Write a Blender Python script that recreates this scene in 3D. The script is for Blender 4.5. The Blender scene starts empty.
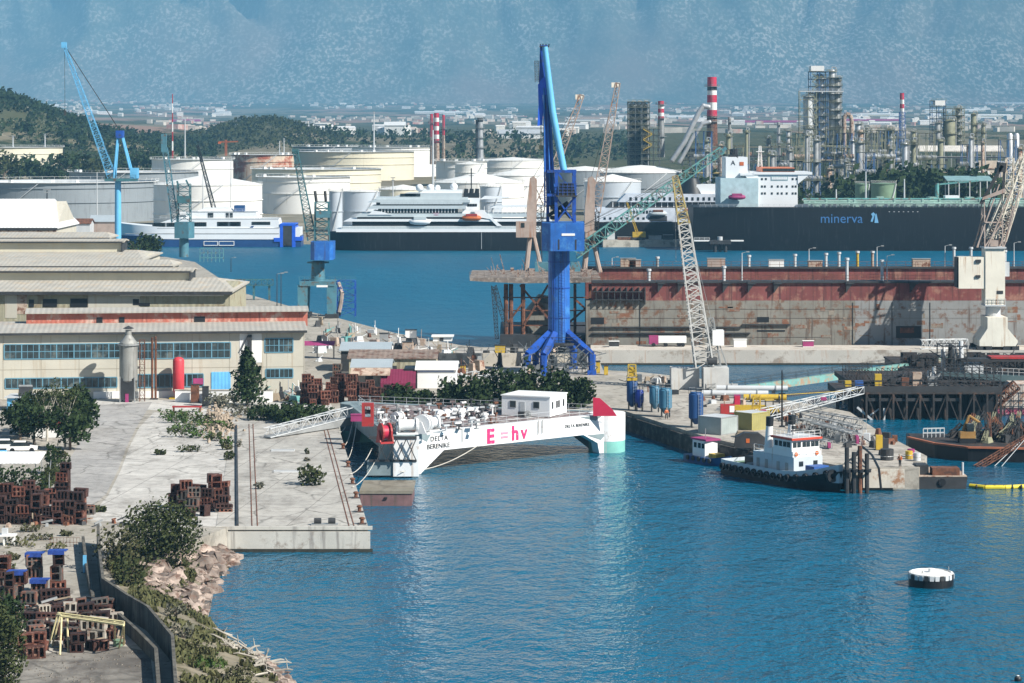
import bpy, math, random
from mathutils import Vector, noise as mnoise
random.seed(7)
S = bpy.context.scene
COL = S.collection
# ---------------------------------------------------------------- camera, sky, sun, exposure
F, CX, HV, H = 2600.0, 512.0, 126.0, 48.0      # focal length in pixels, centre, horizon row, height of the camera
cam = bpy.data.cameras.new('camera'); camo = bpy.data.objects.new('camera', cam); COL.objects.link(camo)
cam.sensor_width = 36; cam.lens = F/1024*36; cam.shift_y = -(341.5-HV)/1024
cam.clip_start = 1; cam.clip_end = 40000
camo.location = (0, 0, H); camo.rotation_euler = (math.radians(90), 0, 0)
S.camera = camo
SUN_EL, SUN_AZ = 39, 124                       # degrees; azimuth clockwise from the view direction
w = bpy.data.worlds.new('World'); S.world = w; w.use_nodes = True
wn = w.node_tree
sky = wn.nodes.new('ShaderNodeTexSky'); sky.sky_type = 'NISHITA'; sky.sun_disc = False
sky.sun_elevation = math.radians(SUN_EL); sky.sun_rotation = math.radians(SUN_AZ)
sky.air_density = 1.0; sky.dust_density = 0.4; sky.ozone_density = 1.6
bg = wn.nodes['Background']; bg.inputs['Strength'].default_value = 0.052
wn.links.new(sky.outputs[0], bg.inputs[0])
sl = bpy.data.lights.new('sun', 'SUN'); so = bpy.data.objects.new('sun', sl); COL.objects.link(so)
sl.energy = 4.9; sl.angle = math.radians(0.5); sl.color = (1, .955, .88)
_e, _a = math.radians(SUN_EL), math.radians(SUN_AZ)
SUND = Vector((math.cos(_e)*math.sin(_a), math.cos(_e)*math.cos(_a), math.sin(_e)))
so.rotation_euler = SUND.to_track_quat('Z', 'Y').to_euler(); so.location = (200, -100, 300)
S.view_settings.view_transform = 'Standard'; S.view_settings.look = 'None'
S.view_settings.exposure = 0.76; S.view_settings.gamma = 1
S.render.engine = 'CYCLES'
S.cycles.max_bounces = 6; S.cycles.volume_bounces = 0; S.cycles.caustics_reflective = False; S.cycles.caustics_refractive = False
S.cycles.use_denoising = True

# ---------------------------------------------------------------- pixel <-> world
def P(u, v, z=0.0):                            # the point at height z seen at (u, v)
    Y = F*(H-z)/(v-HV)
    return Vector(((u-CX)*Y/F, Y, z))
def at(u, v, Y):                               # the point at distance Y seen at (u, v)
    return Vector(((u-CX)*Y/F, Y, H-(v-HV)*Y/F))
def UX(u, Y): return (u-CX)*Y/F
def VZ(v, Y): return H-(v-HV)*Y/F
R = random.uniform

# ---------------------------------------------------------------- materials
def lin(h):
    if not isinstance(h, str): return tuple(h)[:3]
    c = [int(h[i:i+2], 16)/255 for i in (0, 2, 4)]
    return tuple(x/12.92 if x <= .04045 else ((x+.055)/1.055)**2.4 for x in c)
class NT:
    def __init__(s, name):
        s.m = bpy.data.materials.new(name); s.m.use_nodes = True; s.t = s.m.node_tree
        s.b = s.t.nodes['Principled BSDF']
    def n(s, typ, **k):
        o = s.t.nodes.new('ShaderNode'+typ)
        for a, v in k.items():
            if a in o.inputs: o.inputs[a].default_value = v
            else: setattr(o, a, v)
        return o
    def l(s, a, b): s.t.links.new(a, b)
    def coord(s, sc=(1, 1, 1), rand=False):
        tc = s.n('TexCoord'); mp = s.n('Mapping'); s.l(tc.outputs['Object'], mp.inputs[0]); mp.inputs['Scale'].default_value = sc
        if rand:
            oi = s.n('ObjectInfo'); vm = s.n('VectorMath', operation='SCALE'); vm.inputs[0].default_value = (91, 57, 33)
            s.l(oi.outputs['Random'], vm.inputs['Scale']); s.l(vm.outputs[0], mp.inputs['Location'])
        return mp.outputs[0]
    def noise(s, vec, scale, detail=6, rough=.6):
        q = s.n('TexNoise'); q.inputs['Scale'].default_value = scale; q.inputs['Detail'].default_value = detail; q.inputs['Roughness'].default_value = rough
        s.l(vec, q.inputs['Vector']); return q.outputs['Fac']
    def ramp(s, fac, a, b):
        q = s.n('MapRange'); q.inputs[1].default_value = a; q.inputs[2].default_value = b; s.l(fac, q.inputs[0]); return q.outputs[0]
    def mix(s, fac, a, b, blend='MIX'):
        q = s.n('MixRGB', blend_type=blend)
        for i, x in ((0, fac), (1, a), (2, b)):
            if isinstance(x, bpy.types.NodeSocket): s.l(x, q.inputs[i])
            elif i == 0: q.inputs[0].default_value = x
            else: q.inputs[i].default_value = (*x, 1)
        return q.outputs[0]
    def math(s, op, a, b=0):
        q = s.n('Math', operation=op)
        for i, x in ((0, a), (1, b)):
            if isinstance(x, bpy.types.NodeSocket): s.l(x, q.inputs[i])
            else: q.inputs[i].default_value = x
        return q.outputs[0]
    def bump(s, h, strength=.5, dist=.1):
        q = s.n('Bump'); q.inputs['Strength'].default_value = strength; q.inputs['Distance'].default_value = dist
        s.l(h, q.inputs['Height']); s.l(q.outputs[0], s.b.inputs['Normal'])
MATS = {}
def mat(name, col, rough=.65, metal=0, var=.18, sc=.4, spots=None, streak=None, corr=None, bump=0, rand=False, huevar=0, spec=.4):
    """spots=(colour, amount 0..1, scale), streak=(colour, amount), corr=(axis, period in metres)"""
    if name in MATS: return MATS[name]
    t = NT(name); base = lin(col); co = t.coord(rand=rand)
    c = t.mix(t.ramp(t.noise(co, sc), .3, .7), tuple(x*(1-var) for x in base), tuple(min(1, x*(1+var)) for x in base))
    if huevar:
        oi = t.n('ObjectInfo'); hs = t.n('HueSaturation'); t.l(c, hs.inputs['Color'])
        t.l(t.math('MULTIPLY_ADD', oi.outputs['Random'], huevar), hs.inputs['Value']); hs.inputs['Value'].links[0].from_node.inputs[2].default_value = 1-huevar/2
        c = hs.outputs[0]
    if spots:
        a = .66-.32*spots[1]
        c = t.mix(t.ramp(t.noise(co, spots[2], 8, .7), a-.04, a+.06), c, lin(spots[0]))
    if streak:
        co2 = t.coord((1.3, 1.3, .09), rand); a = .68-.32*streak[1]
        c = t.mix(t.ramp(t.noise(co2, 1.0, 5, .6), a-.03, a+.12), c, lin(streak[0]))
    t.l(c, t.b.inputs['Base Color'])
    t.b.inputs['Roughness'].default_value = rough; t.b.inputs['Metallic'].default_value = metal
    t.b.inputs['Specular IOR Level'].default_value = spec
    if corr:
        sx = t.n('SeparateXYZ'); tc = t.n('TexCoord'); t.l(tc.outputs['Object'], sx.inputs[0])
        t.bump(t.math('SINE', t.math('MULTIPLY', sx.outputs['xyz'.index(corr[0])], 6.283/corr[1])), .22, corr[1]*.1)
    elif bump: t.bump(t.noise(co, sc*4, 8), bump, .15)
    MATS[name] = t.m
    return t.m

# ---------------------------------------------------------------- mesh builder
V3 = Vector
class MB:
    def __init__(s): s.v = []; s.f = []; s.g = []
    def add(s, vs, fs):
        o = len(s.v); s.g.append((o, len(s.f))); s.v += [tuple(x) for x in vs]; s.f += [tuple(i+o for i in f) for f in fs]; return s
    def box(s, x0, x1, y0, y1, z0, z1):
        return s.add([(x0,y0,z0),(x1,y0,z0),(x1,y1,z0),(x0,y1,z0),(x0,y0,z1),(x1,y0,z1),(x1,y1,z1),(x0,y1,z1)],
                     [(0,3,2,1),(4,5,6,7),(0,1,5,4),(1,2,6,5),(2,3,7,6),(3,0,4,7)])
    def cbox(s, c, d, rz=0, taper=1.0):
        ca, sa = math.cos(rz), math.sin(rz); vs = []
        for z in (-.5, .5):
            k = 1 if z < 0 else taper
            for x, y in ((-.5,-.5),(.5,-.5),(.5,.5),(-.5,.5)):
                X, Y = x*d[0]*k, y*d[1]*k
                vs.append((c[0]+X*ca-Y*sa, c[1]+X*sa+Y*ca, c[2]+z*d[2]))
        return s.add(vs, [(0,3,2,1),(4,5,6,7),(0,1,5,4),(1,2,6,5),(2,3,7,6),(3,0,4,7)])
    def cyl(s, a, b, r0, r1=None, n=12, caps=True):
        a, b = V3(a), V3(b); r1 = r0 if r1 is None else r1; d = (b-a)
        if d.length < 1e-6: return s
        d.normalize(); up = V3((0,0,1)) if abs(d.z) < .95 else V3((1,0,0))
        x = d.cross(up).normalized(); y = x.cross(d)
        vs = []
        for p, r in ((a, r0), (b, r1)):
            for i in range(n):
                t = 2*math.pi*(i+.5)/n; vs.append(p + x*(r*math.cos(t)) + y*(r*math.sin(t)))
        fs = [((i+1) % n, i, i+n, (i+1) % n+n) for i in range(n)]
        if caps: fs += [tuple(range(n)), tuple(range(2*n-1, n-1, -1))]
        return s.add(vs, fs)
    def bar(s, a, b, r): return s.cyl(a, b, r, n=4)
    def path(s, pts, r, n=6):
        for a, b in zip(pts, pts[1:]): s.cyl(a, b, r, n=n)
        return s
    def lathe(s, c, prof, n=20, a0=0, a1=2*math.pi):
        full = abs(a1-a0-2*math.pi) < 1e-6; m = n if full else n+1; vs = []
        for r, z in prof:
            for i in range(m):
                t = a0+(a1-a0)*i/n; vs.append((c[0]+r*math.cos(t), c[1]+r*math.sin(t), c[2]+z))
        fs = []
        for k in range(len(prof)-1):
            for i in range(n):
                j = (i+1) % m; fs.append((k*m+i, k*m+j, (k+1)*m+j, (k+1)*m+i))
        return s.add(vs, fs)
    def prism(s, poly, z0, z1):                # polygon in xy (anticlockwise), extruded in z
        n = len(poly); vs = [(p[0],p[1],z0) for p in poly]+[(p[0],p[1],z1) for p in poly]
        return s.add(vs, [tuple(range(n-1,-1,-1)), tuple(range(n,2*n))]+[(i,(i+1)%n,(i+1)%n+n,i+n) for i in range(n)])
    def prof_y(s, poly, y0, y1):               # polygon in xz, extruded in y
        n = len(poly); vs = [(p[0],y0,p[1]) for p in poly]+[(p[0],y1,p[1]) for p in poly]
        return s.add(vs, [tuple(range(n)), tuple(range(2*n-1,n-1,-1))]+[((i+1)%n,i,i+n,(i+1)%n+n) for i in range(n)])
    def prof_x(s, poly, x0, x1):               # polygon in yz, extruded in x
        n = len(poly); vs = [(x0,p[0],p[1]) for p in poly]+[(x1,p[0],p[1]) for p in poly]
        return s.add(vs, [tuple(range(n)), tuple(range(2*n-1,n-1,-1))]+[((i+1)%n,i,i+n,(i+1)%n+n) for i in range(n)])
    def wall(s, pts, t, z0, z1):               # a wall of thickness t along a plan polyline
        for a, b in zip(pts, pts[1:]):
            a2, b2 = V3((a[0],a[1],0)), V3((b[0],b[1],0)); d = (b2-a2).normalized(); q = V3((-d.y,d.x,0))*t/2
            za = a[2] if len(a) > 2 else z1; zb = b[2] if len(b) > 2 else z1
            vs = [a2-q, b2-q, b2+q, a2+q]
            s.add([(p.x,p.y,z0) for p in vs]+[(vs[0].x,vs[0].y,za),(vs[1].x,vs[1].y,zb),(vs[2].x,vs[2].y,zb),(vs[3].x,vs[3].y,za)],
                  [(0,3,2,1),(4,5,6,7),(0,1,5,4),(1,2,6,5),(2,3,7,6),(3,0,4,7)])
        return s
    def lattice(s, a, b, w0, w1, n, r, h0=None, h1=None, side=None, br=None):
        """four-chord lattice girder from a to b; w width, h depth at either end"""
        a, b = V3(a), V3(b); d = (b-a).normalized(); h0 = h0 or w0; h1 = h1 or w1; br = br or r*.6
        x = V3(side).normalized() if side else d.cross(V3((0,0,1)) if abs(d.z) < .95 else V3((1,0,0))).normalized(); y = x.cross(d).normalized()
        def c(t, i):
            sx, sy = ((-1,-1),(1,-1),(1,1),(-1,1))[i % 4]
            return a.lerp(b, t) + x*(sx*(w0+(w1-w0)*t)/2) + y*(sy*(h0+(h1-h0)*t)/2)
        for i in range(4): s.bar(c(0,i), c(1,i), r)
        for k in range(n):
            t0, t1 = k/n, (k+1)/n
            for i in range(4):
                if k % 2: s.bar(c(t0,i), c(t1,i+1), br)
                else: s.bar(c(t0,i+1), c(t1,i), br)
                s.bar(c(t1,i), c(t1,i+1), br)
        return s
    def rail(s, pts, h=1.1, step=2.0, r=.03, closed=False):   # a railing
        pts = [V3(p) for p in pts]
        if closed: pts = pts+[pts[0]]
        for a, b in zip(pts, pts[1:]):
            n = max(1, round((b-a).length/step))
            for k in range(n+1):
                p = a.lerp(b, k/n); s.bar(p, p+V3((0,0,h)), r)
            for q in (h, h*.5): s.bar(a+V3((0,0,q)), b+V3((0,0,q)), r)
        return s
    def ladder(s, a, b, w=.6, r=.03, step=.5, side=(1,0,0)):
        a, b = V3(a), V3(b); q = V3(side)*w/2
        s.bar(a-q, b-q, r); s.bar(a+q, b+q, r); n = int((b-a).length/step)
        for k in range(1, n): p = a.lerp(b, k/n); s.bar(p-q, p+q, r*.7)
        return s
    def sphere(s, c, r, n=10, zs=1.0):
        return s.lathe(c, [(r*math.sin(math.pi*i/(n//2+2))+1e-4, -r*zs*math.cos(math.pi*i/(n//2+2))) for i in range(n//2+3)], n)
    def build(s, name, m, parent=None, world=True, smooth=False):
        vs = s.v
        if parent is not None and world:
            l = parent.location
            vs = [(x-l.x, y-l.y, z-l.z) for x, y, z in vs]
            if parent.parent:
                l = parent.parent.location; vs = [(x-l.x, y-l.y, z-l.z) for x, y, z in vs]
        me = bpy.data.meshes.new(name); me.from_pydata(vs, [], s.f); me.validate(); me.update()
        if smooth: me.polygons.foreach_set('use_smooth', [True]*len(me.polygons)); 
        me.materials.append(m)
        o = bpy.data.objects.new(name, me); COL.objects.link(o)
        if parent is not None: o.parent = parent
        if smooth is not True and smooth: me.set_sharp_from_angle(angle=math.radians(smooth))
        return o
def each(mb, name, m, parent, world=True, per=1):   # every shape collected in mb (or every run of per shapes) becomes a part of its own
    g = mb.g[::per]+[(len(mb.v), len(mb.f))]; out = []
    for (v0, f0), (v1, f1) in zip(g, g[1:]):
        k = MB(); k.add(mb.v[v0:v1], [tuple(i-v0 for i in f) for f in mb.f[f0:f1]]); out.append(k.build(name, m, parent, world))
    return out
def tag(o, label=None, cat=None, group=None, kind=None):
    if label: o['label'] = label
    if cat: o['category'] = cat
    if group: o['group'] = group
    if kind: o['kind'] = kind
    return o
def thing(name, label, cat, loc=(0,0,0), rz=0, group=None):
    o = bpy.data.objects.new(name, None); COL.objects.link(o); o.location = loc; o.rotation_euler = (0,0,rz); o.empty_display_size = .5
    return tag(o, label, cat, group)
def copy_tree(o, loc=None, rz=None, label=None, parent=None, scale=None):
    c = o.copy(); COL.objects.link(c)
    if parent: c.parent = parent
    if loc is not None: c.location = loc
    if rz is not None: c.rotation_euler = (0,0,rz)
    if scale is not None: c.scale = scale if not isinstance(scale, (int, float)) else (scale,)*3
    if label: c['label'] = label
    for ch in list(o.children): copy_tree(ch, parent=c)
    return c
def struct(name, mb, m, smooth=False):
    o = mb.build(name, m, smooth=smooth); o['kind'] = 'structure'; return o
def fbm(x, y, z=0, o=5): return mnoise.fractal(V3((x,y,z)), 1.0, 2.0, o)   # about -1..1
def sstep(a, b, x):
    t = max(0, min(1, (x-a)/(b-a))); return t*t*(3-2*t)
# ================================================================ SETTING
# ---- sea
def water_mat():
    t = NT('sea_water'); co = t.coord((1, .62, 1)); b = t.b
    n1 = t.noise(co, .75, 3, .6); n2 = t.noise(co, .16, 2, .5); n3 = t.noise(co, 2.2, 2, .5)
    big = t.noise(t.coord((1, .3, 1)), .016, 4, .6)
    hgt = t.math('ADD', t.math('MULTIPLY', n1, 1.0), t.math('ADD', t.math('MULTIPLY', n2, 1.6), t.math('MULTIPLY', n3, .3)))
    bp = t.n('Bump'); bp.inputs['Distance'].default_value = 1.0
    t.l(t.math('MULTIPLY_ADD', t.ramp(big, .3, .7), .75), bp.inputs['Strength']); bp.inputs['Strength'].links[0].from_node.inputs[2].default_value = .2
    t.l(hgt, bp.inputs['Height']); t.l(bp.outputs[0], b.inputs['Normal'])
    c = t.mix(t.ramp(big, .3, .7), (.0, .07, .135), (.0, .11, .195))
    t.l(c, b.inputs['Base Color'])
    sp = t.n('SeparateXYZ'); tc = t.n('TexCoord'); t.l(tc.outputs['Object'], sp.inputs[0]); rg = t.n('MapRange'); t.l(sp.outputs[1], rg.inputs[0])
    for i_, v_ in zip((1,2,3,4), (330,760,.08,.42)): rg.inputs[i_].default_value = v_   # waves too small to see from afar
    t.l(rg.outputs[0], b.inputs['Roughness']); b.inputs['IOR'].default_value = 1.333; b.inputs['Specular IOR Level'].default_value = .46
    return t.m
sea = MB(); sea.add([(-9000,-150,0),(9000,-150,0),(9000,1400,0),(-9000,1400,0)], [(0,1,2,3)])
struct('water', sea, water_mat())

# ---- far land: one sheet from the sea bed under the camera to the foot of the mountains
def g2(x, y, cx, cy, sx, sy): return math.exp(-((x-cx)/sx)**2-((y-cy)/sy)**2)
def far_z(x, y):
    if y < 1050: return -5.0
    u = CX+x*F/y
    z = 2.8*sstep(1050, 1062, y)-5*(1-sstep(1050, 1056, y))
    z += 9*sstep(1300, 1700, y)+14*sstep(1800, 3000, y)
    if y > 2600:
        q = min(1, (y-2600)/12700); zv = H-(HV+14.5-37*q**.62)*0-(14.5-37*q**.62)*y/F; z += (zv-z)*sstep(2600, 3400, y)
    if y > 1300:
        e = sstep(1500, 2050, y)*(1-.5*sstep(2300, 3000, y))
        hp = ((-500, 120), (-250, 95), (-60, 66), (0, 56), (50, 42), (100, 25), (150, 17), (205, 3), (260, 0), (2000, 0))
        for (a, za), (b, zb) in zip(hp, hp[1:]):
            if a <= u < b: z += e*(za+(zb-za)*(u-a)/(b-a))
        z += 26*g2(u, y, 262, 2650, 62, 420)+8*g2(u, y, 420, 2700, 160, 300)
        z += fbm(x*.006, y*.006)*2.0*sstep(1500, 2200, y)
    return z
def land_mat():
    t = NT('plain_fields'); co = t.coord(); co2 = t.coord((.4, .07, 1)); co3 = t.coord((.22, .05, 1))
    vor = t.n('TexVoronoi'); vor.inputs['Scale'].default_value = .012; t.l(co2, vor.inputs['Vector'])
    sx = t.n('SeparateXYZ'); t.l(vor.outputs['Color'], sx.inputs[0])
    c = t.mix(t.ramp(sx.outputs[0], .45, .55), (.085, .09, .05), (.2, .175, .12))
    c = t.mix(t.ramp(sx.outputs[1], .78, .8), c, (.3, .2, .15))
    c = t.mix(t.ramp(t.noise(co3, .03, 7, .7), .52, .58), c, (.04, .052, .026))
    c = t.mix(t.ramp(t.noise(co, .09, 6, .7), .6, .68), c, (.32, .3, .25))
    sy = t.n('SeparateXYZ'); tc = t.n('TexCoord'); t.l(tc.outputs['Object'], sy.inputs[0]); near = t.math('SUBTRACT', 1, t.ramp(sy.outputs[1], 1350, 1750)); c = t.mix(near, c, t.mix(t.ramp(t.noise(co, .05, 6, .7), .4, .6), (.3,.27,.22), (.17,.16,.12)))
    t.l(c, t.b.inputs['Base Color']); t.b.inputs['Roughness'].default_value = .95; t.b.inputs['Specular IOR Level'].default_value = 0
    return t.m
land = MB(); us = list(range(-560, 1620, 20))
ys = [150, 700, 1040, 1050, 1053, 1057, 1062, 1080]; y = 1110
while y < 16500: ys.append(y); y *= 1.024
for y in ys:
    for u in us: x = UX(u, y); land.v.append((x, y, far_z(x, y)))
n = len(us)
for j in range(len(ys)-1):
    for i in range(n-1): land.f.append((j*n+i, j*n+i+1, (j+1)*n+i+1, (j+1)*n+i))
struct('ground', land, land_mat(), smooth=True)

# ---- mountains
MK = 2.6                                        # the mountains stand 15 to 26 km away
def mtn_z(x, y): return H+(mtn_z0(x/MK, y/MK)-H)*MK
def mtn_z0(x, y):
    u = CX+x*F/y; k = sstep(5900, 8600, y); u += 46*mnoise.noise(V3((y*.0016, u*.003, 7)))+(y-5900)*.012
    ridge = 1-abs(fbm(u*.0045+3.1, y*.0004+1.7, 0, 3))*1.5
    r2 = 1-abs(fbm(u*.013+9, y*.0012, 5, 4))*1.6
    z = 84+(y-5900)*.1*sstep(5900, 6500, y)+k*(400+430*ridge+620*r2*k)+fbm(u*.022+y*.003, y*.0022, 2, 4)*80*k
    return z
def mtn_mat():
    t = NT('rocky_scrub_slope'); co = t.coord((.4, .12, .34)); co2 = t.coord((.4, .12, .56))
    big = t.noise(co2, .0016, 5, .62); fine = t.noise(co, .12, 3, .6); mid = t.noise(co2, .012, 5, .6)
    c = t.mix(t.ramp(mid, .35, .65), (.07, .085, .06), (.12, .125, .085))
    fleck = t.ramp(fine, .5, .6); mask = t.math('ADD', .16, t.math('MULTIPLY', t.ramp(t.math('ADD', big, t.math('MULTIPLY', t.math('SUBTRACT', mid, .5), .6)), .42, .66), .7))
    c = t.mix(t.math('MULTIPLY', fleck, mask), c, (.52,.48,.43))
    soil = t.noise(co2, .0026, 4, .6)
    sz = t.n('SeparateXYZ'); tc = t.n('TexCoord'); t.l(tc.outputs['Object'], sz.inputs[0])
    low = t.math('SUBTRACT', 1, t.ramp(sz.outputs[2], 450, 1150))
    c = t.mix(t.math('MULTIPLY', t.math('MULTIPLY', low, .5), t.ramp(soil, .42, .66)), c, (.3,.19,.14))
    t.l(c, t.b.inputs['Base Color']); t.b.inputs['Roughness'].default_value = .95; t.b.inputs['Specular IOR Level'].default_value = 0
    return t.m
mt = MB(); us = list(range(-420, 1460, 6)); ys = [(5900+i*42)*MK for i in range(104)]
for y in ys:
    for u in us: x = UX(u, y); mt.v.append((x, y, mtn_z(x, y)))
n = len(us)
for j in range(len(ys)-1):
    for i in range(n-1): mt.f.append((j*n+i, j*n+i+1, (j+1)*n+i+1, (j+1)*n+i))
struct('mountains', mt, mtn_mat(), smooth=True)

# ---- the air
hz = MB(); hz.box(-21000, 21000, -120, 28000, -6.5, 3800)
hm = bpy.data.materials.new('air_haze'); hm.use_nodes = True; ht = hm.node_tree; ht.nodes.clear()
ho = ht.nodes.new('ShaderNodeOutputMaterial'); hv = ht.nodes.new('ShaderNodeVolumePrincipled')
hv.inputs['Color'].default_value = (.27, .65, 1.0, 1); hv.inputs['Density'].default_value = 0.7e-4; hv.inputs['Anisotropy'].default_value = -0.25
ht.links.new(hv.outputs[0], ho.inputs['Volume'])
tag(hz.build('haze', hm), kind='stuff')

# ---- materials used all over
M = dict(
    conc=mat('concrete', 'b9b2a4', .85, var=.12, sc=.25, spots=('8d867a', .35, .35), bump=.15),
    white=mat('white_paint', (.78,.78,.76), .45, var=.06, sc=.3), cream=mat('cream_wall', 'd8d0ac', .8, var=.08, sc=.3, streak=('a89c80', .25)),
    dark=mat('dark_steel', (.035,.036,.038), .6, var=.4), black=mat('black_paint', (.012,.014,.017), .5),
    glass=mat('window_glass', (.02,.03,.035), .12, var=.5, sc=.6, spec=.6), steel=mat('grey_steel', (.3,.31,.31), .5, metal=.2, var=.25),
    rust=mat('rust', (.16,.065,.035), .85, var=.45, sc=.8, spots=((.06,.03,.022), .4, 1.2)),
    rustlight=mat('rusty_pale', (.42,.33,.26), .8, var=.25, sc=.6, spots=((.17,.07,.04), .4, .8)),
    yellow=mat('yellow_paint', (.5,.34,.03), .55, spots=((.3,.2,.06), .3, 1.2)), red=mat('red_paint', (.36,.03,.03), .55, spots=((.2,.05,.04), .3, 1.2)), blue=mat('blue_paint', (.03,.1,.33), .5),
    teal=mat('teal_paint', (.12,.32,.31), .55, var=.25, spots=((.16,.09,.05), .35, .8)), orange=mat('orange_paint', (.5,.12,.03), .55),
    silver=mat('silver_cladding', (.5,.51,.52), .4, metal=.4, var=.15), tank=mat('tank_white', (.8,.79,.75), .55, var=.05, sc=.08, streak=((.5,.46,.4), .12)),
    lgrey=mat('light_grey_paint', (.5,.52,.53), .5, var=.1), wood=mat('weathered_timber', (.3,.24,.17), .85, var=.3),
    green=mat('green_paint', (.16,.25,.16), .6, var=.15), magenta=mat('magenta_roof', (.3,.04,.14), .65, var=.25),
)
def leafmat(name, a, b):
    t = NT(name); co = t.coord(rand=True)
    f = t.noise(co, .9, 4, .7); c = t.mix(t.ramp(f, .3, .7), a, b); g = t.noise(co, 6, 2, .5)
    c = t.mix(t.ramp(g, .55, .8), c, tuple(min(1, x*1.7) for x in b)); t.l(c, t.b.inputs['Base Color'])
    t.b.inputs['Roughness'].default_value = .7; t.b.inputs['Specular IOR Level'].default_value = .05; return t.m
LF = dict(dark=leafmat('dark_foliage', (.016,.028,.012), (.035,.055,.02)), olive=leafmat('olive_foliage', (.03,.04,.016), (.06,.07,.028)),
          scrub=leafmat('scrub_foliage', (.04,.048,.022), (.085,.08,.04)), grey=leafmat('grey_foliage', (.07,.075,.055), (.15,.145,.11)),
          grass=leafmat('dry_grass', (.055,.065,.028), (.12,.115,.055)), green=leafmat('green_foliage', (.03,.06,.015), (.07,.11,.03)))
BARK = mat('bark', (.13,.1,.075), .9, var=.3, sc=2)
def leaves(mb, c, r, n, s, rnd=random, shell=.55):
    """n leaf clumps of size s in an ellipsoid r round c, thinned by lumpy noise so that gaps stay"""
    k = 0; tries = 0; o = rnd.uniform(0, 100)
    while k < n and tries < n*6:
        tries += 1
        d = V3((rnd.gauss(0,1), rnd.gauss(0,1), rnd.gauss(0,1))).normalized(); q = rnd.random()**(1/3)
        if rnd.random() < shell: q = max(q, .7)
        lump = fbm(d.x*1.6+o, d.y*1.6, d.z*1.6+o, 3); q *= 1+.42*lump
        p = V3((c[0]+d.x*r[0]*q, c[1]+d.y*r[1]*q, c[2]+d.z*r[2]*q))
        a = V3((rnd.gauss(0,1), rnd.gauss(0,1), rnd.gauss(0,1))).normalized(); b = a.orthogonal().normalized(); e = a.cross(b)
        ss = s*rnd.choice((.45,.6,.8,1.0,1.3,1.6))
        mb.add([p+b*ss, p+e*ss*.6, p-b*ss*.8, p-e*ss*.6], [(0,1,2,3)]); k += 1
    return mb
# ================================================================ FAR SHORE
# ---- storage tanks
def tank(u0, u1, vtop, Yc, zb, label, m='tank', roof='float', rings=(.62, .3), extra=None, apex=None):
    r = (u1-u0)/2*Yc/F; c = V3((UX((u0+u1)/2, Yc), Yc, zb)); zt = VZ(vtop, Yc)-zb; n = 48 if r > 12 else 24
    t = thing('storage_tank', label, 'storage tank', c, group='storage tanks on the far shore')
    MB().lathe((0,0,0), [(r,-2),(r,zt)], n).build('shell', M[m], t, False, smooth=True)
    if roof == 'float':
        MB().lathe((0,0,0), [(r-.25,zt-.1),(r-.25,zt-2.5),(.01,zt-2.5)], n).build('roof', M['lgrey'], t, False)
        g = MB(); g.lathe((0,0,0), [(r+.02,zt-.05),(r+1.1,zt-.05),(r+1.1,zt+.12),(r-.28,zt+.12)], n); g.build('wind_girder', M['white'], t, False)
        rl = MB()
        for k in range(n):
            a = 2*math.pi*k/n; b = 2*math.pi*(k+1)/n; p = V3(((r+1)*math.cos(a), (r+1)*math.sin(a), zt+.1)); q = V3(((r+1)*math.cos(b), (r+1)*math.sin(b), zt+.1))
            rl.bar(p, p+V3((0,0,1.1)), .06); rl.bar(p+V3((0,0,1.1)), q+V3((0,0,1.1)), .06)
        for k in range(5): a = R(3.6, 5.8); rl.cbox(((r-.5)*math.cos(a), (r-.5)*math.sin(a), zt+.7), (1.6,1.6,1.4), a)
        rl.build('railing', M['white'], t, False)
    else:
        za = VZ(apex, Yc)-zb if apex else zt+r*.12
        pr = [(r+.35,zt-.25),(r+.35,zt),(r*.66,zt+(za-zt)*.52),(r*.33,zt+(za-zt)*.85),(.02,za)] if roof == 'dome' else [(r+.3,zt-.25),(r+.3,zt),(.02,za)]
        MB().lathe((0,0,0), pr, n).build('roof', M['tank'] if m != 'green' else M['green'], t, False)
        rl = MB(); rl.rail([V3(((r+.2)*math.cos(a*math.pi/12), (r+.2)*math.sin(a*math.pi/12), zt)) for a in range(24)], 1.1, 3, .05, True); rl.build('railing', M['white'], t, False)
    for k, f in enumerate(rings):
        MB().lathe((0,0,0), [(r+.02,zt*f-.12),(r+.45,zt*f-.12),(r+.45,zt*f+.12),(r+.02,zt*f+.12)], n).build('stiffener_ring', M[m], t, False)
    st = MB(); k = 14; a0 = 4.1 if r > 12 else 4.4; da = min(1.3, zt*1.3/r)      # spiral stair
    for i in range(k):
        a, b = a0+da*i/k, a0+da*(i+1)/k; z0, z1 = zt*i/k, zt*(i+1)/k; q = r+.55
        p0 = V3((q*math.cos(a), q*math.sin(a), z0)); p1 = V3((q*math.cos(b), q*math.sin(b), z1)); st.bar(p0, p1, .28); st.bar(p0+V3((0,0,1)), p1+V3((0,0,1)), .05)
    st.build('spiral_stair', M['lgrey'], t, False)
    return t
M['tank_grey'] = mat('tank_grey', (.25,.28,.3), .6, var=.06, sc=.1, streak=((.17,.18,.19), .3))
M['tank_rust'] = mat('tank_rust', (.62,.5,.38), .7, var=.15, sc=.2, spots=((.36,.1,.05), .42, .09), streak=((.4,.15,.07), .35))
M['tank_cream'] = mat('tank_cream', (.72,.67,.52), .6, var=.05, sc=.1, streak=((.5,.42,.3), .15))
M['tank_silver'] = mat('tank_silver', (.5,.55,.6), .45, metal=.1, var=.05, sc=.1)
M['roof_grey'] = mat('roof_grey', (.33,.38,.41), .6, var=.06)
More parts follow.
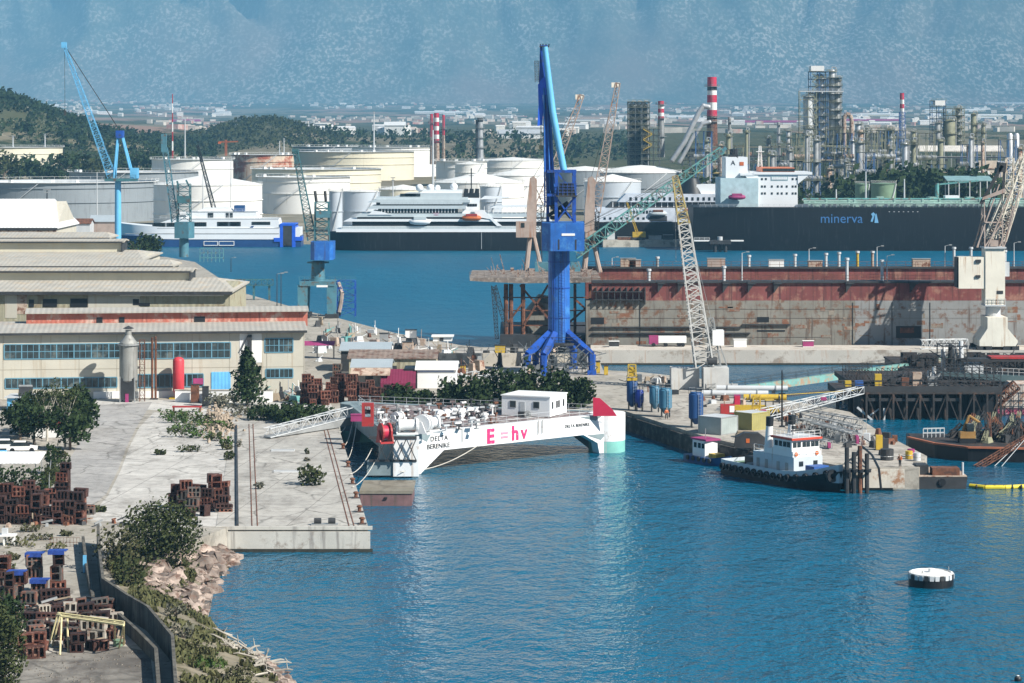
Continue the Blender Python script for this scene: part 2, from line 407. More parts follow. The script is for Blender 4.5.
for a in [
    (154,262,184,1180,3,'white storage tank with low cone roof and two rings, behind the ferry','tank','cone',(.62,.28),None,174),
    (-30,156,181,1250,3,'huge grey floating-roof storage tank behind the slim sky-blue crane','tank_grey','float',(.86,.5)),
    (-60,62,147,1700,13,'cream storage tank on the hillside above dark trees','tank_cream','float',(.8,)),
    (70,198,171.5,1420,6,'white storage tank with dark wall band, between grey tank and wooded hill','tank_grey','float',(.75,)),
    (152,233,159,1560,9,'pale storage tank with a black boom in front of its right half','tank','float',(.7,)),
    (231,294,154.5,1700,11,'rust-streaked orange storage tank below the round wooded hill','tank_rust','float',(.75,)),
    (252,381,168.5,1500,8,'wide cream storage tank behind the tip of the dark teal crane','tank_cream','float',(.8,.5)),
    (258,350,176.5,1350,5,'white storage tank with a sloping pipe down its front','tank','float',(.85,.5)),
    (296,414,151.5,1760,12,'big storage tank topped with a tall light mast','tank_cream','float',(.8,.55)),
    (352,437,147,1860,13,'white storage tank with plain bright wall beside the three banded chimneys','tank','float',(.9,)),
    (293,357,146.5,1960,14,'rearmost pale storage tank at the foot of the wooded ridge','tank_grey','float',(.8,)),
    (329,342.5,191,1110,3,'narrow silver tank with a stencilled mark beside the wider silver tank','tank_silver','cone',(.5,),None,190),
    (342.5,380,191,1118,3,'wide silver tank with a stencilled mark behind the bow of the black ship','tank_silver','cone',(.5,),None,189.5),
    (379,427,189,1210,3,'cream tank with a low cone roof over the black ship upper decks','tank_cream','cone',(.6,),None,184.5),
    (434,524,182,1260,3,'wide white tank with shallow cone roof and handrail, behind radar domes','tank','cone',(.6,),None,172.5),
    (480,502,186,1180,3,'small grey tank with cone top behind the ship black funnel','tank_silver','cone',(.6,),None,182.5),
    (436,487,161,1620,10,'low white tank at the foot of the banded chimneys','tank','float',(.75,)),
    (455,484,164,1540,9,'short round tank with pale roof before the low white tank','tank','cone',(.7,),None,161.5),
    (478,547,160,1660,11,'white tank with rim rail left of the big blue crane boom','tank','cone',(.7,),None,157),
    (488,550,175,1340,5,'white cone-roofed tank half hidden by the big blue crane','tank','cone',(.7,),None,169),
    (584,641,181,1160,3,'white tank with pointed cone roof right of the big blue crane','tank_silver','cone',(.66,.33),None,174),
    (600,682,172,1320,5,'blue-grey domed tank below the dark process tower','tank_grey','dome',(.6,),None,165),
    (548,622,170,1390,6,'blue-grey tank between the two pale lattice booms','tank_grey','cone',(.6,),None,166),
    (855,869,184,1150,3,'left of the two small green tanks behind the tanker deck','green','cone',(.6,),None,183),
    (871,896,183.5,1140,3,'wider of the two small green tanks behind the tanker deck','green','cone',(.6,),None,182.5),
]: tank(*a)
for (u, du) in ((332.3, 2.2), (358, 3.0)):      # stencilled marks on the two silver tanks are dark glyph plates
    pass

# ---- masts and poles
def mast(u, vt, vb, Y, label, r=.25, banded=False, heads=0, m='lgrey', name='light_mast', cat='mast'):
    b, tp = at(u, vb, Y), at(u, vt, Y); t = thing(name, label, cat, b, group='masts and lamp poles of the port')
    L = (tp-b).length
    if banded:
        for k in range(7): MB().cyl(b+V3((0,0,L*k/7)), b+V3((0,0,L*(k+1)/7)), r*(1.3-.1*k), r*(1.2-.1*k), 6).build('mast_section', M['red'] if k % 2 == 0 else M['white'], t)
    else: MB().cyl(b, tp, r*1.5, r*.8, 6).build('pole', M[m], t)
    if heads:
        h = MB(); h.cbox((tp.x, tp.y, tp.z+.1), (heads, .7, .35)); h.cbox((tp.x, tp.y, tp.z-.9), (heads*.7, .6, .3)); h.build('lamp_head', M['steel'], t)
    return t
mast(172.5, 94, 160, 1640, 'tall red and white banded mast above the tank farm', .42, True)
mast(185, 119, 160, 1640, 'plain slender mast right of the banded mast', .38)
mast(374, 112, 151, 1760, 'tall pale mast rising above the big tank', .42, heads=1.6)
mast(45, 134, 150, 1690, 'short lamp pole on the left of the cream hillside tank', .35, heads=2.4)
mast(13, 136, 150, 1690, 'short lamp pole at the far left of the cream hillside tank', .35, heads=2)
mast(279.5, 141, 158, 1690, 'left of two thin masts on the rusty tank', .3); mast(284, 138, 158, 1690, 'taller of two thin masts on the rusty tank', .3)
mast(97, 172, 220, 1150, 'slim grey lamp pole before the grey tank', .2); mast(203, 174, 214, 1130, 'thin pole in front of the cone-roofed tank left of the black boom', .22)
mast(231, 156, 216, 1130, 'thin pole in front of the cone-roofed tank right of the black boom', .2); mast(393, 178, 200, 1090, 'lamp pole with a wide head behind the black ship', .2, heads=2)
mast(433, 130, 186, 1100, 'tall steel mast rising behind the radar domes', .35); mast(47, 190, 200, 900, 'lamp pole with dark twin heads behind the white hall', .2, heads=2.5, m='dark')
for a in ((250, 133), (295, 136)): pass
t = thing('tower_crane', 'distant orange tower crane in front of the round wooded hill', 'crane', at(226, 156, 1900))
k = MB(); k.lattice(at(226,156,1900), at(226,140,1900), 1.2, 1.2, 8, .18); k.build('tower', M['orange'], t)
k = MB(); k.lattice(at(219,142,1900), at(238,141.5,1900), .9, .6, 8, .15); k.cbox(at(219.5,142.8,1900), (2,1.5,1.6)); k.build('jib', M['orange'], t)
t = thing('boom', 'long black slanting boom standing before the white cone-roofed tank', 'crane boom', at(215,213,1060))
k = MB(); k.lattice(at(215,213,1060), at(197.5,145,1060), 1.6, .7, 22, .22); k.build('lattice', M['black'], t)

# ---- small chimneys in the tank farm
def chimney(u, vt, vb, Y, r, bands, label, plat=(), low='dark', name='chimney', frame=None):
    b, tp = at(u, vb, Y), at(u, vt, Y); L = tp.z-b.z; t = thing(name, label, 'chimney', b, group='refinery chimneys')
    z = L
    for (frac, m) in bands:
        z0 = z-L*frac; MB().cyl((0,0,z0), (0,0,z), r*(1.18-.18*z0/L), r*(1.18-.18*z/L), 14).build('shaft_band', M[m], t, False, smooth=40); z = z0
    MB().cyl((0,0,-3), (0,0,z), r*1.3, r*(1.18-.18*z/L), 14).build('shaft', M[low], t, False, smooth=40)
    for f in plat:
        g = MB(); g.lathe((0,0,L*f), [(r,0),(r+1.6,0),(r+1.6,.25),(r,.25)], 14); g.rail([V3(((r+1.5)*math.cos(a), (r+1.5)*math.sin(a), L*f+.2)) for a in [i*math.pi/5 for i in range(10)]], 1.2, 3, .07, True); g.build('platform', M['steel'], t, False)
    MB().ladder((0,-r*1.25,0), (0,-r*1.25,L*.97), .7, .07, 1.0).build('ladder', M['steel'], t, False)
    return t
mg = [(.1,'red'),(.09,'white'),(.09,'red'),(.09,'white'),(.09,'red'),(.09,'white'),(.09,'red')]
M['pinkred'] = mat('signal_red', (.48,.02,.06), .5)
for x in (mg,): pass
mg = [(f, 'pinkred' if m == 'red' else m) for f, m in mg]
chimney(431.5, 114, 160, 1800, 1.0, [(.5,'pinkred')], 'thin dark red chimney left of the banded pair', (.8,), 'rustlight')
chimney(436.5, 113, 160, 1800, 1.7, mg, 'red and white banded chimney between two thin dark red ones', (.4,), 'rustlight')
chimney(443.5, 115, 160, 1800, .9, [(.45,'pinkred')], 'thin dark red chimney right of the banded one', (.7,), 'rustlight')
t = chimney(480, 118, 158, 1700, 1.9, [(.1,'dark'),(.4,'silver')], 'grey ringed process tower standing alone behind white tanks', (.95,.75,.5,.25), 'silver')
MB().cyl(at(476.8,120,1699), at(476.8,158,1699), .8, n=8).build('riser', M['dark'], t)
chimney(712, 77, 152, 1500, 2.7, [(.13,'pinkred'),(.05,'dark'),(.06,'white'),(.1,'pinkred'),(.1,'white'),(.08,'pinkred')], 'tall red and white chimney with the inclined silver duct', (.87,.46,.4), 'rust')
chimney(661, 101, 152, 1500, 1.7, [(.08,'pinkred'),(.07,'white'),(.08,'pinkred'),(.07,'white'),(.06,'pinkred')], 'shorter red and white chimney beside dark scaffolded tower', (.93,.66,.3), 'steel')
t = chimney(902, 93, 148, 1560, 1.25, [(.12,'pinkred'),(.08,'white'),(.08,'pinkred'),(.08,'white')], 'thin red and white flare stack in a blue frame', (), 'white')
k = MB(); k.lattice(at(902,148,1560), at(902,112,1560), 3.6, 3.0, 11, .2); k.build('support_frame', M['blue'], t)
chimney(729.5, 117, 152, 1500, .9, [(.1,'steel')], 'thin grey vent stack right of the tall chimney', (.85,.55), 'steel')
chimney(778.5, 122, 152, 1500, .9, [(.1,'silver')], 'thin silver vent stack left of the main refinery tower', (.9,.6,.3), 'silver')
# ---- refinery
M['frame_grey'] = mat('process_steel', (.1,.115,.125), .6, var=.35, sc=.3); M['frame_blue'] = mat('process_steel_blue', (.04,.12,.3), .6, var=.3)
M['frame_olive'] = mat('process_steel_olive', (.24,.24,.16), .6, var=.3, sc=.3)
def vessel(t, x, y, z0, z1, r, m='silver', plats=3, hemi=True, name='column'):
    c = MB(); L = z1-z0; pr = [(r,0),(r,L-r*.6)]+[(r*math.cos(a), L-r*.6+r*.6*math.sin(a)) for a in (.4,.8,1.2,1.5)]
    c.lathe((x,y,z0), pr, 14); o = c.build(name, M[m], t, False, smooth=50)
    for k in range(plats):
        f = (k+1)/plats*.97; p = MB(); p.lathe((x,y,z0+L*f), [(r,0),(r+1.3,0),(r+1.3,.22),(r,.22)], 12)
        p.rail([V3((x+(r+1.2)*math.cos(a), y+(r+1.2)*math.sin(a), z0+L*f+.2)) for a in [i*math.pi/4 for i in range(8)]], 1.1, 4, .07, True)
        p.build('platform', M['frame_olive'], t, False)
    q = MB(); q.cyl((x+r+.45,y-.3,z0), (x+r+.45,y-.3,z1+1), .3, n=6); q.path([(x+r+.45,y-.3,z1+1),(x,y,z1+1.2),(x,y,z1)], .3); q.build('pipe', M['silver'], t, False)
    return o
def frame(t, x0, x1, y0, y1, z0, z1, nx, nz, r=.22, m='frame_grey', floors=True, brace=True, name='steel_frame'):
    k = MB(); xs = [x0+(x1-x0)*i/nx for i in range(nx+1)]
    for x in xs:
        for y in (y0, y1): k.bar((x,y,z0), (x,y,z1), r)
    for j in range(1, nz+1):
        z = z0+(z1-z0)*j/nz
        for y in (y0, y1): k.bar((x0,y,z), (x1,y,z), r*.8)
        for x in xs: k.bar((x,y0,z), (x,y1,z), r*.8)
        if brace:
            for i in range(nx):
                if (i+j) % 2 == 0: k.bar((xs[i],y0,z-(z1-z0)/nz), (xs[i+1],y0,z), r*.55)
                else: k.bar((xs[i+1],y0,z-(z1-z0)/nz), (xs[i],y0,z), r*.55)
    k.build(name, M[m], t, False)
    if floors:
        for j in range(1, nz+1):
            z = z0+(z1-z0)*j/nz; g = MB(); g.box(x0-.5,x1+.5,y0-.5,y1+.5,z+.17,z+.3); g.rail([V3((x0-.4,y0-.4,z+.3)),V3((x1+.4,y0-.4,z+.3))], 1.1, 3, .06); g.build('deck', M['frame_olive'], t, False)
def stairs(t, x0, x1, y, z0, z1, n, m='frame_olive'):
    k = MB()
    for i in range(n):
        a, b = z0+(z1-z0)*i/n, z0+(z1-z0)*(i+1)/n; p, q = ((x0,y,a),(x1,y,b)) if i % 2 == 0 else ((x1,y,a),(x0,y,b))
        k.cyl(p, q, .3, n=4); k.bar((p[0],p[1],p[2]+1), (q[0],q[1],q[2]+1), .07)
    k.build('stair', M[m], t, False)
def unit(u, vb, Y, label, name='process_unit', cat='process unit'):
    b = at(u, vb, Y); b.z = max(b.z, far_z(b.x, b.y)-.2) if False else b.z
    return thing(name, label, cat, b, group='refinery process units'), F/Y
# main tower complex, base row v=158
def X(u, u0, s): return (u-u0)/s
t, s = unit(820, 160, 1500, 'tall main refinery tower with white cap, silver vessel and many decks'); zz = lambda v: (160-v)/s
frame(t, X(809.5,820,s), X(827,820,s), -5, 5, 0, zz(72), 2, 12, .28, 'frame_blue'); k = MB(); k.box(X(810,820,s), X(823,820,s), -5.5, 5.5, zz(72)+.5, zz(66)); k.build('top_house', M['white'], t, False)
vessel(t, X(820,820,s), 0, 0, zz(74), 2.6, 'silver', 4); vessel(t, X(832,820,s), 0, 0, zz(69), 1.8, 'silver', 6); vessel(t, X(837.5,820,s), 1, 0, zz(78), 1.5, 'steel', 5)
frame(t, X(798.5,820,s), X(815,820,s), -7, -1, 0, zz(91), 2, 8, .25, 'frame_olive', False); vessel(t, X(807.5,820,s), -4, 0, zz(95), 3.0, 'lgrey', 2)
k = MB(); k.box(X(798,820,s), X(842,820,s), -7.5, -5.3, zz(92), zz(91)); k.rail([V3((X(798,820,s),-7.4,zz(91))), V3((X(842,820,s),-7.4,zz(91)))], 1.2, 3, .08); k.build('walkway', M['lgrey'], t, False)
frame(t, X(828,820,s), X(841,820,s), -4, 4, 0, zz(78), 1, 10, .25, 'frame_grey')
k = MB(); k.path([(X(843,820,s),-5,0), (X(843,820,s),-5,zz(118)), (X(845,820,s),-5,zz(114)), (X(849,820,s),-5,zz(115)), (X(850.5,820,s),-5,zz(120)), (X(850.5,820,s),-5,0)], 1.2, 10); k.build('elbow_duct', M['rustlight'], t, False)
stairs(t, X(811,820,s), X(817,820,s), -5.6, 0, zz(74), 22)
# dark scaffolded tower
t, s = unit(640, 166, 1500, 'dark blue-grey process tower wrapped in stairs and scaffolding'); zz = lambda v: (166-v)/s
frame(t, X(628,640,s), X(649,640,s), -5, 5, 0, zz(102), 3, 11, .3, 'frame_grey'); frame(t, X(641,640,s), X(658.5,640,s), -12, -6, 0, zz(129), 3, 6, .22, 'frame_grey')
for x in (632, 638, 644.5): vessel(t, X(x,640,s), 0, 0, zz(103), 1.7, 'dark', 4)
stairs(t, X(642,640,s), X(651,640,s), -12.6, zz(150), zz(129), 4, 'yellow'); k = MB()
for x in (633, 639, 645): k.bar((X(x,640,s)-2,-4,zz(102)), (X(x,640,s)+1,-4,zz(106)), .3); k.bar((X(x,640,s)+4,-4,zz(102)), (X(x,640,s)+1,-4,zz(106)), .3)
k.build('top_davit', M['lgrey'], t, False)
# inclined ducts and the furnace under them
t, s = unit(690, 166, 1490, 'furnace block with two long inclined silver ducts to the chimney'); zz = lambda v: (166-v)/s
for (pts, r) in (([(708,107),(703,106),(698.5,112),(684,142),(672,160)], 1.5), ([(709,122),(702,124),(692,138),(686,150),(679,162)], 1.2)):
    k = MB(); k.path([(X(u,690,s), -3, zz(v)) for u, v in pts], r, 12)
    for u, v in pts: k.sphere((X(u,690,s),-3,zz(v)), r*1.02, 10)
    k.build('inclined_duct', M['silver'], t, False, smooth=50)
frame(t, X(683,690,s), X(706,690,s), 0, 9, 0, zz(143), 3, 4, .35, 'frame_grey'); k = MB(); k.box(X(686,690,s), X(703,690,s), 1, 8, zz(160), zz(148)); k.build('furnace', M['frame_grey'], t, False)
stairs(t, X(706,690,s), X(714,690,s), -1, 0, zz(143), 6)
# right-hand unit
t, s = unit(947, 148, 1560, 'process unit with white box on a blue frame and fat grey vessel'); zz = lambda v: (148-v)/s
frame(t, X(931,947,s), X(944.5,947,s), -4, 4, 0, zz(101), 2, 8, .28, 'frame_blue'); k = MB(); k.box(X(934,947,s), X(944,947,s), -4.6, 4, zz(105.5), zz(100.5)); k.build('top_house', M['white'], t, False)
frame(t, X(945,947,s), X(963,947,s), -4, 4, 0, zz(109), 2, 6, .28, 'frame_olive'); vessel(t, X(948,947,s), -5, 0, zz(119), 3.4, 'frame_olive', 2); vessel(t, X(958,947,s), 0, 0, zz(107), 1.4, 'steel', 4); vessel(t, X(936,947,s), -6, 0, zz(122), 1.7, 'steel', 3)
for (u, v, r, m, lb) in ((973.5, 113, 1.6, 'frame_olive', 'ringed olive column right of the fat grey vessel'), (913, 131, 1.4, 'frame_olive', 'short ringed column right of the blue-framed flare'), (858, 123, 1.8, 'silver', 'squat silver column right of the main tower'), (866, 127, 1.5, 'steel', 'grey ringed column beside the squat silver one'),
                         (788, 130, 1.2, 'silver', 'slim silver column left of the main tower base'), (768, 138, 1.1, 'steel', 'slim grey column in the pipe racks'), (983, 124, 1.1, 'frame_olive', 'thin olive column at the right edge of the refinery')):
    t, s = unit(u, 156, 1530, lb, 'process_column', 'column'); vessel(t, 0, 0, 0, (156-v)/s, r, m, 4)
    if r > 1.45: frame(t, 2, 5.5, -2, 2, 0, (156-v)/s*.75, 1, 4, .18, 'frame_grey')
t, s = unit(887, 186, 1480, 'blue steel frame block full of pipes beside the dark wood'); zz = lambda v: (186-v)/s
frame(t, X(879,887,s), X(896,887,s), -4, 4, 0, zz(131), 2, 5, .35, 'frame_blue'); frame(t, X(885,887,s), X(905,887,s), -10, -5, 0, zz(152), 3, 3, .25, 'frame_grey')
for u, v, r in ((882, 133, 1.3), (889, 128, 1.6), (894, 134, 1.2)): vessel(t, X(u,887,s), 0, zz(150), zz(v), r, 'frame_olive', 2)
stairs(t, X(886,887,s), X(897,887,s), -10.5, 0, zz(152), 5)
# pipe racks: three storeys of pipes on trestles, one after another along the refinery front
def rack(u0, u1, vt, Y, zb, label, cols, nl=3):
    b = V3((UX((u0+u1)/2, Y), Y, zb)); t = thing('pipe_rack', label, 'pipe rack', b, group='pipe racks of the refinery'); L = (u1-u0)*Y/F; h = VZ(vt, Y)-zb
    frame(t, -L/2, L/2, -3.5, 3.5, 0, h, max(3, int(L/8)), nl, .25, 'frame_grey', False, False)
    for j in range(1, nl+1):
        for k in range(5):
            MB().cyl((-L/2-1, -3+1.5*k, h*j/nl+.5), (L/2+1, -3+1.5*k, h*j/nl+.5), R(.22,.5), n=6).build('pipe', M[cols[(j*5+k) % len(cols)]], t, False)
    for k in range(int(L/6)):
        x = R(-L/2, L/2); z = h*R(.2, 1); MB().cbox((x, R(-5,-3.8), z), (R(1,3), 1.5, R(1,3))).build('equipment_box', M[random.choice(['steel','dark','silver','rustlight','frame_olive'])], t, False)
    return t
M['pipe_yellow'] = mat('dull_yellow_pipe', (.36,.27,.06), .6, var=.3); cl = ['silver','steel','pipe_yellow','rustlight','frame_olive','dark','silver','dark']
rack(706, 800, 148, 1460, 4, 'pipe rack with yellow pipes behind the tanker bridge', cl, 4); rack(800, 880, 147, 1470, 4, 'pipe rack with yellow pipes under the main tower', cl, 4)
rack(905, 1005, 158, 1440, 4, 'pipe rack running under the long canopy roof', cl, 3); rack(690, 780, 157, 1400, 4, 'lower pipe rack right of the teal boom tip', cl, 3); rack(785, 872, 162, 1390, 4, 'lower pipe rack right of the tanker bridge', cl, 3)
for i in range(84):                             # small process vessels, pumps and exchangers between the racks
    u = R(686, 915) if i < 50 else R(840, 1022); v = R(138, 172) if i % 3 else R(128, 150); Y = R(1230, 1520)
    t = thing('process_vessel', 'small process vessel among the pipe racks of the refinery', 'vessel', V3((UX(u,Y), Y, 4)), group='small vessels among the pipe racks')
    zq = VZ(v,Y)-4
    if random.random() < .5: vessel(t, 0, 0, 0, VZ(v,Y)-4, R(.8,1.6), random.choice(['silver','steel','frame_olive','rustlight']), 2)
    else:
        frame(t, -4, 4, -2, 2, 0, VZ(v,Y)-4, 2, 3, .2, random.choice(['frame_grey','frame_blue','frame_olive'])); MB().cyl((-5,0,(VZ(v,Y)-4)*.66+1.5), (5,0,(VZ(v,Y)-4)*.66+1.5), 1.2, n=12).build('drum', M[random.choice(['silver','rustlight','steel'])], t, False)
# canopy, sheds, silos
t, s = unit(958, 168, 1500, 'long open canopy with a pale ribbed roof in the refinery', 'canopy', 'canopy'); zz = lambda v: (168-v)/s
k = MB(); k.prof_x([(-9,zz(150.5)),(0,zz(145.5)),(9,zz(150.5)),(9,zz(151)),(-9,zz(151.4))], X(917,958,s), X(1001,958,s)); k.build('roof', mat('pale_sheet_roof', (.62,.58,.52), .6, corr=('x',1.2)), t, False)
k = MB()
for i in range(9):
    for y in (-8, 8): k.bar((X(919+10*i,958,s),y,0), (X(919+10*i,958,s),y,zz(151)), .3)
each(k, 'column', M['steel'], t, False)
t, s = unit(988, 182, 1400, 'cream flat-roofed refinery building with two pale doors', 'building', 'building'); zz = lambda v: (182-v)/s
k = MB(); k.box(X(974,988,s), X(1003,988,s), 0, 12, 0, zz(169)); k.box(X(980,988,s), X(1003,988,s), 3, 14, zz(169)+.01, zz(161)); k.build('wall', mat('sand_wall', (.55,.47,.38), .8), t, False)
k = MB(); k.box(X(973.5,988,s), X(1003.5,988,s), -.5, 2.9, zz(169)+.02, zz(168)); k.build('roof', M['rustlight'], t, False)
for a, b in ((976.5, 982), (983.5, 989.5)): MB().box(X(a,988,s), X(b,988,s), -.15, .3, .2, zz(171)).build('door', M['white'], t, False)
t, s = unit(968, 204, 1180, 'low canopy with a grey-green roof on posts behind the tanker', 'canopy', 'canopy'); zz = lambda v: (204-v)/s
k = MB(); k.prof_x([(-5,zz(181)),(-5,zz(180)),(5,zz(176)),(5,zz(177.5))], X(945,968,s), X(991,968,s)); k.build('roof', mat('greengrey_sheet', (.2,.33,.34), .6), t, False)
k = MB()
for i in range(5):
    for y in (-4.5, 4.5): k.bar((X(947+10.5*i,968,s),y,-8), (X(947+10.5*i,968,s),y,zz(180)), .3)
each(k, 'column', M['lgrey'], t, False)
for u, lb in ((1010, 'left of two pale twin silos at the right edge'), (1016.5, 'right of two pale twin silos at the right edge')):
    t = thing('silo', lb, 'silo', V3((UX(u,1300), 1300, 4)), group='twin silos'); r = 1.5
    MB().lathe((0,0,0), [(r,0),(r,VZ(135,1300)-4),(r*.6,VZ(133.2,1300)-4),(.02,VZ(133,1300)-4)], 18).build('shell', M['silver'], t, False, smooth=40); MB().ladder((0,-r-.2,0), (0,-r-.2,36), .6).build('ladder', M['steel'], t, False)

# ---- town on the plain, far sheds
hm_ = []
for (a, b, c, m) in ((14,10,7,(.75,.72,.66)), (22,14,11,(.7,.66,.6)), (40,18,8,(.78,.77,.75)), (10,9,5,(.6,.5,.42))):
    me = MB(); me.box(-a/2, a/2, -b/2, b/2, -3, c); me.prof_x([(-b/2-.4,c+.01),(b/2+.4,c+.01),(0,c+2.2)], -a/2-.4, a/2+.4)
    for i in range(int(a/4)): me.box(-a/2+1.4+4*i, -a/2+2.8+4*i, -b/2-.1, -b/2+.05, c*.45, c*.75)
    hm_.append((me, mat('house_render_%d' % a, m, .8)))
base_h = []
for me, m in hm_: base_h.append(me)
protos = [None]*4
def house(u, v, Y, k):
    x = UX(u, Y); z = far_z(x, Y)
    if protos[k] is None: protos[k] = hm_[k][0].build('house', hm_[k][1]).data; o = [q for q in COL.objects if q.data is protos[k]][0]
    else: o = bpy.data.objects.new('house', protos[k]); COL.objects.link(o)
    o.location = (x, Y, z); o.rotation_euler = (0,0,R(-.5,.5)); tag(o, 'tiny pale house of the town on the hazy plain', 'house', 'houses of the town on the far plain')
rt = random.Random(5)
def row_of(v):                                  # distance on the plain whose ground shows at row v
    lo, hi = 2300, 15200
    for _ in range(30):
        m_ = (lo+hi)/2
        if HV+(H-far_z(0.0, m_))*F/m_ > v: lo = m_
        else: hi = m_
    return lo
for (u0, u1, v0, v1, n) in ((30,230,108,120,52), (150,180,105,109,8), (310,425,104,109,18), (380,420,129,135,8), (420,520,108,120,34), (280,340,131,135,8), (600,760,106,126,46), (850,1024,104,126,64), (760,900,108,128,34), (500,600,120,136,16)):
    for i in range(n):
        u = rt.uniform(u0, u1); v = rt.uniform(v0, v1); house(u, v, row_of(v), rt.choice((0,0,1,2,3)))
ft = MB()
for i in range(1500):
    v = rt.choice((rt.uniform(103,112),rt.uniform(108,126),rt.uniform(118,134))); u = rt.uniform(-60,1090)
    if mnoise.noise(V3((u*.012,v*.12,1))) < -.05: continue
    Y = row_of(v); x = UX(u,Y); z = far_z(x,Y); ft.cbox((x,Y,z+2),(rt.uniform(8,26),rt.uniform(8,14),rt.uniform(5,11)),rt.uniform(-.4,.4))
tag(ft.build('far_town', mat('far_town_render', (.6,.55,.48), .85, var=.35, sc=.02, spots=((.5,.2,.16), .3, .015))), 'smaller pale buildings of the town spread over the hazy plain', kind='stuff')
def shed(u0, u1, v, m, label, h=7, d=30):
    Y = row_of(v); x0, x1 = UX(u0,Y), UX(u1,Y); z = min(far_z(x0,Y), far_z(x1,Y))-2; t = thing('warehouse', label, 'warehouse', V3(((x0+x1)/2, Y, z)), group='long sheds on the far plain')
    L = (x1-x0)/2; MB().box(-L, L, -d/2, d/2, 0, h).build('wall', M['white'] if m != 'tank' else M['tank_cream'], t, False); MB().prof_x([(-d/2-1,h),(d/2+1,h),(0,h+d*.16)], -L-1, L+1).build('roof', M[m], t, False)
shed(738, 800, 124.5, 'magenta', 'long warehouse with a magenta roof left of the main refinery tower', 6); shed(845, 898, 122.5, 'magenta', 'long warehouse with a magenta roof right of the main refinery tower', 6)
shed(170, 200, 124, 'magenta', 'long warehouse with a magenta roof behind the masts on the left', 6)
shed(860, 900, 116, 'tank', 'long pale shed above the right magenta roof'); shed(925, 985, 111, 'tank', 'long pale shed behind the white-boxed unit'); shed(960, 1010, 117, 'tank', 'long pale shed at the right edge of the plain'); shed(985, 1024, 104, 'lgrey', 'highest pale shed at the right edge of the plain')
shed(415, 465, 113.5, 'white', 'long white block above the banded chimneys'); shed(385, 405, 135, 'white', 'white hotel-like block on the wooded plain', 14); shed(565, 610, 121, 'rustlight', 'long reddish shed behind the pale lattice booms'); shed(618, 700, 118, 'white', 'long white shed behind the dark process tower'); shed(498, 545, 138, 'lgrey', 'long grey shed left of the big blue boom')

# ---- far woods: masses nobody could count
def wood(name, label, pts, s, m, per=26):
    mb = MB()
    for (x, y, z, h) in pts: leaves(mb, (x, y, z+h*.5), (h*.55, h*.55, h*.55), per, s*h/8)
    o = mb.build(name, LF[m]); tag(o, label, kind='stuff'); return o
rw = random.Random(11); pts = []
while len(pts) < 1500:
    Y = rw.uniform(1550, 2500); u = rw.uniform(-120, 215); x = UX(u, Y); z = far_z(x, Y)
    if mnoise.noise(V3((x*.02, Y*.012, 3))) > .28 : continue
    pts.append((x, Y, z, rw.uniform(4, 9)))
wood('hillside_woods', 'dark scrubby wood covering the left hill', pts, 1.5, 'dark', 22)
pts = []
while len(pts) < 800:
    Y = rw.uniform(2250, 2900); u = rw.uniform(185, 345); x = UX(u, Y); pts.append((x, Y, far_z(x, Y), rw.uniform(4, 8)))
wood('round_hill_woods', 'green wood on the low round hill', pts, 1.8, 'olive', 14)
pts = []
while len(pts) < 360:
    Y = rw.uniform(2100, 3000); u = rw.uniform(330, 640); x = UX(u, Y)
    if mnoise.noise(V3((x*.008, Y*.006, 9))) > .2: continue
    pts.append((x, Y, far_z(x, Y), rw.uniform(7, 13)))
wood('plain_woods', 'dark belt of trees on the near edge of the plain', pts, 1.6, 'dark', 14)
# ---- single trees by the tank farm and the refinery
def tree(u, vb, vt, Y, m, label, name='tree', wide=.5, n=420, s=.9, group=None, zb=None, trunk=True, lobes=5, cat='tree', rnd=random):
    b = at(u, vb, Y) if zb is None else V3((UX(u,Y), Y, zb)); h = VZ(vt, Y)-b.z
    t = thing(name, label, cat, b, group=group)
    c = MB(); w_ = h*wide
    for k in range(lobes):
        a = 6.283*k/lobes+rnd.uniform(-.4,.4); q = w_*rnd.uniform(.3,.6) if lobes > 1 else 0
        leaves(c, (q*math.cos(a), q*math.sin(a), h*rnd.uniform(.42,.74)), (w_*rnd.uniform(.45,.65), w_*rnd.uniform(.45,.65), h*rnd.uniform(.2,.32)), n//lobes, s, rnd)
    c.build('crown', LF[m], t, False)
    if trunk:
        k = MB(); k.cyl((0,0,-.5), (0,0,h*.6), h*.03+.06, h*.015, 7)
        for i in range(5): a = 6.283*i/5+.5; k.cyl((0,0,h*(.25+.06*i)), (w_*.55*math.cos(a), w_*.55*math.sin(a), h*(.55+.06*i)), h*.014+.02, h*.006, 5)
        k.build('trunk', BARK, t, False)
    return t
gl = 'trees between the tanks'
for i, (u, vb, vt, Y, m) in enumerate(((4,180,148,1330,'olive'),(18,181,153,1340,'dark'),(30,181,155,1350,'dark'),(43,181,166,1330,'dark'),(55,181,166,1340,'dark'),(63,176,152,1420,'dark'),(76,175,152,1430,'dark'),(89,175,156,1430,'olive'),(99,175,158,1440,'olive'),(140,168,150,1650,'dark'),(150,166,151,1660,'dark'))):
    tree(u, vb+4, vt, Y, m, 'dark round tree between the grey tank and the hillside tank', wide=.55, n=260, s=1.3, group=gl)
pts = []
while len(pts) < 210:
    u = rw.uniform(690, 985) if len(pts) > 120 else rw.uniform(840, 985); Y = rw.uniform(1190, 1330); e = 1-((u-925)/70)**2 if len(pts) <= 120 else .25
    if e < .05: continue
    pts.append((UX(u,Y), Y, 3, (VZ(rw.uniform(163,184)+8*(1-max(e,0)), Y)-3)))
wood('refinery_wood', 'dark dense wood between the refinery and the tanker', pts, .55, 'dark', 90)
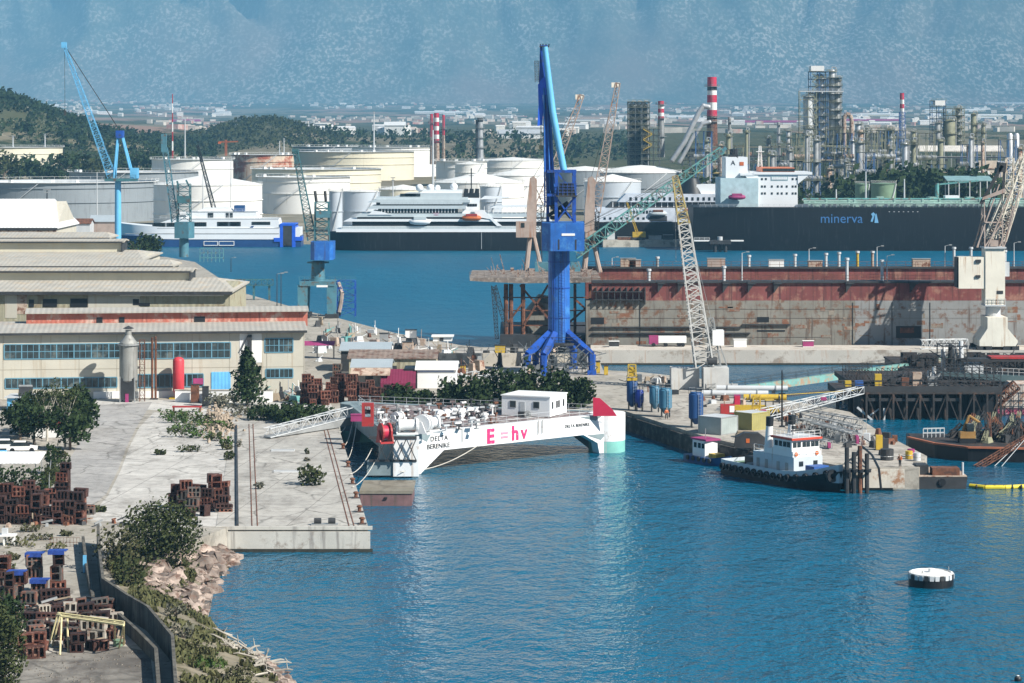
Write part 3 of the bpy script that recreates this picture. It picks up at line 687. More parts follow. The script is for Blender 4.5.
# ================================================================ SHIPS
M['hull_black'] = mat('hull_black', (.005,.006,.008), .5, var=.35, sc=.05, streak=((.022,.024,.026), .3))
M['hull_navy'] = mat('hull_navy', (.02,.07,.2), .4, var=.1); M['shipwhite'] = mat('ship_white', (.78,.8,.81), .35, var=.05, sc=.1)
M['shipgrey'] = mat('ship_grey', (.5,.56,.58), .4, var=.06); M['bright_blue'] = mat('bright_blue_paint', (.02,.11,.62), .4, var=.1)
M['deckgreen'] = mat('deck_green', (.27,.42,.36), .65, var=.3, sc=.15)
def text(s, size, loc, m, parent, name='lettering', rx=90, ry=0, rz=0, ext=.02, sx=1.0, sp=1.0, off=0):
    c = bpy.data.curves.new(name, 'FONT'); c.body = s; c.size = size; c.extrude = ext; c.space_character = sp; c.resolution_u = 3; c.offset = off
    tmp = bpy.data.objects.new('tmp', c); COL.objects.link(tmp); me = bpy.data.meshes.new_from_object(tmp); bpy.data.objects.remove(tmp)
    o = bpy.data.objects.new(name, me); COL.objects.link(o); me.materials.clear(); me.materials.append(m)
    o.rotation_euler = tuple(math.radians(a) for a in (rx,ry,rz)); o.scale = (sx,1,1); o.parent = parent; o.location = loc; return o
def hull(L, B, D, bow=1, rake=.06, flare=.0, stern=.9, z0=-2, sheer=0, ns=18, fine=.22):
    """hull along x from -L/2 to L/2, bow at +x when bow=1; D deck height"""
    mb = MB(); secs = []
    for i in range(ns+1):
        f = i/ns; x = -L/2+L*f
        full = min(1, stern+(1-stern)*min(1,f/.15)) if f < .15 else (1 if f < 1-fine else math.sqrt(max(0, 1-((f-(1-fine))/fine)**2.2)))
        wl = full*(1 if f < 1-fine else max(.02, 1-(f-(1-fine))/fine*.75)); dz = D+sheer*max(0, (f-.6)/.4)**2
        xb = x+rake*L*max(0, (f-.7)/.3); xs = x
        secs.append([(bow*xs, -B/2*wl*.92, z0), (bow*(xs*.5+xb*.5), -B/2*(wl*.5+full*.5), dz*.4), (bow*xb, -B/2*full-.01, dz), (bow*xb, B/2*full+.01, dz), (bow*(xs*.5+xb*.5), B/2*(wl*.5+full*.5), dz*.4), (bow*xs, B/2*wl*.92, z0)])
    for s_ in secs: mb.v += s_
    for i in range(ns):
        for k in range(5): a, b = i*6+k, (i+1)*6+k; mb.f.append((a, b, b+1, a+1) if bow == 1 else (a, a+1, b+1, b))
    mb.f.append(tuple(range(6))); mb.f.append(tuple(ns*6+k for k in range(5,-1,-1)))
    return mb
def wins(t, xs, y, z, w_, h_, m='glass', name='window', each=None):
    if name == 'window' if each is None else each:
        for x in xs: MB().box(x-w_/2, x+w_/2, y-.06, y+.05, z, z+h_).build(name, M[m], t, False)
    else:
        k = MB()
        for x in xs: k.box(x-w_/2, x+w_/2, y-.06, y+.05, z, z+h_)
        return k.build(name, M[m], t, False)
def rng(a, b, n): return [a+(b-a)*(i+.5)/n for i in range(n)]

# ---- blue and white ferry (bow to the left)
Y0 = 1031; s = F/Y0; t = thing('car_ferry', 'white and blue ferry with bright blue stern ramp, moored before the white tanks', 'ferry', (UX(210,Y0), Y0+6.5, 0))
X_ = lambda u: (u-210)/s; Z_ = lambda v: (247.3-v)/s; yf = -6.5
hull(182/s, 13, Z_(236), -1, .02, stern=1).build('hull', M['hull_navy'], t, False, smooth=30)
k = hull(180/s, 13.4, Z_(228), -1, .05, z0=Z_(236)+.01, stern=1, sheer=2.2); k.build('upper_hull', M['shipwhite'], t, False, smooth=30)
k = MB()
for a, b in ((204,217.5),(219,234)):
    for z in (Z_(245.6), Z_(241.6)): k.box(X_(a), X_(b), yf-.12, yf+.1, z-.12, z+.12)
    for x in (a, b): k.box(X_(x)-.12, X_(x)+.12, yf-.13, yf+.1, Z_(245.6)-.1, Z_(241.6)+.1)
k.build('hull_mark', M['white'], t, False)
k = MB(); k.prof_y([(X_(150),Z_(228)),(X_(280),Z_(228)),(X_(278),Z_(219)),(X_(172),Z_(219)),(X_(160),Z_(223))], yf, -yf); k.build('passenger_deck', M['shipwhite'], t, False)
k = MB(); k.prof_y([(X_(180),Z_(219)+.01),(X_(258),Z_(219)+.01),(X_(255),Z_(212)),(X_(187),Z_(212))], yf+1.2, -yf-1.2); k.build('upper_deck', M['shipwhite'], t, False)
k = MB(); k.prof_y([(X_(196),Z_(212)+.01),(X_(232),Z_(212)+.01),(X_(229),Z_(208.5)),(X_(203),Z_(208.5))], yf+3, -yf-3); k.build('bridge', M['shipwhite'], t, False)
wins(t, rng(X_(153),X_(165),6), yf-.06, Z_(227), 1.3, 1.6); wins(t, rng(X_(167),X_(176),4), yf-.06, Z_(227), 1.3, 1.6); wins(t, rng(X_(193),X_(206),6), yf-.06, Z_(226.5), 1.3, 1.6)
wins(t, rng(X_(218),X_(228),5), yf-.06, Z_(226.3), 1.4, 1.7); wins(t, rng(X_(230),X_(240),5), yf-.06, Z_(226.3), 1.4, 1.7); wins(t, rng(X_(252),X_(270),9), yf-.06, Z_(225), 1.0, 1.2); wins(t, rng(X_(206),X_(222),4), yf-.06, Z_(234), .7, 1.2)
wins(t, [X_(209),X_(211.5),X_(227),X_(231)], yf+1.14, Z_(218), 1.2, 1.9)
MB().prof_y([(X_(264),Z_(234)),(X_(266),Z_(228.6)),(X_(279),Z_(227.6)),(X_(280),Z_(234))], yf-.16, yf+.3).build('window', M['glass'], t, False)
k = MB(); k.box(X_(157),X_(279),yf-.25,yf+.1,Z_(228.9),Z_(228.5)); k.build('rubbing_strake', M['steel'], t, False)
k = MB(); k.prof_y([(X_(247),Z_(233)),(X_(251),Z_(226.5)),(X_(254),Z_(226)),(X_(252),Z_(230)),(X_(253.5),Z_(233.5))], yf-.2, yf+.05); k.build('emblem', M['hull_navy'], t, False)
k = MB(); k.box(X_(280),X_(283),yf-.3,-yf+.3,0,Z_(225)); k.box(X_(292),X_(295.5),yf-.3,-yf+.3,0,Z_(225)); k.box(X_(280),X_(295.5),yf-.35,-yf+.3,Z_(226),Z_(224)); k.box(X_(274),X_(280.5),yf-.4,0,Z_(242),Z_(238)); k.box(X_(295),X_(302),yf-.4,0,Z_(241),Z_(237)); k.build('stern_gate', M['bright_blue'], t, False)
MB().box(X_(283)+.02,X_(292)-.02,yf-.22,0,.6,Z_(226)-.02).build('stern_opening', M['dark'], t, False)
k = MB(); k.rail([V3((X_(190),yf+1.3,Z_(212))),V3((X_(255),yf+1.3,Z_(212)))], 1.1, 2.5, .05); k.rail([V3((X_(160),yf+.1,Z_(219))),V3((X_(277),yf+.1,Z_(219)))], 1.1, 2.5, .05); k.build('railing', M['white'], t, False)
MB().box(X_(233),X_(243),-3,3,Z_(212),Z_(206)).build('funnel', M['hull_navy'], t, False); k = MB(); k.box(X_(150),X_(279),yf-.08,yf+.1,Z_(219.4),Z_(218.8)); k.box(X_(180),X_(258),yf+1.1,yf+1.4,Z_(212.5),Z_(211.8)); k.box(X_(125),X_(279),yf-.3,yf-.2,Z_(234.2),Z_(233.6)); k.build('deck_edge', M['steel'], t, False)
k = MB(); k.bar((X_(212),0,Z_(208)),(X_(212),0,Z_(203)),.15); k.cbox((X_(222),0,Z_(207.5)),(5,2,.4)); k.build('radar_mast', M['white'], t, False)

# ---- dark-hulled expedition cruise ship (bow left)
Y0 = 999; s = F/Y0; t = thing('cruise_ship', 'black-hulled cruise yacht with stacked silver decks and white radar domes', 'cruise ship', (UX(440,Y0), Y0+7.5, 0))
X_ = lambda u: (u-440)/s; Z_ = lambda v: (250.8-v)/s; yf = -7.5
hull(222/s, 15, Z_(232), -1, .012, stern=1, fine=.16).build('hull', M['hull_black'], t, False, smooth=30)
def deck(u0, u1, v0, v1, inset, m='shipgrey', cut=2, name='deck'):
    k = MB(); k.prof_y([(X_(u0),Z_(v0)+.01),(X_(u1),Z_(v0)+.01),(X_(u1),Z_(v1)),(X_(u0+cut),Z_(v1))], yf+inset, -yf-inset); return k.build(name, M[m], t, False)
deck(336, 556, 232, 229, .1, 'shipwhite', 0, 'bulwark'); deck(341, 552, 229, 226, .6, cut=1); deck(352, 552, 226, 221.5, 1.3, 'black', 0, 'window_band'); deck(343, 552, 221.5, 219, .5, 'shipwhite', 5)
deck(357, 472, 219, 217, 1.6, 'black', 0, 'window_band'); deck(355, 552, 217, 213.5, .9, 'shipgrey', 6); deck(376, 458, 213.5, 209, 1.6, 'glass', 2, 'window_band'); deck(366, 466, 208.8, 205.5, .8, 'shipgrey', 6); deck(376, 462, 205.5, 202.5, 1.6, 'glass', 0, 'window_band'); deck(367, 470, 202.4, 199.4, .9, 'shipgrey', 8); deck(376, 468, 199.4, 197.2, 1.8, 'shipgrey', 0)
deck(393, 462, 197.2, 193, 2.2, 'shipgrey', 14); deck(420, 462, 193, 190, 3, 'shipwhite', 3)
wins(t, rng(X_(403),X_(417),3), yf+2.1, Z_(196.4), 4.2, 1.1); wins(t, rng(X_(380),X_(462),22), yf+.7, Z_(204.2), 1.4, .9, 'shipgrey', 'mullion'); wins(t, rng(X_(380),X_(456),24), yf+1.5, Z_(212.6), .25, 1.5, 'shipwhite', 'mullion')
for u in (419, 430, 437, 453.5):
    MB().sphere((X_(u), -2+R(-1,1), Z_(188.6 if u != 453.5 else 187.5)+.2), 1.5 if u != 437 else 1.15, 12).build('radome', M['shipwhite'], t, False, smooth=True)
    MB().cyl((X_(u),-2,Z_(193)),(X_(u),-2,Z_(189)),.35,n=6).build('radome_stand', M['shipwhite'], t, False)
k = MB(); k.box(X_(438),X_(462),-3,3,Z_(194.5),Z_(193.5)); k.rail([V3((X_(438),-3,Z_(193.5))),V3((X_(462),-3,Z_(193.5)))],1.2,2,.06); k.build('mast_platform', M['shipwhite'], t, False)
k = MB(); k.prof_y([(X_(462),Z_(217)),(X_(477),Z_(217)),(X_(480),Z_(198)),(X_(463),Z_(198))], -5, 5); k.build('funnel_casing', M['shipwhite'], t, False)
k = MB()
for u in (465, 470.5, 476): k.cyl((X_(u),-1,Z_(200)), (X_(u)+.4,-1,Z_(189)), 1.0, .8, 10)
k.box(X_(463),X_(479),-4,4,Z_(201),Z_(193.5)); k.cyl((X_(471),0,Z_(193)),(X_(471),0,Z_(168.5)),.22,n=6); k.bar((X_(468.5),0,Z_(176)),(X_(473.5),0,Z_(176)),.12); k.build('funnel', M['black'], t, False)
wins(t, rng(X_(467),X_(477),4), -5.06, Z_(206.5), .9, 1.0, 'black', 'vent')
MB().prof_y([(X_(473),Z_(210)),(X_(483),Z_(210)),(X_(502),Z_(226)),(X_(497),Z_(226)),(X_(490),Z_(219)),(X_(478),Z_(217))], yf+.2, yf+2).build('aft_arch', M['shipwhite'], t, False)
def lifeboat(t, x, y, z, L, m, cov, name='lifeboat'):
    k = MB(); n = 10
    for half, zz0, zz1 in ((0, -.16, .06), (1, .06, .24)):
        pass
    k.lathe((0,0,0), [(.001,-.5),(.12,-.44),(.18,-.25),(.19,0),(.18,.25),(.12,.44),(.001,.5)], 12)
    k.v = [(x+c*L, y+b*L*.9, z+a*L*.8) for a, b, c in k.v]; k.f = [f[::-1] for f in k.f]
    o = k.build(name, M[m], t, False, smooth=True)
    MB().box(x-L*.28, x+L*.28, y-L*.15, y+L*.1, z+L*.09, z+L*.2).build('canopy', M[cov], t, False); return o
lifeboat(t, X_(420), yf+.3, Z_(221.5), 22/s, 'shipwhite', 'shipgrey', 'tender'); lifeboat(t, X_(471.5), yf-.2, Z_(217.8), 20/s, 'orange', 'red'); lifeboat(t, X_(436), yf+1.5, Z_(215), 10/s, 'magenta', 'magenta', 'rescue_boat')
MB().prof_y([(X_(368),Z_(214.6)),(X_(392),Z_(214.6)),(X_(380),Z_(211.5)),(X_(373),Z_(210.5))], yf+.6, -yf-.6).build('fore_screen', M['shipwhite'], t, False)
k = MB(); k.prof_y([(X_(480),Z_(199.5)),(X_(510),Z_(198)),(X_(508),Z_(197)),(X_(484),Z_(196.5))],-4,4); k.prof_y([(X_(490),Z_(208)),(X_(548),Z_(207)),(X_(546),Z_(205.5)),(X_(496),Z_(205.5))],-6,6); k.build('aft_canopy', M['shipwhite'], t, False)
k = MB()
for x in rng(X_(482),X_(546),14): k.bar((x,-5.5,Z_(214)),(x,-5.5,Z_(206)),.12)
k.rail([V3((X_(480),yf+1,Z_(213.5))),V3((X_(550),yf+1,Z_(213.5)))],1.1,2,.05); k.rail([V3((X_(343),yf+.3,Z_(229))),V3((X_(552),yf+.3,Z_(229)))],1.0,2.5,.04); k.build('railing', M['white'], t, False)
k = MB(); k.bar((X_(481.5),yf-.1,Z_(249)),(X_(481.5),yf-.1,Z_(232)),.1); k.build('draught_mark', M['lgrey'], t, False)

# ---- passenger ship behind the concrete mole
Y0 = 1046; s = F/Y0; t = thing('passenger_ship', 'white passenger ship with dark hull and black funnel, half hidden behind the tanker stern', 'passenger ship', (UX(650,Y0), Y0+7, 0))
X_ = lambda u: (u-650)/s; Z_ = lambda v: (245.3-v)/s; yf = -7
hull(150/s, 14, Z_(222), -1, .0, stern=1).build('hull', M['hull_black'], t, False, smooth=30)
k = MB(); k.prof_y([(X_(588),Z_(222)+.01),(X_(722),Z_(222)+.01),(X_(722),Z_(208)),(X_(596),Z_(208))],yf+.1,-yf-.1); k.build('superstructure', mat('ship_lilac_white', (.58,.63,.7), .4), t, False)
k = MB(); k.prof_y([(X_(606),Z_(208)+.01),(X_(722),Z_(208)+.01),(X_(722),Z_(202.2)),(X_(612),Z_(202.2))],yf+2.2,-yf-2.2); k.build('promenade', M['dark'], t, False)
k = MB(); k.prof_y([(X_(618),Z_(202.2)+.01),(X_(722),Z_(202.2)+.01),(X_(722),Z_(194)),(X_(626),Z_(194))],yf+1,-yf-1); k.build('upper_deck', MATS['ship_lilac_white'], t, False)
k = MB(); k.box(X_(697),X_(717),-4,4,Z_(194),Z_(184.5)); k.build('deckhouse', M['shipwhite'], t, False)
k = MB(); k.lathe((X_(692.5),0,Z_(194.5)), [(5.6,0),(4.9,2),(3.0,6.2),(2.9,6.4),(.01,6.5)], 18); k.build('funnel', M['black'], t, False, smooth=30)
wins(t, rng(X_(602),X_(652),9), yf+.04, Z_(219.5), .9, .9); wins(t, rng(X_(626),X_(652),8), yf+.04, Z_(213.5), .8, 1.2); wins(t, rng(X_(628),X_(718),16), yf+.94, Z_(200.5), .9, 1.3); wins(t, rng(X_(610),X_(720),18), yf+2.1, Z_(207.4), .25, 2, 'shipwhite', 'stanchion'); 
for u in (658, 689): lifeboat(t, X_(u), yf-.3, Z_(212.4 if u > 670 else 213.5), 18/s, 'shipwhite' if u > 670 else 'shipgrey', 'orange' if u > 670 else 'rust')
k = MB(); k.box(X_(650),X_(667),yf-.1,yf+1,Z_(221),Z_(216)); k.build('boat_recess', M['dark'], t, False)

# ---- black tanker
Y0 = 998; s = F/Y0; t = thing('oil_tanker', 'huge black oil tanker with white bridge and green deck pipes', 'oil tanker', (UX(880,Y0), Y0+20, 0))
X_ = lambda u: (u-880)/s; Z_ = lambda v: (250.6-v)/s; yf = -20.0; zd = Z_(207)
k = hull(560/s, 40, zd, 1, .0, stern=.8, z0=-2, ns=24, fine=.12); o_ = -(694-880)/s-(-560/s/2)
k.v = [(x+(560/2-(880-694))/s, y, z) for x, y, z in k.v]; k.build('hull', M['hull_black'], t, False, smooth=30)
M['letter_blue'] = mat('lettering_blue', (.05,.16,.36), .5)
text('minerva', 10.2/s*1.33, (X_(820), yf-.12, Z_(222.4)), M['letter_blue'], t, 'ship_name', sx=.98)
k = MB(); k.prof_y([(X_(870.5),Z_(221)),(X_(872.5),Z_(221.5)),(X_(875),Z_(213.5)),(X_(873.5),Z_(211.8)),(X_(871),Z_(213.5)),(X_(872.4),Z_(216))],yf-.16,yf+.2); k.prof_y([(X_(874.5),Z_(222.4)),(X_(878.5),Z_(222.4)),(X_(876.2),Z_(212.8)),(X_(875),Z_(214.5))],yf-.19,yf+.2); k.build('bow_emblem', mat('emblem_blue', (.16,.38,.6), .5), t, False)
k = MB()
for x in rng(X_(887),X_(920),7): k.box(x-.25,x+.25,yf-.1,yf+.1,Z_(211.6),Z_(211))
k.build('hull_marks', M['lgrey'], t, False)
ym = -12                                        # accommodation block
k = MB(); k.box(X_(760),X_(800),ym,14,zd,Z_(174.5)); k.build('bridge_block', M['shipwhite'], t, False)
k = MB(); k.box(X_(755),X_(814.5),ym-.6,16,Z_(174.5)+.01,Z_(172)); k.prof_y([(X_(800),Z_(174.4)),(X_(812),Z_(174.4)),(X_(800),Z_(184))],ym-.3,ym+.6); k.prof_y([(X_(760),Z_(174.4)),(X_(760),Z_(192)),(X_(746),Z_(174.4))],ym-.3,ym+.6); k.box(X_(742),X_(756),ym-.5,4,Z_(175.5),Z_(173)); k.build('bridge_wing', M['shipwhite'], t, False)
k = MB(); k.box(X_(764),X_(797),ym+.6,12,Z_(172)+.01,Z_(167.6)); k.build('wheelhouse', mat('bridge_orange', (.62,.2,.09), .5), t, False)
wins(t, rng(X_(765),X_(797),12), ym+.54, Z_(171.5), 1.1, 1.2)
for v in (180, 187.5, 194.5): wins(t, [X_(u) for u in ((764,768,795,799) if v < 185 else (764,767,774,780,784,789,795,798))], ym-.06, Z_(v), .7, .8)
k = MB(); k.box(X_(773),X_(790),ym-.12,ym+.1,Z_(180.5),Z_(176.2)); k.build('name_board', mat('board_grey', (.3,.42,.44), .5), t, False)
k = MB()
for x in rng(X_(774),X_(789),9): k.box(x-.35,x+.35,ym-.2,ym,Z_(179.6),Z_(177))
k.build('board_lettering', M['shipwhite'], t, False)
k = MB(); k.box(X_(728),X_(750),-10,10,zd,Z_(157)); k.build('funnel_casing', M['shipwhite'], t, False); k = MB(); k.box(X_(722),X_(760),-13,13,zd,Z_(178)); k.build('engine_casing', mat('casing_teal', (.42,.55,.58), .5), t, False)
k = MB(); k.cyl((X_(738),0,Z_(157)),(X_(738),0,Z_(149)),1.6,n=10); k.box(X_(733),X_(742),-3,3,Z_(157),Z_(154.5)); k.build('funnel', M['black'], t, False)
wins(t, [X_(744)], -10.08, Z_(165.5), 1.6, 1.4, 'orange', 'funnel_mark'); text('A', 2.6, (X_(733), -10.1, Z_(165)), M['dark'], t, 'funnel_letter')
lifeboat(t, X_(738), -15, Z_(197), 18/s, 'magenta', 'magenta', 'free_fall_lifeboat')
k = MB(); k.lattice((X_(765),0,Z_(167)),(X_(765),0,Z_(146)),1.6,.8,6,.15); k.box(X_(761),X_(769),-1,1,Z_(152),Z_(151.4)); k.build('radar_mast', M['white'], t, False)
for (z, y, m) in ((2.2,-15,'deckgreen'),(3.1,-14,'teal'),(1.5,-16.5,'deckgreen'),(2.7,-11,'lgrey')): MB().cyl((X_(805),y,zd+z),(X_(1150),y,zd+z),.34,n=6).build('deck_pipe', M[m], t, False)
k = MB(); k.rail([V3((X_(700),yf+.6,zd)),V3((X_(1150),yf+.6,zd))],1.2,2.2,.06); k.build('railing', M['lgrey'], t, False)
k = MB()
for x in rng(X_(808),X_(1150),60): k.box(x-.35,x+.35,-15.5,-14.2,zd,zd+R(1,3.4))
for x in rng(X_(815),X_(1150),26): k.box(x-1.6,x+1.2,R(-13,-6),-3,zd,zd+R(1,4))
each(k, 'deck_gear', M['deckgreen'], t, False)
k = MB(); k.box(X_(948),X_(962),-14,-9,zd,zd+4.4); k.build('deckhouse', M['shipwhite'], t, False)
for u in (840, 870, 909): MB().cyl((X_(u),-8,zd),(X_(u),-8,zd+R(6,14)),.4,.25,8).build('vent_post', M['lgrey'], t, False)
k = MB(); k.cyl((X_(943),-6,zd),(X_(943),-6,zd+9),.8,n=10); k.bar((X_(943),-6,zd+8.5),(X_(985),-6,zd+10),.45); k.build('hose_crane', M['teal'], t, False)

# ---- concrete mole, mooring dolphin and the small crane on it
k = MB(); a, b = P(604,242,2.6), P(741,240,2.6); k.prism([(a.x,1029),(b.x,1033),(b.x+2,1043),(a.x,1043)], -4, 2.6); struct('mole', k, M['conc'])
t = thing('crawler_crane', 'yellow crawler crane with a low boom on the far concrete mole', 'crawler crane', (UX(640,1036),1036,2.6)); s = F/1036
k = MB(); k.box(-3.4,2,-2.4,-1.3,0,1); k.box(-3.4,2,1.3,2.4,0,1); k.build('track', M['dark'], t, False); MB().box(-3,2.2,-1.6,1.6,1.1,3.2).build('cab', M['yellow'], t, False)
k = MB(); k.lattice((-1,0,2.5),((627-640)/s,0,15),.9,.5,9,.14); k.build('boom', M['yellow'], t, False)
for i, (u, w_, h_, m, lb) in enumerate(((611,3,3,'lgrey','pale crate on the left end of the concrete mole'),(655,5,1.6,'steel','low steel stack on the concrete mole beside the crawler crane'),(668,4,2,'dark','dark machine on the concrete mole'),(625,6,1.2,'rust','rusty plates lying on the concrete mole'))):
    t = thing('crate', lb, 'crate', (UX(u,1036),1036,2.6), group='goods on the mole'); MB().box(-w_/2,w_/2,-1.2,1.2,.15,h_).build('body', M[m], t, False); k = MB(); k.box(-w_/2-.1,w_/2+.1,-1.3,1.3,h_,h_+.12); k.box(-w_/2,-w_/2+.4,-1.25,1.25,0,.15); k.box(w_/2-.4,w_/2,-1.25,1.25,0,.15); k.build('lid', M['steel'], t, False)
t = thing('mooring_dolphin', 'dark mooring dolphin with a white catwalk by the tanker stern', 'mooring dolphin', (UX(720,992),992,0)); s = F/992
k = MB()
for x, y in ((-2,-2),(2,-2),(2,2),(-2,2),(0,0)): k.cyl((x,y,-4),(x,y,3),.6,n=8)
k.box(-4,4,-3,3,3,4.4); k.build('pile_cap', M['dark'], t, False); k = MB(); k.box(-26/s,-4,-.6,.6,4,4.5); k.rail([V3((-26/s,-.6,4.5)),V3((-4,-.6,4.5))],1,2,.06); k.box(4,9,-.6,.6,4,4.5); k.build('catwalk', M['white'], t, False); MB().cyl((0,0,4.4),(0,0,5.8),1.0,1.0,12).build('bollard', M['lgrey'], t, False)
# ================================================================ CRANES
def crane(label, u, vb, zb=2.8, name='quay_crane', Y=None):
    b = P(u, vb, zb) if Y is None else V3((UX(u,Y), Y, zb)); t = thing(name, label, 'crane', b, group='cranes of the shipyard')
    s = F/b.y; return t, s, (lambda q: (q-u)/s), (lambda q: VZ(q, b.y)-zb)
M['skyblue'] = mat('sky_blue_paint', (.13,.42,.68), .45, var=.1); M['cranegreen'] = mat('crane_green', (.045,.14,.16), .6, var=.3, spots=((.1,.06,.04), .3, .6))
M['crane_teal2'] = mat('crane_teal', (.07,.19,.24), .6, var=.2, spots=((.12,.08,.05), .25, .5)); M['beige'] = mat('crane_beige', (.36,.29,.25), .65, var=.2, sc=.4, streak=((.3,.15,.09), .35))
M['crane_white'] = mat('crane_cream', (.74,.69,.58), .55, var=.08, sc=.3, streak=((.42,.25,.14), .28)); M['cobalt'] = mat('cobalt_paint', (.012,.07,.34), .5, var=.25, sc=.4, spots=((.03,.05,.12), .3, .7), streak=((.03,.04,.09), .25))
M['cobalt_light'] = mat('cobalt_light', (.02,.12,.42), .5, var=.18, sc=.4, spots=((.05,.2,.5), .3, .5), streak=((.04,.07,.2), .3))
# ---- slim sky-blue crane
t, s, X_, Z_ = crane('slim sky-blue crane with a raised lattice jib on one thin column', 118, 0, Y=720)
MB().cyl((0,0,0),(0,0,Z_(181)),.95,.85,16).build('column', M['skyblue'], t, False, smooth=40)
k = MB(); k.box(X_(106),X_(137),-2.5,2.5,Z_(181),Z_(178.5)); k.rail([V3((X_(106),-2.5,Z_(178.5))),V3((X_(137),-2.5,Z_(178.5)))],1,1.5,.05); k.build('slewing_platform', M['cranegreen'], t, False)
k = MB(); k.box(X_(131),X_(138),-2,2,Z_(178.4),Z_(168)); k.build('machine_house', M['skyblue'], t, False)
k = MB()
for y in (-1.6,1.6):
    k.cyl((X_(114.5),y,Z_(178)),(X_(118.5),y*.6,Z_(131)),.26,n=6); k.cyl((X_(131),y,Z_(170)),(X_(121),y*.6,Z_(131)),.26,n=6)
k.build('a_frame', M['skyblue'], t, False); MB().box(X_(116.5),X_(123.5),-1.6,1.6,Z_(138),Z_(130.5)).build('mast_head', M['cobalt'], t, False)
k = MB(); k.lattice((X_(112),0,Z_(177)),(X_(64.5),0,Z_(46)),2.2,.7,34,.085,br=.05); k.cbox((X_(64),0,Z_(45)),(1.4,.8,1.6)); k.build('jib', M['skyblue'], t, False)
k = MB(); k.bar((X_(65),.3,Z_(46)),(X_(120),.3,Z_(131)),.09); k.bar((X_(65),-.3,Z_(46)),(X_(120),-.3,Z_(131)),.09); k.build('luffing_rope', M['dark'], t, False)
k = MB(); k.bar((X_(64.5),0,Z_(46)),(X_(65),0,Z_(112)),.06); k.cbox((X_(65),0,Z_(113)),(.6,.5,1.4)); k.build('hoist_rope', M['dark'], t, False)
k = MB(); k.box(X_(105),X_(110),-1,1,Z_(181),Z_(175)); k.build('cabin', M['dark'], t, False)
# ---- dark teal crane in front of the ferry
t, s, X_, Z_ = crane('dark teal crane on one leg in front of the white and blue ferry', 184, 257)
MB().cyl((0,0,0),(0,0,Z_(238)),1.7,1.6,14).build('column', M['crane_teal2'], t, False, smooth=40)
MB().prism([(X_(175.5),-3),(X_(190),-4),(X_(194),-1),(X_(193),4),(X_(176),4)], Z_(238), Z_(222)).build('machine_house', M['crane_teal2'], t, False)
k = MB(); k.lattice((X_(184),0,Z_(222)),(X_(184),0,Z_(184)),4.4,4.2,5,.22); k.box(X_(178),X_(190),-2.4,2.4,Z_(203),Z_(196)); k.build('tower', M['cranegreen'], t, False)
k = MB(); k.bar((X_(178.5),0,Z_(186)),(X_(177),0,Z_(181)),.4); k.bar((X_(189),0,Z_(186)),(X_(186),0,Z_(180)),.4); k.build('head_sheave', M['cranegreen'], t, False)
k = MB(); k.lattice((X_(175),0,Z_(222)),(X_(165),0,Z_(148)),2.2,1.6,16,.17); k.box(X_(161.5),X_(166.5),-.9,.9,Z_(152),Z_(134)); k.build('jib', M['crane_teal2'], t, False)
k = MB(); k.cyl((X_(181),-2.5,Z_(214)),(X_(187),-2.5,Z_(214)),.9,n=10); k.build('winch_drum', M['lgrey'], t, False)
# ---- teal portal crane with blue house
t, s, X_, Z_ = crane('teal portal crane with a cobalt blue machine house above its gantry legs', 318, 317)
k = MB()
for x in (304, 333):
    for y in (-3.5, 3.5):
        MB().prof_y([(X_(x)-1.1,0),(X_(x)+.9,0),(X_(x)+1.2,Z_(284)),(X_(x)-1.2,Z_(284))], y-.8, y+.8).build('leg', M['crane_teal2'], t, False)
k.box(X_(301),X_(336),-4.5,4.5,Z_(285),Z_(280.5)); k.rail([V3((X_(301),-4.5,Z_(280.5))),V3((X_(357),-4.5,Z_(280.5)))],1.1,1.2,.05); k.build('portal_beam', M['crane_teal2'], t, False)
MB().box(X_(318),X_(329),-4.7,-4.4,Z_(286),Z_(284)).build('name_plate', M['white'], t, False)
MB().cyl((0,0,Z_(281)),(0,0,Z_(261)),1.7,1.5,14).build('column', M['crane_teal2'], t, False, smooth=40); MB().lathe((0,0,Z_(263)),[(1.6,0),(2.6,0),(2.6,.3),(1.6,.3)],12).build('ring_platform', M['cranegreen'], t, False)
MB().prism([(X_(312),-4.4),(X_(316),-5.6),(X_(331),-5.6),(X_(334.5),-4),(X_(334.5),3),(X_(312),3)], Z_(259), Z_(241)).build('machine_house', M['cobalt_light'], t, False)
k = MB(); k.lattice((X_(322),0,Z_(241)),(X_(322),0,Z_(202)),3.3,3.1,6,.2); k.box(X_(316),X_(331),-2,2,Z_(217.5),Z_(211)); k.build('tower', M['cranegreen'], t, False); MB().box(X_(316.5),X_(330.5),-2.1,-1.9,Z_(217.5),Z_(211)).build('control_cabin', M['crane_teal2'], t, False)
k = MB(); k.cyl((X_(316.5),0,Z_(202)),(X_(315),0,Z_(191)),.35,n=5); k.cyl((X_(326),0,Z_(202)),(X_(325),0,Z_(191)),.35,n=5); k.build('head_sheave', M['dark'], t, False)
k = MB(); k.lattice((X_(312),0,Z_(240)),(X_(295.5),0,Z_(151)),2.0,1.1,20,.13); k.cbox((X_(295.5),0,Z_(151)),(1.6,1,1.4)); k.build('jib', M['cranegreen'], t, False)
k = MB(); k.lattice((X_(346),2,0),(X_(346),2,Z_(281)),4.2,4.2,5,.13); k.build('stair_tower', M['cobalt'], t, False); k = MB(); k.path([(X_(338),1,Z_(283)),(X_(342),0,Z_(293)),(X_(341),0,Z_(303)),(X_(339),0,Z_(312))],.5,6); k.build('cable_guide', M['beige'], t, False)
k = MB()
for x in (304,333): k.box(X_(x)-1.6,X_(x)+1.6,-4.6,-2.4,-.1,1.0); k.box(X_(x)-1.6,X_(x)+1.6,2.4,4.6,-.1,1.0)
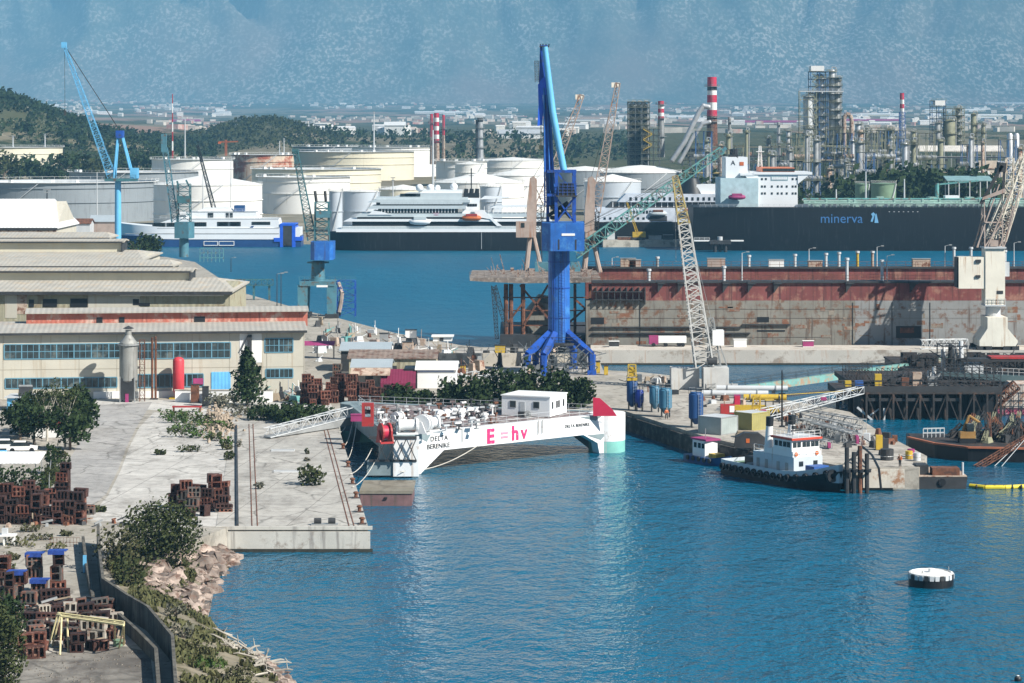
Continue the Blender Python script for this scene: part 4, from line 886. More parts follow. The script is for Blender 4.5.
k.build('bogie', M['dark'], t, False)

# ---- big cobalt blue crane
t, s, X_, Z_ = crane('towering cobalt blue crane standing on splayed legs in the shipyard', 559, 372, name='tower_crane')
MB().cyl((0,0,Z_(345)),(0,0,Z_(238)),2.05,1.95,24).build('column', M['cobalt_light'], t, False, smooth=40)
for x, y in ((527,-5),(543,-7),(591,-5),(574,6),(536,6)):
    k = MB(); a = V3((X_(559)+(X_(x)-X_(559))*.25, y*.15, Z_(333))); b = V3((X_(x)*.8,y*.8,Z_(347))); c = V3((X_(x),y,Z_(352))); d = V3((X_(x),y,0))
    k.cyl(a,b,.95,.8,6); k.cyl(b,c,.8,.7,6); k.cyl(c,d,.75,.55,6); k.cbox((X_(x),y,.4),(1.6,1.6,.8)); each(k, 'leg', M['cobalt'], t, False)
k = MB(); k.lathe((0,0,Z_(344)),[(2.1,0),(4.2,0),(4.2,.4),(2.1,.4)],14); k.rail([V3((4.1*math.cos(a),4.1*math.sin(a),Z_(344)+.4)) for a in [i*math.pi/5 for i in range(10)]],1.1,2,.05,True); k.build('base_platform', M['dark'], t, False)
k = MB()
for i in range(70): a = V3((R(-5.8,6.4),R(-7,-1),R(.2,5.2))); k.bar(a, a+V3((R(-3,3),R(-1,1),R(-2,2))), .09)
k.lattice((X_(540),-3,.3),(X_(590),-3,.3),2.4,2.4,6,.1); k.lattice((X_(540),-3,2.8),(X_(588),-3,2.8),2,2,6,.09); k.build('base_scaffold', M['frame_grey'], t, False)
k = MB(); k.ladder((.6,-2.25,Z_(344)),(.6,-2.25,Z_(250)),.7,.05); k.bar((-.9,-1.95,Z_(344)),(-.9,-1.95,Z_(250)),.09); k.bar((-1.2,-1.85,Z_(344)),(-1.2,-1.85,Z_(250)),.07); k.build('column_ladder', M['cobalt'], t, False)
for v in (318, 288, 262): MB().lathe((0,0,Z_(v)),[(2.0,0),(2.1,0),(2.1,.18),(2.0,.18)],20).build('column_flange', M['cobalt'], t, False)
k = MB(); k.prism([(X_(541.5),-4.2),(X_(550),-6.4),(X_(583.5),-6.4),(X_(584),4),(X_(542),4)], Z_(249.5), Z_(222)); k.build('machine_house', M['cobalt_light'], t, False)
MB().box(X_(561),X_(574),-6.48,-6.3,Z_(234.3),Z_(232)).build('name_plate', M['white'], t, False)
k = MB()
for x in (558.2, 575): k.box(X_(x)-.12,X_(x)+.12,-6.46,-6.35,Z_(248),Z_(238))
k.build('house_hinge', M['dark'], t, False)
k = MB()
for x, y in ((548,2.5),(556,-2.5),(574,-2.5),(574,2.5)): k.box(X_(x)-.3,X_(x)+.3,y-.3,y+.3,Z_(222),Z_(172))
for v in (196, 172.5): k.box(X_(547),X_(576),-2.7,2.7,Z_(v),Z_(v)+.5)
k.bar((X_(556),-2.5,Z_(222)),(X_(574),-2.5,Z_(197)),.2); k.bar((X_(574),-2.5,Z_(222)),(X_(556),-2.5,Z_(197)),.2)
k.bar((X_(557),-2.5,Z_(172)),(X_(574),-2.5,Z_(194)),.22); k.rail([V3((X_(558),-3.4,Z_(195))),V3((X_(576),-3.4,Z_(195)))],1.2,.8,.05); k.rail([V3((X_(558),-3.4,Z_(189))),V3((X_(576),-3.4,Z_(189)))],1.2,.8,.05); k.build('tower_frame', M['cobalt'], t, False)
k = MB(); k.box(X_(556),X_(576.5),-3.5,2.5,Z_(196.4),Z_(195)); k.prof_y([(X_(558),Z_(195)),(X_(575),Z_(195)),(X_(573),Z_(183)),(X_(560),Z_(183))],-3.2,1); k.build('winch_cabin', M['dark'], t, False)
k = MB()
for i in range(8): k.cyl((X_(R(546,572)),R(-2,1),Z_(R(200,220))),(X_(R(550,574)),R(-2,1),Z_(R(200,220))),.35,n=6)
k.build('machinery', M['dark'], t, False)
k = MB(); k.prof_y([(X_(546.5),Z_(205)),(X_(555),Z_(205)),(X_(551.5),Z_(120)),(X_(549.5),Z_(84)),(X_(545),Z_(84)),(X_(544),Z_(120))],-.9,.9); k.build('lower_boom', M['cobalt'], t, False)
for dx in (-1.6, .1, 1.5):
    k = MB(); k.cyl((X_(550)+dx*.6,-1.15,Z_(205)),(X_(546.5)+dx*.3,-1.15,Z_(88)),.16,n=5); k.build('boom_rib', M['cobalt_light'], t, False)
MB().prof_y([(X_(542.5),Z_(78)),(X_(547.5),Z_(76)),(X_(549),Z_(86)),(X_(547),Z_(95)),(X_(541),Z_(95)),(X_(539.5),Z_(82))],-1.1,1.3).build('counter_jib_head', M['bright_blue'], t, False)
MB().prof_y([(X_(540),Z_(45.5)),(X_(547.5),Z_(45)),(X_(548),Z_(84)),(X_(539),Z_(84))],-.5,1.6).build('upper_boom', M['cobalt'], t, False)
k = MB(); k.cyl((X_(544.8),-1.6,Z_(47)),(X_(552.5),-1.6,Z_(112)),.5,.62,10); k.cyl((X_(552.5),-1.6,Z_(112)),(X_(564),-1.8,Z_(172)),.62,.62,10); k.build('tie_strut', M['skyblue'], t, False, smooth=40)
k = MB(); k.prof_y([(X_(538),Z_(84)),(X_(542),Z_(84)),(X_(543.5),Z_(110)),(X_(542),Z_(125)),(X_(537.5),Z_(126)),(X_(538.5),Z_(105))],-.8,1); k.build('counterweight', M['bright_blue'], t, False)
k = MB()
for x in (540,542.5,545.5,548.5): k.bar((X_(x),0,Z_(47)),(X_(x)+.1,0,Z_(44)),.16)
k.box(X_(539.5),X_(549),-1,1.6,Z_(47),Z_(46)); k.build('boom_head_sheaves', M['dark'], t, False)
k = MB(); k.lattice((X_(537),0,Z_(82)),(X_(536.5),0,Z_(61)),.7,.7,8,.07); k.build('boom_ladder', M['steel'], t, False)
k = MB(); k.bar((X_(540.4),0,Z_(126)),(X_(540.4),0,Z_(148)),.06); k.bar((X_(541.3),0,Z_(126)),(X_(541.3),0,Z_(148)),.06); k.cbox((X_(540.8),0,Z_(147.5)),(.8,.5,.8)); k.build('hook_block', M['frame_olive'], t, False)

# ---- floating dock
YD, YF, ZD = 538.0, 585.0, VZ(283, 538)
t = thing('floating_dock', 'long rusty floating dock with a red-brown band above a stained grey side', 'floating dock', (UX(800,YD), YD, 0)); xd = lambda u: UX(u, YD)-t.location.x
x0, x1 = xd(592), xd(1130)
M['dock_red'] = mat('dock_red', (.19,.055,.05), .8, var=.3, sc=.12, spots=((.3,.15,.11), .36, .3), streak=((.09,.032,.03), .45))
M['dock_grey'] = mat('dock_grey', (.22,.21,.18), .9, var=.25, sc=.15, spots=((.16,.085,.05), .36, .35), streak=((.1,.078,.062), .38))
M['dock_grey2'] = mat('dock_grey_clean', (.25,.255,.25), .85, var=.15, sc=.15, spots=((.16,.09,.06), .3, .4), streak=((.12,.09,.075), .3))
zr = VZ(300.5, YD)
MB().box(x0,x1,0,5,zr,ZD).build('upper_side', M['dock_red'], t, False)
MB().prof_x([(0,-2),(0,zr-.01),(5,zr-.01),(5,3.4),(YF-YD,3.4),(YF-YD,-2)], xd(586), xd(855)).build('lower_side', M['dock_grey'], t, False); MB().prof_x([(-.03,-2),(-.03,zr-.02),(5,zr-.02),(5,3.41),(YF-YD,3.41),(YF-YD,-2)], xd(855)+.01, x1).build('side_plating', M['dock_grey2'], t, False)
MB().box(x0,x1,YF-YD,YF-YD+5,2,ZD+.4).build('far_wing', M['dock_red'], t, False)
k = MB(); k.box(x0,x1,-.5,5.2,ZD,ZD+.35); k.box(x0,x1,YF-YD-.5,YF-YD+5.2,ZD+.4,ZD+.75); k.build('wing_deck', M['dark'], t, False)
for y, z in ((-.3, ZD+.35), (4.9, ZD+.35), (YF-YD, ZD+.75)):
    k = MB(); k.rail([V3((x0,y,z)),V3((x1,y,z))],1.2,2.2,.05); k.build('railing', M['rust'], t, False)
k = MB()
for u in (660,680,725,750,776,848,912): x = xd(u)+.9; k.prof_y([(x-1.4,ZD-.01),(x,ZD-.01),(x-1.4,ZD-2)],-.9,-.05); k.box(x-1.5,x+.2,-1.1,-.01,ZD-.2,ZD+.3)
k.build('bracket', M['dark'], t, False)
k = MB()                                        # belts, dents and openings of the side
for (u0,u1,v) in ((592,742,326.5),(592,750,332.5),(742,790,324)): k.box(xd(u0),xd(u1),-.5,-.031,VZ(v+1.2,YD),VZ(v,YD))
k.build('fender_belt', M['dark'], t, False)
for (u0,u1,v0,v1) in ((591,604,317.5,324),(757,769,317,322),(896,921,326,338),(757,785,330,331.5)): MB().box(xd(u0),xd(u1),-.07,.4,VZ(v1,YD),VZ(v0,YD)).build('side_opening', M['black'], t, False)
k = MB(); k.box(xd(900),xd(914),-.1,.3,VZ(333,YD),VZ(327.5,YD)); k.build('opening_shutter', M['rust'], t, False)
k = MB()
for u in (852.8, 892, 640, 700, 930): k.box(xd(u)-.06,xd(u)+.06,-.12,-.02,0,zr-.4)
k.build('plate_seam', M['dark'], t, False)
k = MB()
for (u0,u1,v) in ((592,1060,309),(620,1060,318),(592,830,337)): k.box(xd(u0),xd(u1),-.06,-.02,VZ(v+.25,YD),VZ(v,YD))
k.build('plate_weld', mat('weld_line', (.12,.1,.085), .9), t, False)
k = MB()
for i in range(70): x = R(x0,x1); z = R(.4,zr-.3); k.box(x,x+R(.4,3),-.05,-.02,z,z+R(.15,1.3))
each(k, 'repair_plate', mat('repair_plate', (.24,.21,.17), .85, var=.3, spots=((.2,.09,.05), .5, .5)), t, False)
# funnels, capstans and lamps along the wings
gp = 'pipes and posts on the floating dock'
for (u, v0, v1, m, far) in ((649,286,271,'lgrey',0),(724,286,268,'lgrey',0),(795,268,256,'lgrey',1),(826,268,255,'lgrey',1),(839,268,254,'lgrey',1),(857.5,270,253,'yellow',1),(872.5,270,253,'rustlight',1),(847,282,260,'lgrey',0),(882,283,262,'lgrey',0),(954,268,249,'lgrey',1),(971,266,249,'lgrey',1),(657.5,272,260,'steel',1),(749,268,257,'lgrey',1),(1005,268,252,'lgrey',1)):
    Y = YF+2 if far else YD+2; zb = (ZD+.75) if far else ZD+.35; h = VZ(v1,Y)-zb; tt = thing('vent_post', ('%s vent post with a %s cap on the %s wing of the dock' % ({'lgrey':'pale','yellow':'yellow','rustlight':'rust-stained','steel':'grey'}[m], 'thick' if h > 4 else 'flat', 'far' if far else 'near')), 'vent post', (UX(u,Y),Y,zb), group=gp)
    MB().cyl((0,0,0),(0,0,max(h,1.8)),.32,.32,10).build('pipe', M[m], tt, False); MB().cyl((0,0,max(h,1.8)),(0,0,max(h,1.8)+.45),.5,.48,10).build('cap', M['lgrey'], tt, False)
for (u, vt, far) in ((742,253,0),(887,256,0),(809,249,1),(877,247,1),(945,246,1),(1014,243,1),(612,258,1)):
    Y = YF+3 if far else YD+3; zb = ZD+(.75 if far else .35); h = VZ(vt,Y)-zb; tt = thing('lamp_post', 'slim lamp post on the %s wing of the floating dock' % ('far' if far else 'near'), 'lamp post', (UX(u,Y),Y,zb), group='lamp posts on the %s wing of the dock' % ('far' if far else 'near'))
    MB().cyl((0,0,0),(0,0,h),.14,.08,6).build('pole', M['lgrey'], tt, False); k = MB(); k.bar((0,0,h),(1.1,0,h+.25),.07); k.cbox((1.2,0,h+.25),(.7,.3,.2)); k.build('lamp_head', M['steel'], tt, False)
for (u, w_, h_, m, lb) in ((628,3.4,1.8,'rustlight','rusty deck locker left on the far wing of the dock'),(635,2.6,1.5,'beige','beige deck locker beside the rusty one'),(716,4,1.8,'beige','beige winch cover on the far wing behind the lattice mast crane'),(776,3.4,1.5,'white','white deck locker left of the yellow vent post'),(921,4,1.7,'rustlight','long rusty deck locker right of the yellow vent post'),(815,3.2,1.3,'rustlight','low rusty locker between pale vent posts')):
    Y = YF+2; tt = thing('deck_locker', lb, 'locker', (UX(u,Y),Y,ZD+.75), group='lockers on the dock'); MB().box(-w_/2,w_/2,-.9,.9,0,h_).build('body', M[m], tt, False); MB().box(-w_/2-.1,w_/2+.1,-1,1,h_,h_+.14).build('lid', M['steel'], tt, False)
# end section of the dock: rusty frames and the outrigger platform
t = thing('dock_end_platform', 'rusty open platform on thin legs at the left end of the floating dock', 'dock platform', (UX(530,548),548,0)); xe = lambda u: UX(u,548)-t.location.x; ze = lambda v: VZ(v,548)
k = MB(); k.prof_y([(xe(470),ze(280)),(xe(470),ze(277)),(xe(600),ze(277)),(xe(600),ze(281.5)),(xe(520),ze(282.5)),(xe(486),ze(281))],-3,26); k.rail([V3((xe(470),-2.9,ze(277))),V3((xe(600),-2.9,ze(277)))],1.2,1.5,.06); k.build('deck', mat('grimy_deck_steel', (.17,.14,.12), .85, var=.4, sc=.6, spots=((.32,.28,.24), .35, .8)), t, False)
k = MB(); k.lattice((xe(493.5),-2,ze(285)),(xe(497),-2,ze(338)),.9,.7,14,.09); k.lattice((xe(494),-2,ze(285)),(xe(506),-2,ze(326)),1,.8,10,.09); k.build('stair_leg', M['dark'], t, False)
for u in (506, 511, 523): MB().cyl((xe(u),0,-2),(xe(u),0,ze(284)),.5,n=8).build('leg', M['rust'], t, False)
k = MB()
for v in (297, 310, 325): k.box(xe(503),xe(600),-.3,.4,ze(v+1),ze(v))
for a, b in (((520,285),(548,318)),((548,285),(524,325)),((600,296),(560,330)),((600,322),(576,300)),((505,326),(525,300))): k.bar((xe(a[0]),-.4,ze(a[1])),(xe(b[0]),-.4,ze(b[1])),.3)
for u in (560,575,590): k.box(xe(u)-.3,xe(u)+.3,0,.8,-1,ze(284))
k.build('frame', M['rust'], t, False)
MB().prof_y([(xe(523),ze(338)),(xe(560),ze(338)),(xe(556),ze(306)),(xe(540),ze(303)),(xe(524),ze(322))],2,30).build('end_bulkhead', M['dock_grey'], t, False); MB().box(xe(500),xe(620),-3,34,-2,ze(334)).build('pontoon', M['dark'], t, False)
k = MB()
for i in range(46):
    u = R(492,598); h = R(.4,1.5); y = R(0,20); k.cbox((xe(u),y,ze(277)+h/2),(R(.3,1.6),R(.4,1.2),h)) if i < 18 else k.bar((xe(u),y,ze(277)),(xe(u)+R(-2.5,2.5),y,ze(277)+R(.8,4.2)),R(.06,.14))
each(k, 'deck_clutter', mat('pale_rust_clutter', (.36,.3,.26), .8, var=.4, sc=1, spots=((.12,.06,.04), .5, 1)), t, False)
k = MB()
for (u0,u1,v0,v1) in ((594,636,290,295),(594,625,301,306)): k.box(xe(u0),xe(u1),-10.6,-10.1,ze(v1),ze(v0))
k = MB()
for i in range(9): k.box(xe(594+6*i),xe(595+6*i),-10.8,-10.1,ze(301),ze(284))
k.box(xe(592),xe(640),-10.9,-10.1,ze(289),ze(288)); k.box(xe(592),xe(640),-10.9,-10.1,ze(297),ze(296)); k.build('side_gallery', M['dark'], t, False)
# two beige dock cranes and the teal lattice crane, all on the dock
def dock_crane(u_col, u_tip, v_tip, u_bend, v_bend, label, cabin):
    Y = 575; zb = ZD+.4; t = thing('dock_crane', label, 'crane', (UX(u_col,Y),Y,zb), group='cranes of the shipyard'); s = F/Y; X_ = lambda q: (q-u_col)/s; Z_ = lambda q: VZ(q,Y)-zb
    for y in (-2.5,2.5):
        k = MB(); k.cyl((X_(u_col-4),y,-.2),(X_(u_col),y*.5,Z_(236)),.55,.5,6); k.cyl((X_(u_col+12),y,-.2),(X_(u_col+4),y*.5,Z_(236)),.45,.4,6); each(k, 'leg', M['beige'], t, False)
    k = MB(); k.prof_y([(X_(u_col-4),Z_(237)),(X_(u_col+6),Z_(237)),(X_(u_col+7),Z_(180)),(X_(u_col+4),Z_(176)),(X_(u_col),Z_(178)),(X_(u_col-3),Z_(205))],-1.5,1.5); k.build('mast', M['beige'], t, False)
    k = MB(); k.box(X_(u_col-14),X_(u_col+3),-2.6,-.8,Z_(237),Z_(221)) if cabin else k.box(X_(u_col-3),X_(u_col+10),-2.6,2,Z_(238),Z_(231)); k.build('machine_house', M['beige'], t, False)
    if cabin: MB().box(X_(u_col-9),X_(u_col-5.5),-2.68,-2.5,Z_(227),Z_(222.5)).build('window', M['glass'], t, False)
    k = MB(); k.lattice((X_(u_bend),0,Z_(v_bend)),(X_(u_tip),0,Z_(v_tip)),2.3,1.0,18,.13); k.build('jib', M['beige'], t, False); MB().cbox((X_(u_tip-2.5),0,Z_(v_tip+2)),(1.8,.9,1.1)).build('jib_head', M['crane_white'], t, False)
    k = MB(); k.bar((X_(u_tip),0,Z_(v_tip)),(X_(u_col+3),0,Z_(178)),.06); k.bar((X_(u_bend+2),0,Z_(v_bend)),(X_(u_col+2),0,Z_(178)),.12); k.bar((X_(u_bend),0,Z_(v_bend)),(X_(u_col+12),0,-.1),.16); k.lattice((X_(u_col+7),0,Z_(236)),(X_(u_bend),0,Z_(v_bend)),1.5,1.8,5,.12); k.build('stay', M['dark'], t, False)
dock_crane(530, 582, 95, 541, 205, 'beige dock crane with a cabin, partly left of the big blue crane', True); dock_crane(588, 618, 83, 595, 212, 'beige dock crane right of the big blue crane with the taller lattice jib', False)
t = thing('lattice_crane', 'teal crane with a long low lattice jib slanting behind the blue crane', 'crane', (UX(560,570),570,ZD+.4), group='cranes of the shipyard'); s = F/570; X_ = lambda q: (q-560)/s; Z_ = lambda q: VZ(q,570)-ZD-.4
for a, b in ((535,549),(571,580)): MB().box(X_(a),X_(b),-1.6,1.6,-.1 if a < 560 else Z_(283),Z_(262)).build('machine_house', M['crane_teal2'], t, False)
k = MB(); k.bar((X_(549),0,Z_(270)),(X_(571),0,Z_(270)),.5); k.build('house_beam', M['cranegreen'], t, False)
k = MB(); k.lattice((X_(574),0,Z_(254)),(X_(722),0,Z_(150)),2.3,1.5,26,.17,side=(0,1,0)); k.build('jib', M['teal'], t, False); MB().prof_y([(X_(712),Z_(157)),(X_(725),Z_(146.5)),(X_(727),Z_(149)),(X_(714),Z_(160))],-.8,.8).build('jib_head', M['crane_teal2'], t, False)
k = MB()
for q in (.35,.6,.85,1): k.bar((X_(578),0,Z_(228)),(X_(574+148*q),0,Z_(254-104*q)),.05)
k.bar((X_(727),0,Z_(148)),(X_(738),0,Z_(158)),.1); k.build('pendant_rope', M['dark'], t, False)
for (u, lb) in ((538,'small grey tank bolted left of the blue column foot'),): pass
# ---- yellow-topped lattice derrick on its pontoon boxes
t, s, X_, Z_ = crane('pale lattice derrick with a yellowed tip standing on two white boxes', 700, 389, name='derrick')
M['derrick_white'] = mat('derrick_white', (.5,.5,.48), .6, var=.15, streak=((.4,.33,.26), .25))
MB().box(X_(671),X_(699),-1,4,0,Z_(368)).build('ballast_box', M['derrick_white'], t, False); MB().box(X_(702),X_(727),-4,1,0,Z_(366)).build('ballast_box', M['derrick_white'], t, False)
k = MB(); k.lattice((X_(704),0,Z_(366)),(X_(684),0,Z_(224)),4.6,1.9,20,.16,h0=3); k.build('boom', M['derrick_white'], t, False); k = MB(); k.lattice((X_(684),0,Z_(224)),(X_(675),0,Z_(176)),1.9,.9,8,.15); k.build('boom_tip', mat('faded_yellow', (.42,.34,.13), .6, spots=((.2,.14,.08), .4, 1)), t, False)
k = MB(); k.lattice((X_(714),0,Z_(366)),(X_(711),0,Z_(318)),2.2,.8,7,.13); k.bar((X_(711),0,Z_(318)),(X_(677),0,Z_(180)),.05); k.bar((X_(675),0,Z_(177)),(X_(676),0,Z_(262)),.05); k.bar((X_(727),0,Z_(366)),(X_(711),0,Z_(320)),.14); k.build('back_mast', M['steel'], t, False)
MB().box(X_(712),X_(723.5),-1.3,1.3,Z_(345),Z_(330)).build('cabin', M['white'], t, False)
k = MB(); k.cyl((X_(707),-2,Z_(360)),(X_(716),-2,Z_(360)),.7,n=10); k.build('winch', M['dark'], t, False)
# ================================================================ THE SHIPYARD GROUND
G = 2.8
def PG(u, v, z=G): return P(u, v, z)
def sheet(name, px, z, m, thick=.03):
    k = MB(); pts = [P(u, v, z) for u, v in px]; k.prism([(p.x,p.y) for p in pts], z-thick, z); return struct(name, k, m)
def ground_mat(name, a, b, dark, stain, seams=None, grass=0):
    t = NT(name); co = t.coord(); n1 = t.noise(co, .09, 6, .65); n2 = t.noise(co, .8, 8, .75); n3 = t.noise(t.coord((1,.35,1)), .25, 6, .7)
    c = t.mix(t.ramp(n1, .36, .62), lin(a), lin(b)); c = t.mix(t.ramp(n3, .6-stain*.12, .72), c, lin(dark)); c = t.mix(t.math('MULTIPLY', t.ramp(n2, .46, .72), .6), c, tuple(x*.5 for x in lin(a)))
    vc = t.n('TexVoronoi', feature='DISTANCE_TO_EDGE'); vc.inputs['Scale'].default_value = .16; wv = t.n('MixRGB', blend_type='ADD'); wv.inputs[0].default_value = 1; t.l(co, wv.inputs[1]); nz = t.n('TexNoise'); nz.inputs['Scale'].default_value = .5; t.l(co, nz.inputs['Vector']); t.l(nz.outputs['Color'], wv.inputs[2]); t.l(wv.outputs[0], vc.inputs['Vector'])
    c = t.mix(t.math('MULTIPLY', t.math('SUBTRACT', 1, t.ramp(vc.outputs[0], .0, .035)), t.math('MULTIPLY', t.ramp(n1, .4, .55), .7)), c, (.08,.075,.065)); c = t.mix(t.math('MULTIPLY', t.ramp(t.noise(co, .35, 2, .5), .6, .68), stain*.7), c, lin(dark))
    if grass: c = t.mix(t.ramp(t.noise(co, .3, 7, .7), .66-grass*.15, .72-grass*.15), c, (.09,.085,.045))
    if seams:
        br = t.n('TexBrick'); br.offset = 0; br.inputs['Scale'].default_value = 1; br.inputs['Mortar Size'].default_value = .05; br.inputs['Brick Width'].default_value = seams[0]; br.inputs['Row Height'].default_value = seams[1]
        mp = t.coord(); mp.node.inputs['Rotation'].default_value = (0,0,math.radians(6)); t.l(mp, br.inputs['Vector']); c = t.mix(t.math('MULTIPLY', br.outputs['Fac'], .7), c, (.12,.11,.1))
    t.l(c, t.b.inputs['Base Color']); t.b.inputs['Roughness'].default_value = .92; t.b.inputs['Specular IOR Level'].default_value = .15; t.bump(n2, .35, .12)
    return t.m
M['yard'] = ground_mat('dusty_yard', (.31,.285,.24), (.42,.39,.34), (.2,.18,.15), .5, grass=.25); M['asph'] = ground_mat('worn_asphalt', (.31,.3,.285), (.4,.385,.365), (.19,.18,.17), .7)
M['apron'] = ground_mat('yard_concrete', (.43,.41,.38), (.55,.53,.49), (.24,.225,.2), .7, (9,7)); M['pier'] = ground_mat('pier_concrete', (.36,.345,.315), (.46,.44,.4), (.22,.205,.185), .7, (8,6))
M['dirt'] = ground_mat('bare_dirt', (.19,.165,.12), (.28,.245,.18), (.1,.09,.06), .6, grass=.7); M['quay_face'] = mat('quay_face', (.5,.48,.43), .85, var=.12, sc=.3, streak=((.24,.22,.2), .35), spots=((.3,.26,.22), .25, .5), bump=.2)
M['rockred'] = mat('shore_rock', (.27,.215,.18), .9, var=.45, sc=.9, spots=((.13,.08,.06), .35, 1.1), huevar=1.0, bump=.4, rand=True)
qs = [(-330,720),(182,720),(176,660),(150,612),(128,597),(112,578),(104,560),(118,548),(150,542),(195,540),(228,527),(239,424),(233,419),(340,416),(480,416),(588,412),(625,411),(705,436.5),(772,452),(853,468.5),(919,468),(927,456),(880,432),(850,412),(800,402),(745,394),(722,381),(640,372),(603,370),(598,357),(560,350),(480,347),(460,345),(395,333),(330,316),(310,312),(240,292),(195,262),(125,250),(-330,249)]
k = MB(); pts = [PG(u,v) for u,v in qs]; k.prism([(p.x,p.y) for p in pts], -4, G); struct('yard_ground', k, M['yard'])
# rocky bank and grassy slope down to the water
bank = [(548,(118,2.8),(228,.4),(236,-1.5)),(556,(108,2.8),(232,.1),(246,-1.5)),(566,(104,2.8),(232,.0),(244,-1.5)),(578,(112,2.8),(220,0),(232,-1.5)),(590,(122,2.8),(210,0),(222,-1.5)),(600,(132,2.8),(203,0),(216,-1.5)),(612,(148,2.8),(205,0),(217,-1.5)),(630,(160,2.8),(220,0),(234,-1.5)),(650,(172,2.8),(243,0),(260,-1.5)),(668,(176,2.8),(272,0),(290,-1.5)),(690,(179,2.8),(290,0),(312,-1.5)),(725,(182,2.8),(306,0),(330,-1.5))]
k = MB(); nb = 26
def bank_pt(f, j):                              # f: fractional row, j: 0 at the wall .. 1 under water
    i = min(int(f), len(bank)-2); q = f-i; out = []
    for r in (bank[i], bank[i+1]):
        a = P(r[1][0], r[0], r[1][1]); b = P(r[2][0], r[0], r[2][1]); c = P(r[3][0], r[0], r[3][1])
        a.z += .003; e = a.lerp(b, j/.8) if j < .8 else b.lerp(c, (j-.8)/.2)
        if j < .8: e.z = a.z+(b.z-a.z)*(j/.8)**1.35
        out.append(e)
    p = out[0].lerp(out[1], q); p.z += fbm(p.x*.3, p.y*.3)*.35*math.sin(math.pi*min(1,j/.85)); return p
nr = 60
for i in range(nr+1):
    for j in range(nb+1): k.v.append(tuple(bank_pt((len(bank)-1)*i/nr, j/nb)))
for i in range(nr):
    for j in range(nb): a = i*(nb+1)+j; k.f.append((a, a+nb+1, a+nb+2, a+1))
struct('shore_bank', k, M['dirt'], smooth=True)
# the concrete pier
pa, pb, pc, pd = PG(239,424,2.65), PG(216,528,2.65), PG(368,528,2.65), PG(336,419,2.65)
k = MB(); k.prism([(pb.x,pb.y),(pc.x,pc.y),(pd.x,pd.y),(PG(233,419).x+.02,PG(233,419).y)], -4, 2.85); struct('pier', k, M['pier'])
k = MB(); k.box(pb.x, pc.x+.25, pb.y-.5, pb.y-.01, -3, 2.3); k.box(pb.x, pc.x+.5, pb.y-.35, pb.y-.004, 2.5, 2.88); struct('pier_face', k, M['quay_face'])
k = MB(); k.box(pb.x-.1, pc.x+.55, pb.y-.56, pb.y-.3, -.5, .38); k.box(UX(578,522), UX(1200,522), 521.9, 522.4, -.5, .4); struct('tide_line', k, mat('tide_weed', (.035,.034,.025), .6, var=.5, sc=1.5))
# quay faces and the far quay strip
k = MB(); k.prism([(UX(578,522),522),(UX(1200,522),522),(UX(1200,534),534),(UX(578,534),534)], -4, 3.0); struct('quay_strip', k, mat('quay_strip_concrete', (.5,.46,.4), .9, var=.15, sc=.15, streak=((.4,.2,.1), .14), spots=((.3,.25,.2), .3, .3)))
k = MB(); a, b = PG(855,469,2.8), PG(918,468,2.8); k.box(a.x+1, b.x-2, a.y-.6, a.y-.1, .4, 2.84); struct('quay_facing', k, mat('stained_facing', (.55,.5,.42), .85, var=.15, sc=.4, spots=((.33,.17,.09), .4, .5), streak=((.25,.13,.08), .3)))
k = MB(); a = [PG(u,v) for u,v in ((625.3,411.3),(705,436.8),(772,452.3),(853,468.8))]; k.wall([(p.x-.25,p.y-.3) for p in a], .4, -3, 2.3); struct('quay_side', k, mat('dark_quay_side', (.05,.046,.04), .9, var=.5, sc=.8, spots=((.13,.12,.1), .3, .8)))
# road, aprons, hard-standings
sheet('road', [(22,520),(48,496),(58,476),(74,452),(86,430),(98,405),(152,402),(136,428),(126,448),(118,470),(106,494),(86,512),(60,526)], G+.012, M['asph'])
sheet('apron', [(86,520),(108,496),(121,470),(129,448),(139,428),(154,412),(236,421),(238.5,426),(228,526),(165,527),(120,522)], G+.008, M['apron'])
sheet('hardstanding', [(88,404),(96,399),(330,402),(335,413),(228,417)], G+.004, ground_mat('hardstanding_concrete', (.46,.45,.42), (.58,.56,.52), (.33,.31,.28), .4))
sheet('storage_yard', [(12,683),(24,655),(60,652),(118,645),(150,652),(156,700),(-40,700)], G+.006, ground_mat('gravel_and_shade', (.1,.09,.08), (.26,.24,.21), (.07,.06,.055), .8))  # soft shade over this corner of the yard is painted into the gravel colour
sheet('quay_apron', [(350,345),(395,336),(470,350),(596,356),(604,372),(640,374),(560,378),(420,372),(345,366)], G+.005, ground_mat('old_quay_concrete', (.36,.335,.3), (.47,.44,.4), (.2,.18,.155), .7))
sheet('finger_apron', [(640,376),(720,384),(798,405),(850,416),(876,436),(921,456),(915,466),(860,467),(774,451),(708,436),(634,410)], G+.005, ground_mat('finger_concrete', (.34,.315,.275), (.45,.42,.37), (.19,.165,.14), .8))
k = MB()
for (u0,v0,u1,v1) in ((249,424,252,526),(253,424,257.5,526),(322,422,349,526),(325.5,422,354,526)):
    a, b = PG(u0,v0,2.85), PG(u1,v1,2.85); d = (b-a).normalized(); q = V3((-d.y,d.x,0))*.06; k.add([a-q,b-q,b+q,a+q,a-q+V3((0,0,.04)),b-q+V3((0,0,.04)),b+q+V3((0,0,.04)),a+q+V3((0,0,.04))],[(4,7,6,5),(0,4,5,1),(1,5,6,2),(2,6,7,3),(3,7,4,0)])
tag(k.build('crane_rail', M['rust']), 'rusty crane rails sunk into the deck of the concrete pier', 'rails')
k = MB(); a, b = PG(239,426,2.85), PG(241,526,2.85); k.wall([(a.x-.4,a.y),(b.x-.4,b.y)], .28, 2.7, 3.05); tag(k.build('cable_trunking', M['dark']), 'long dark cable trunking along the left edge of the pier', 'trunking')
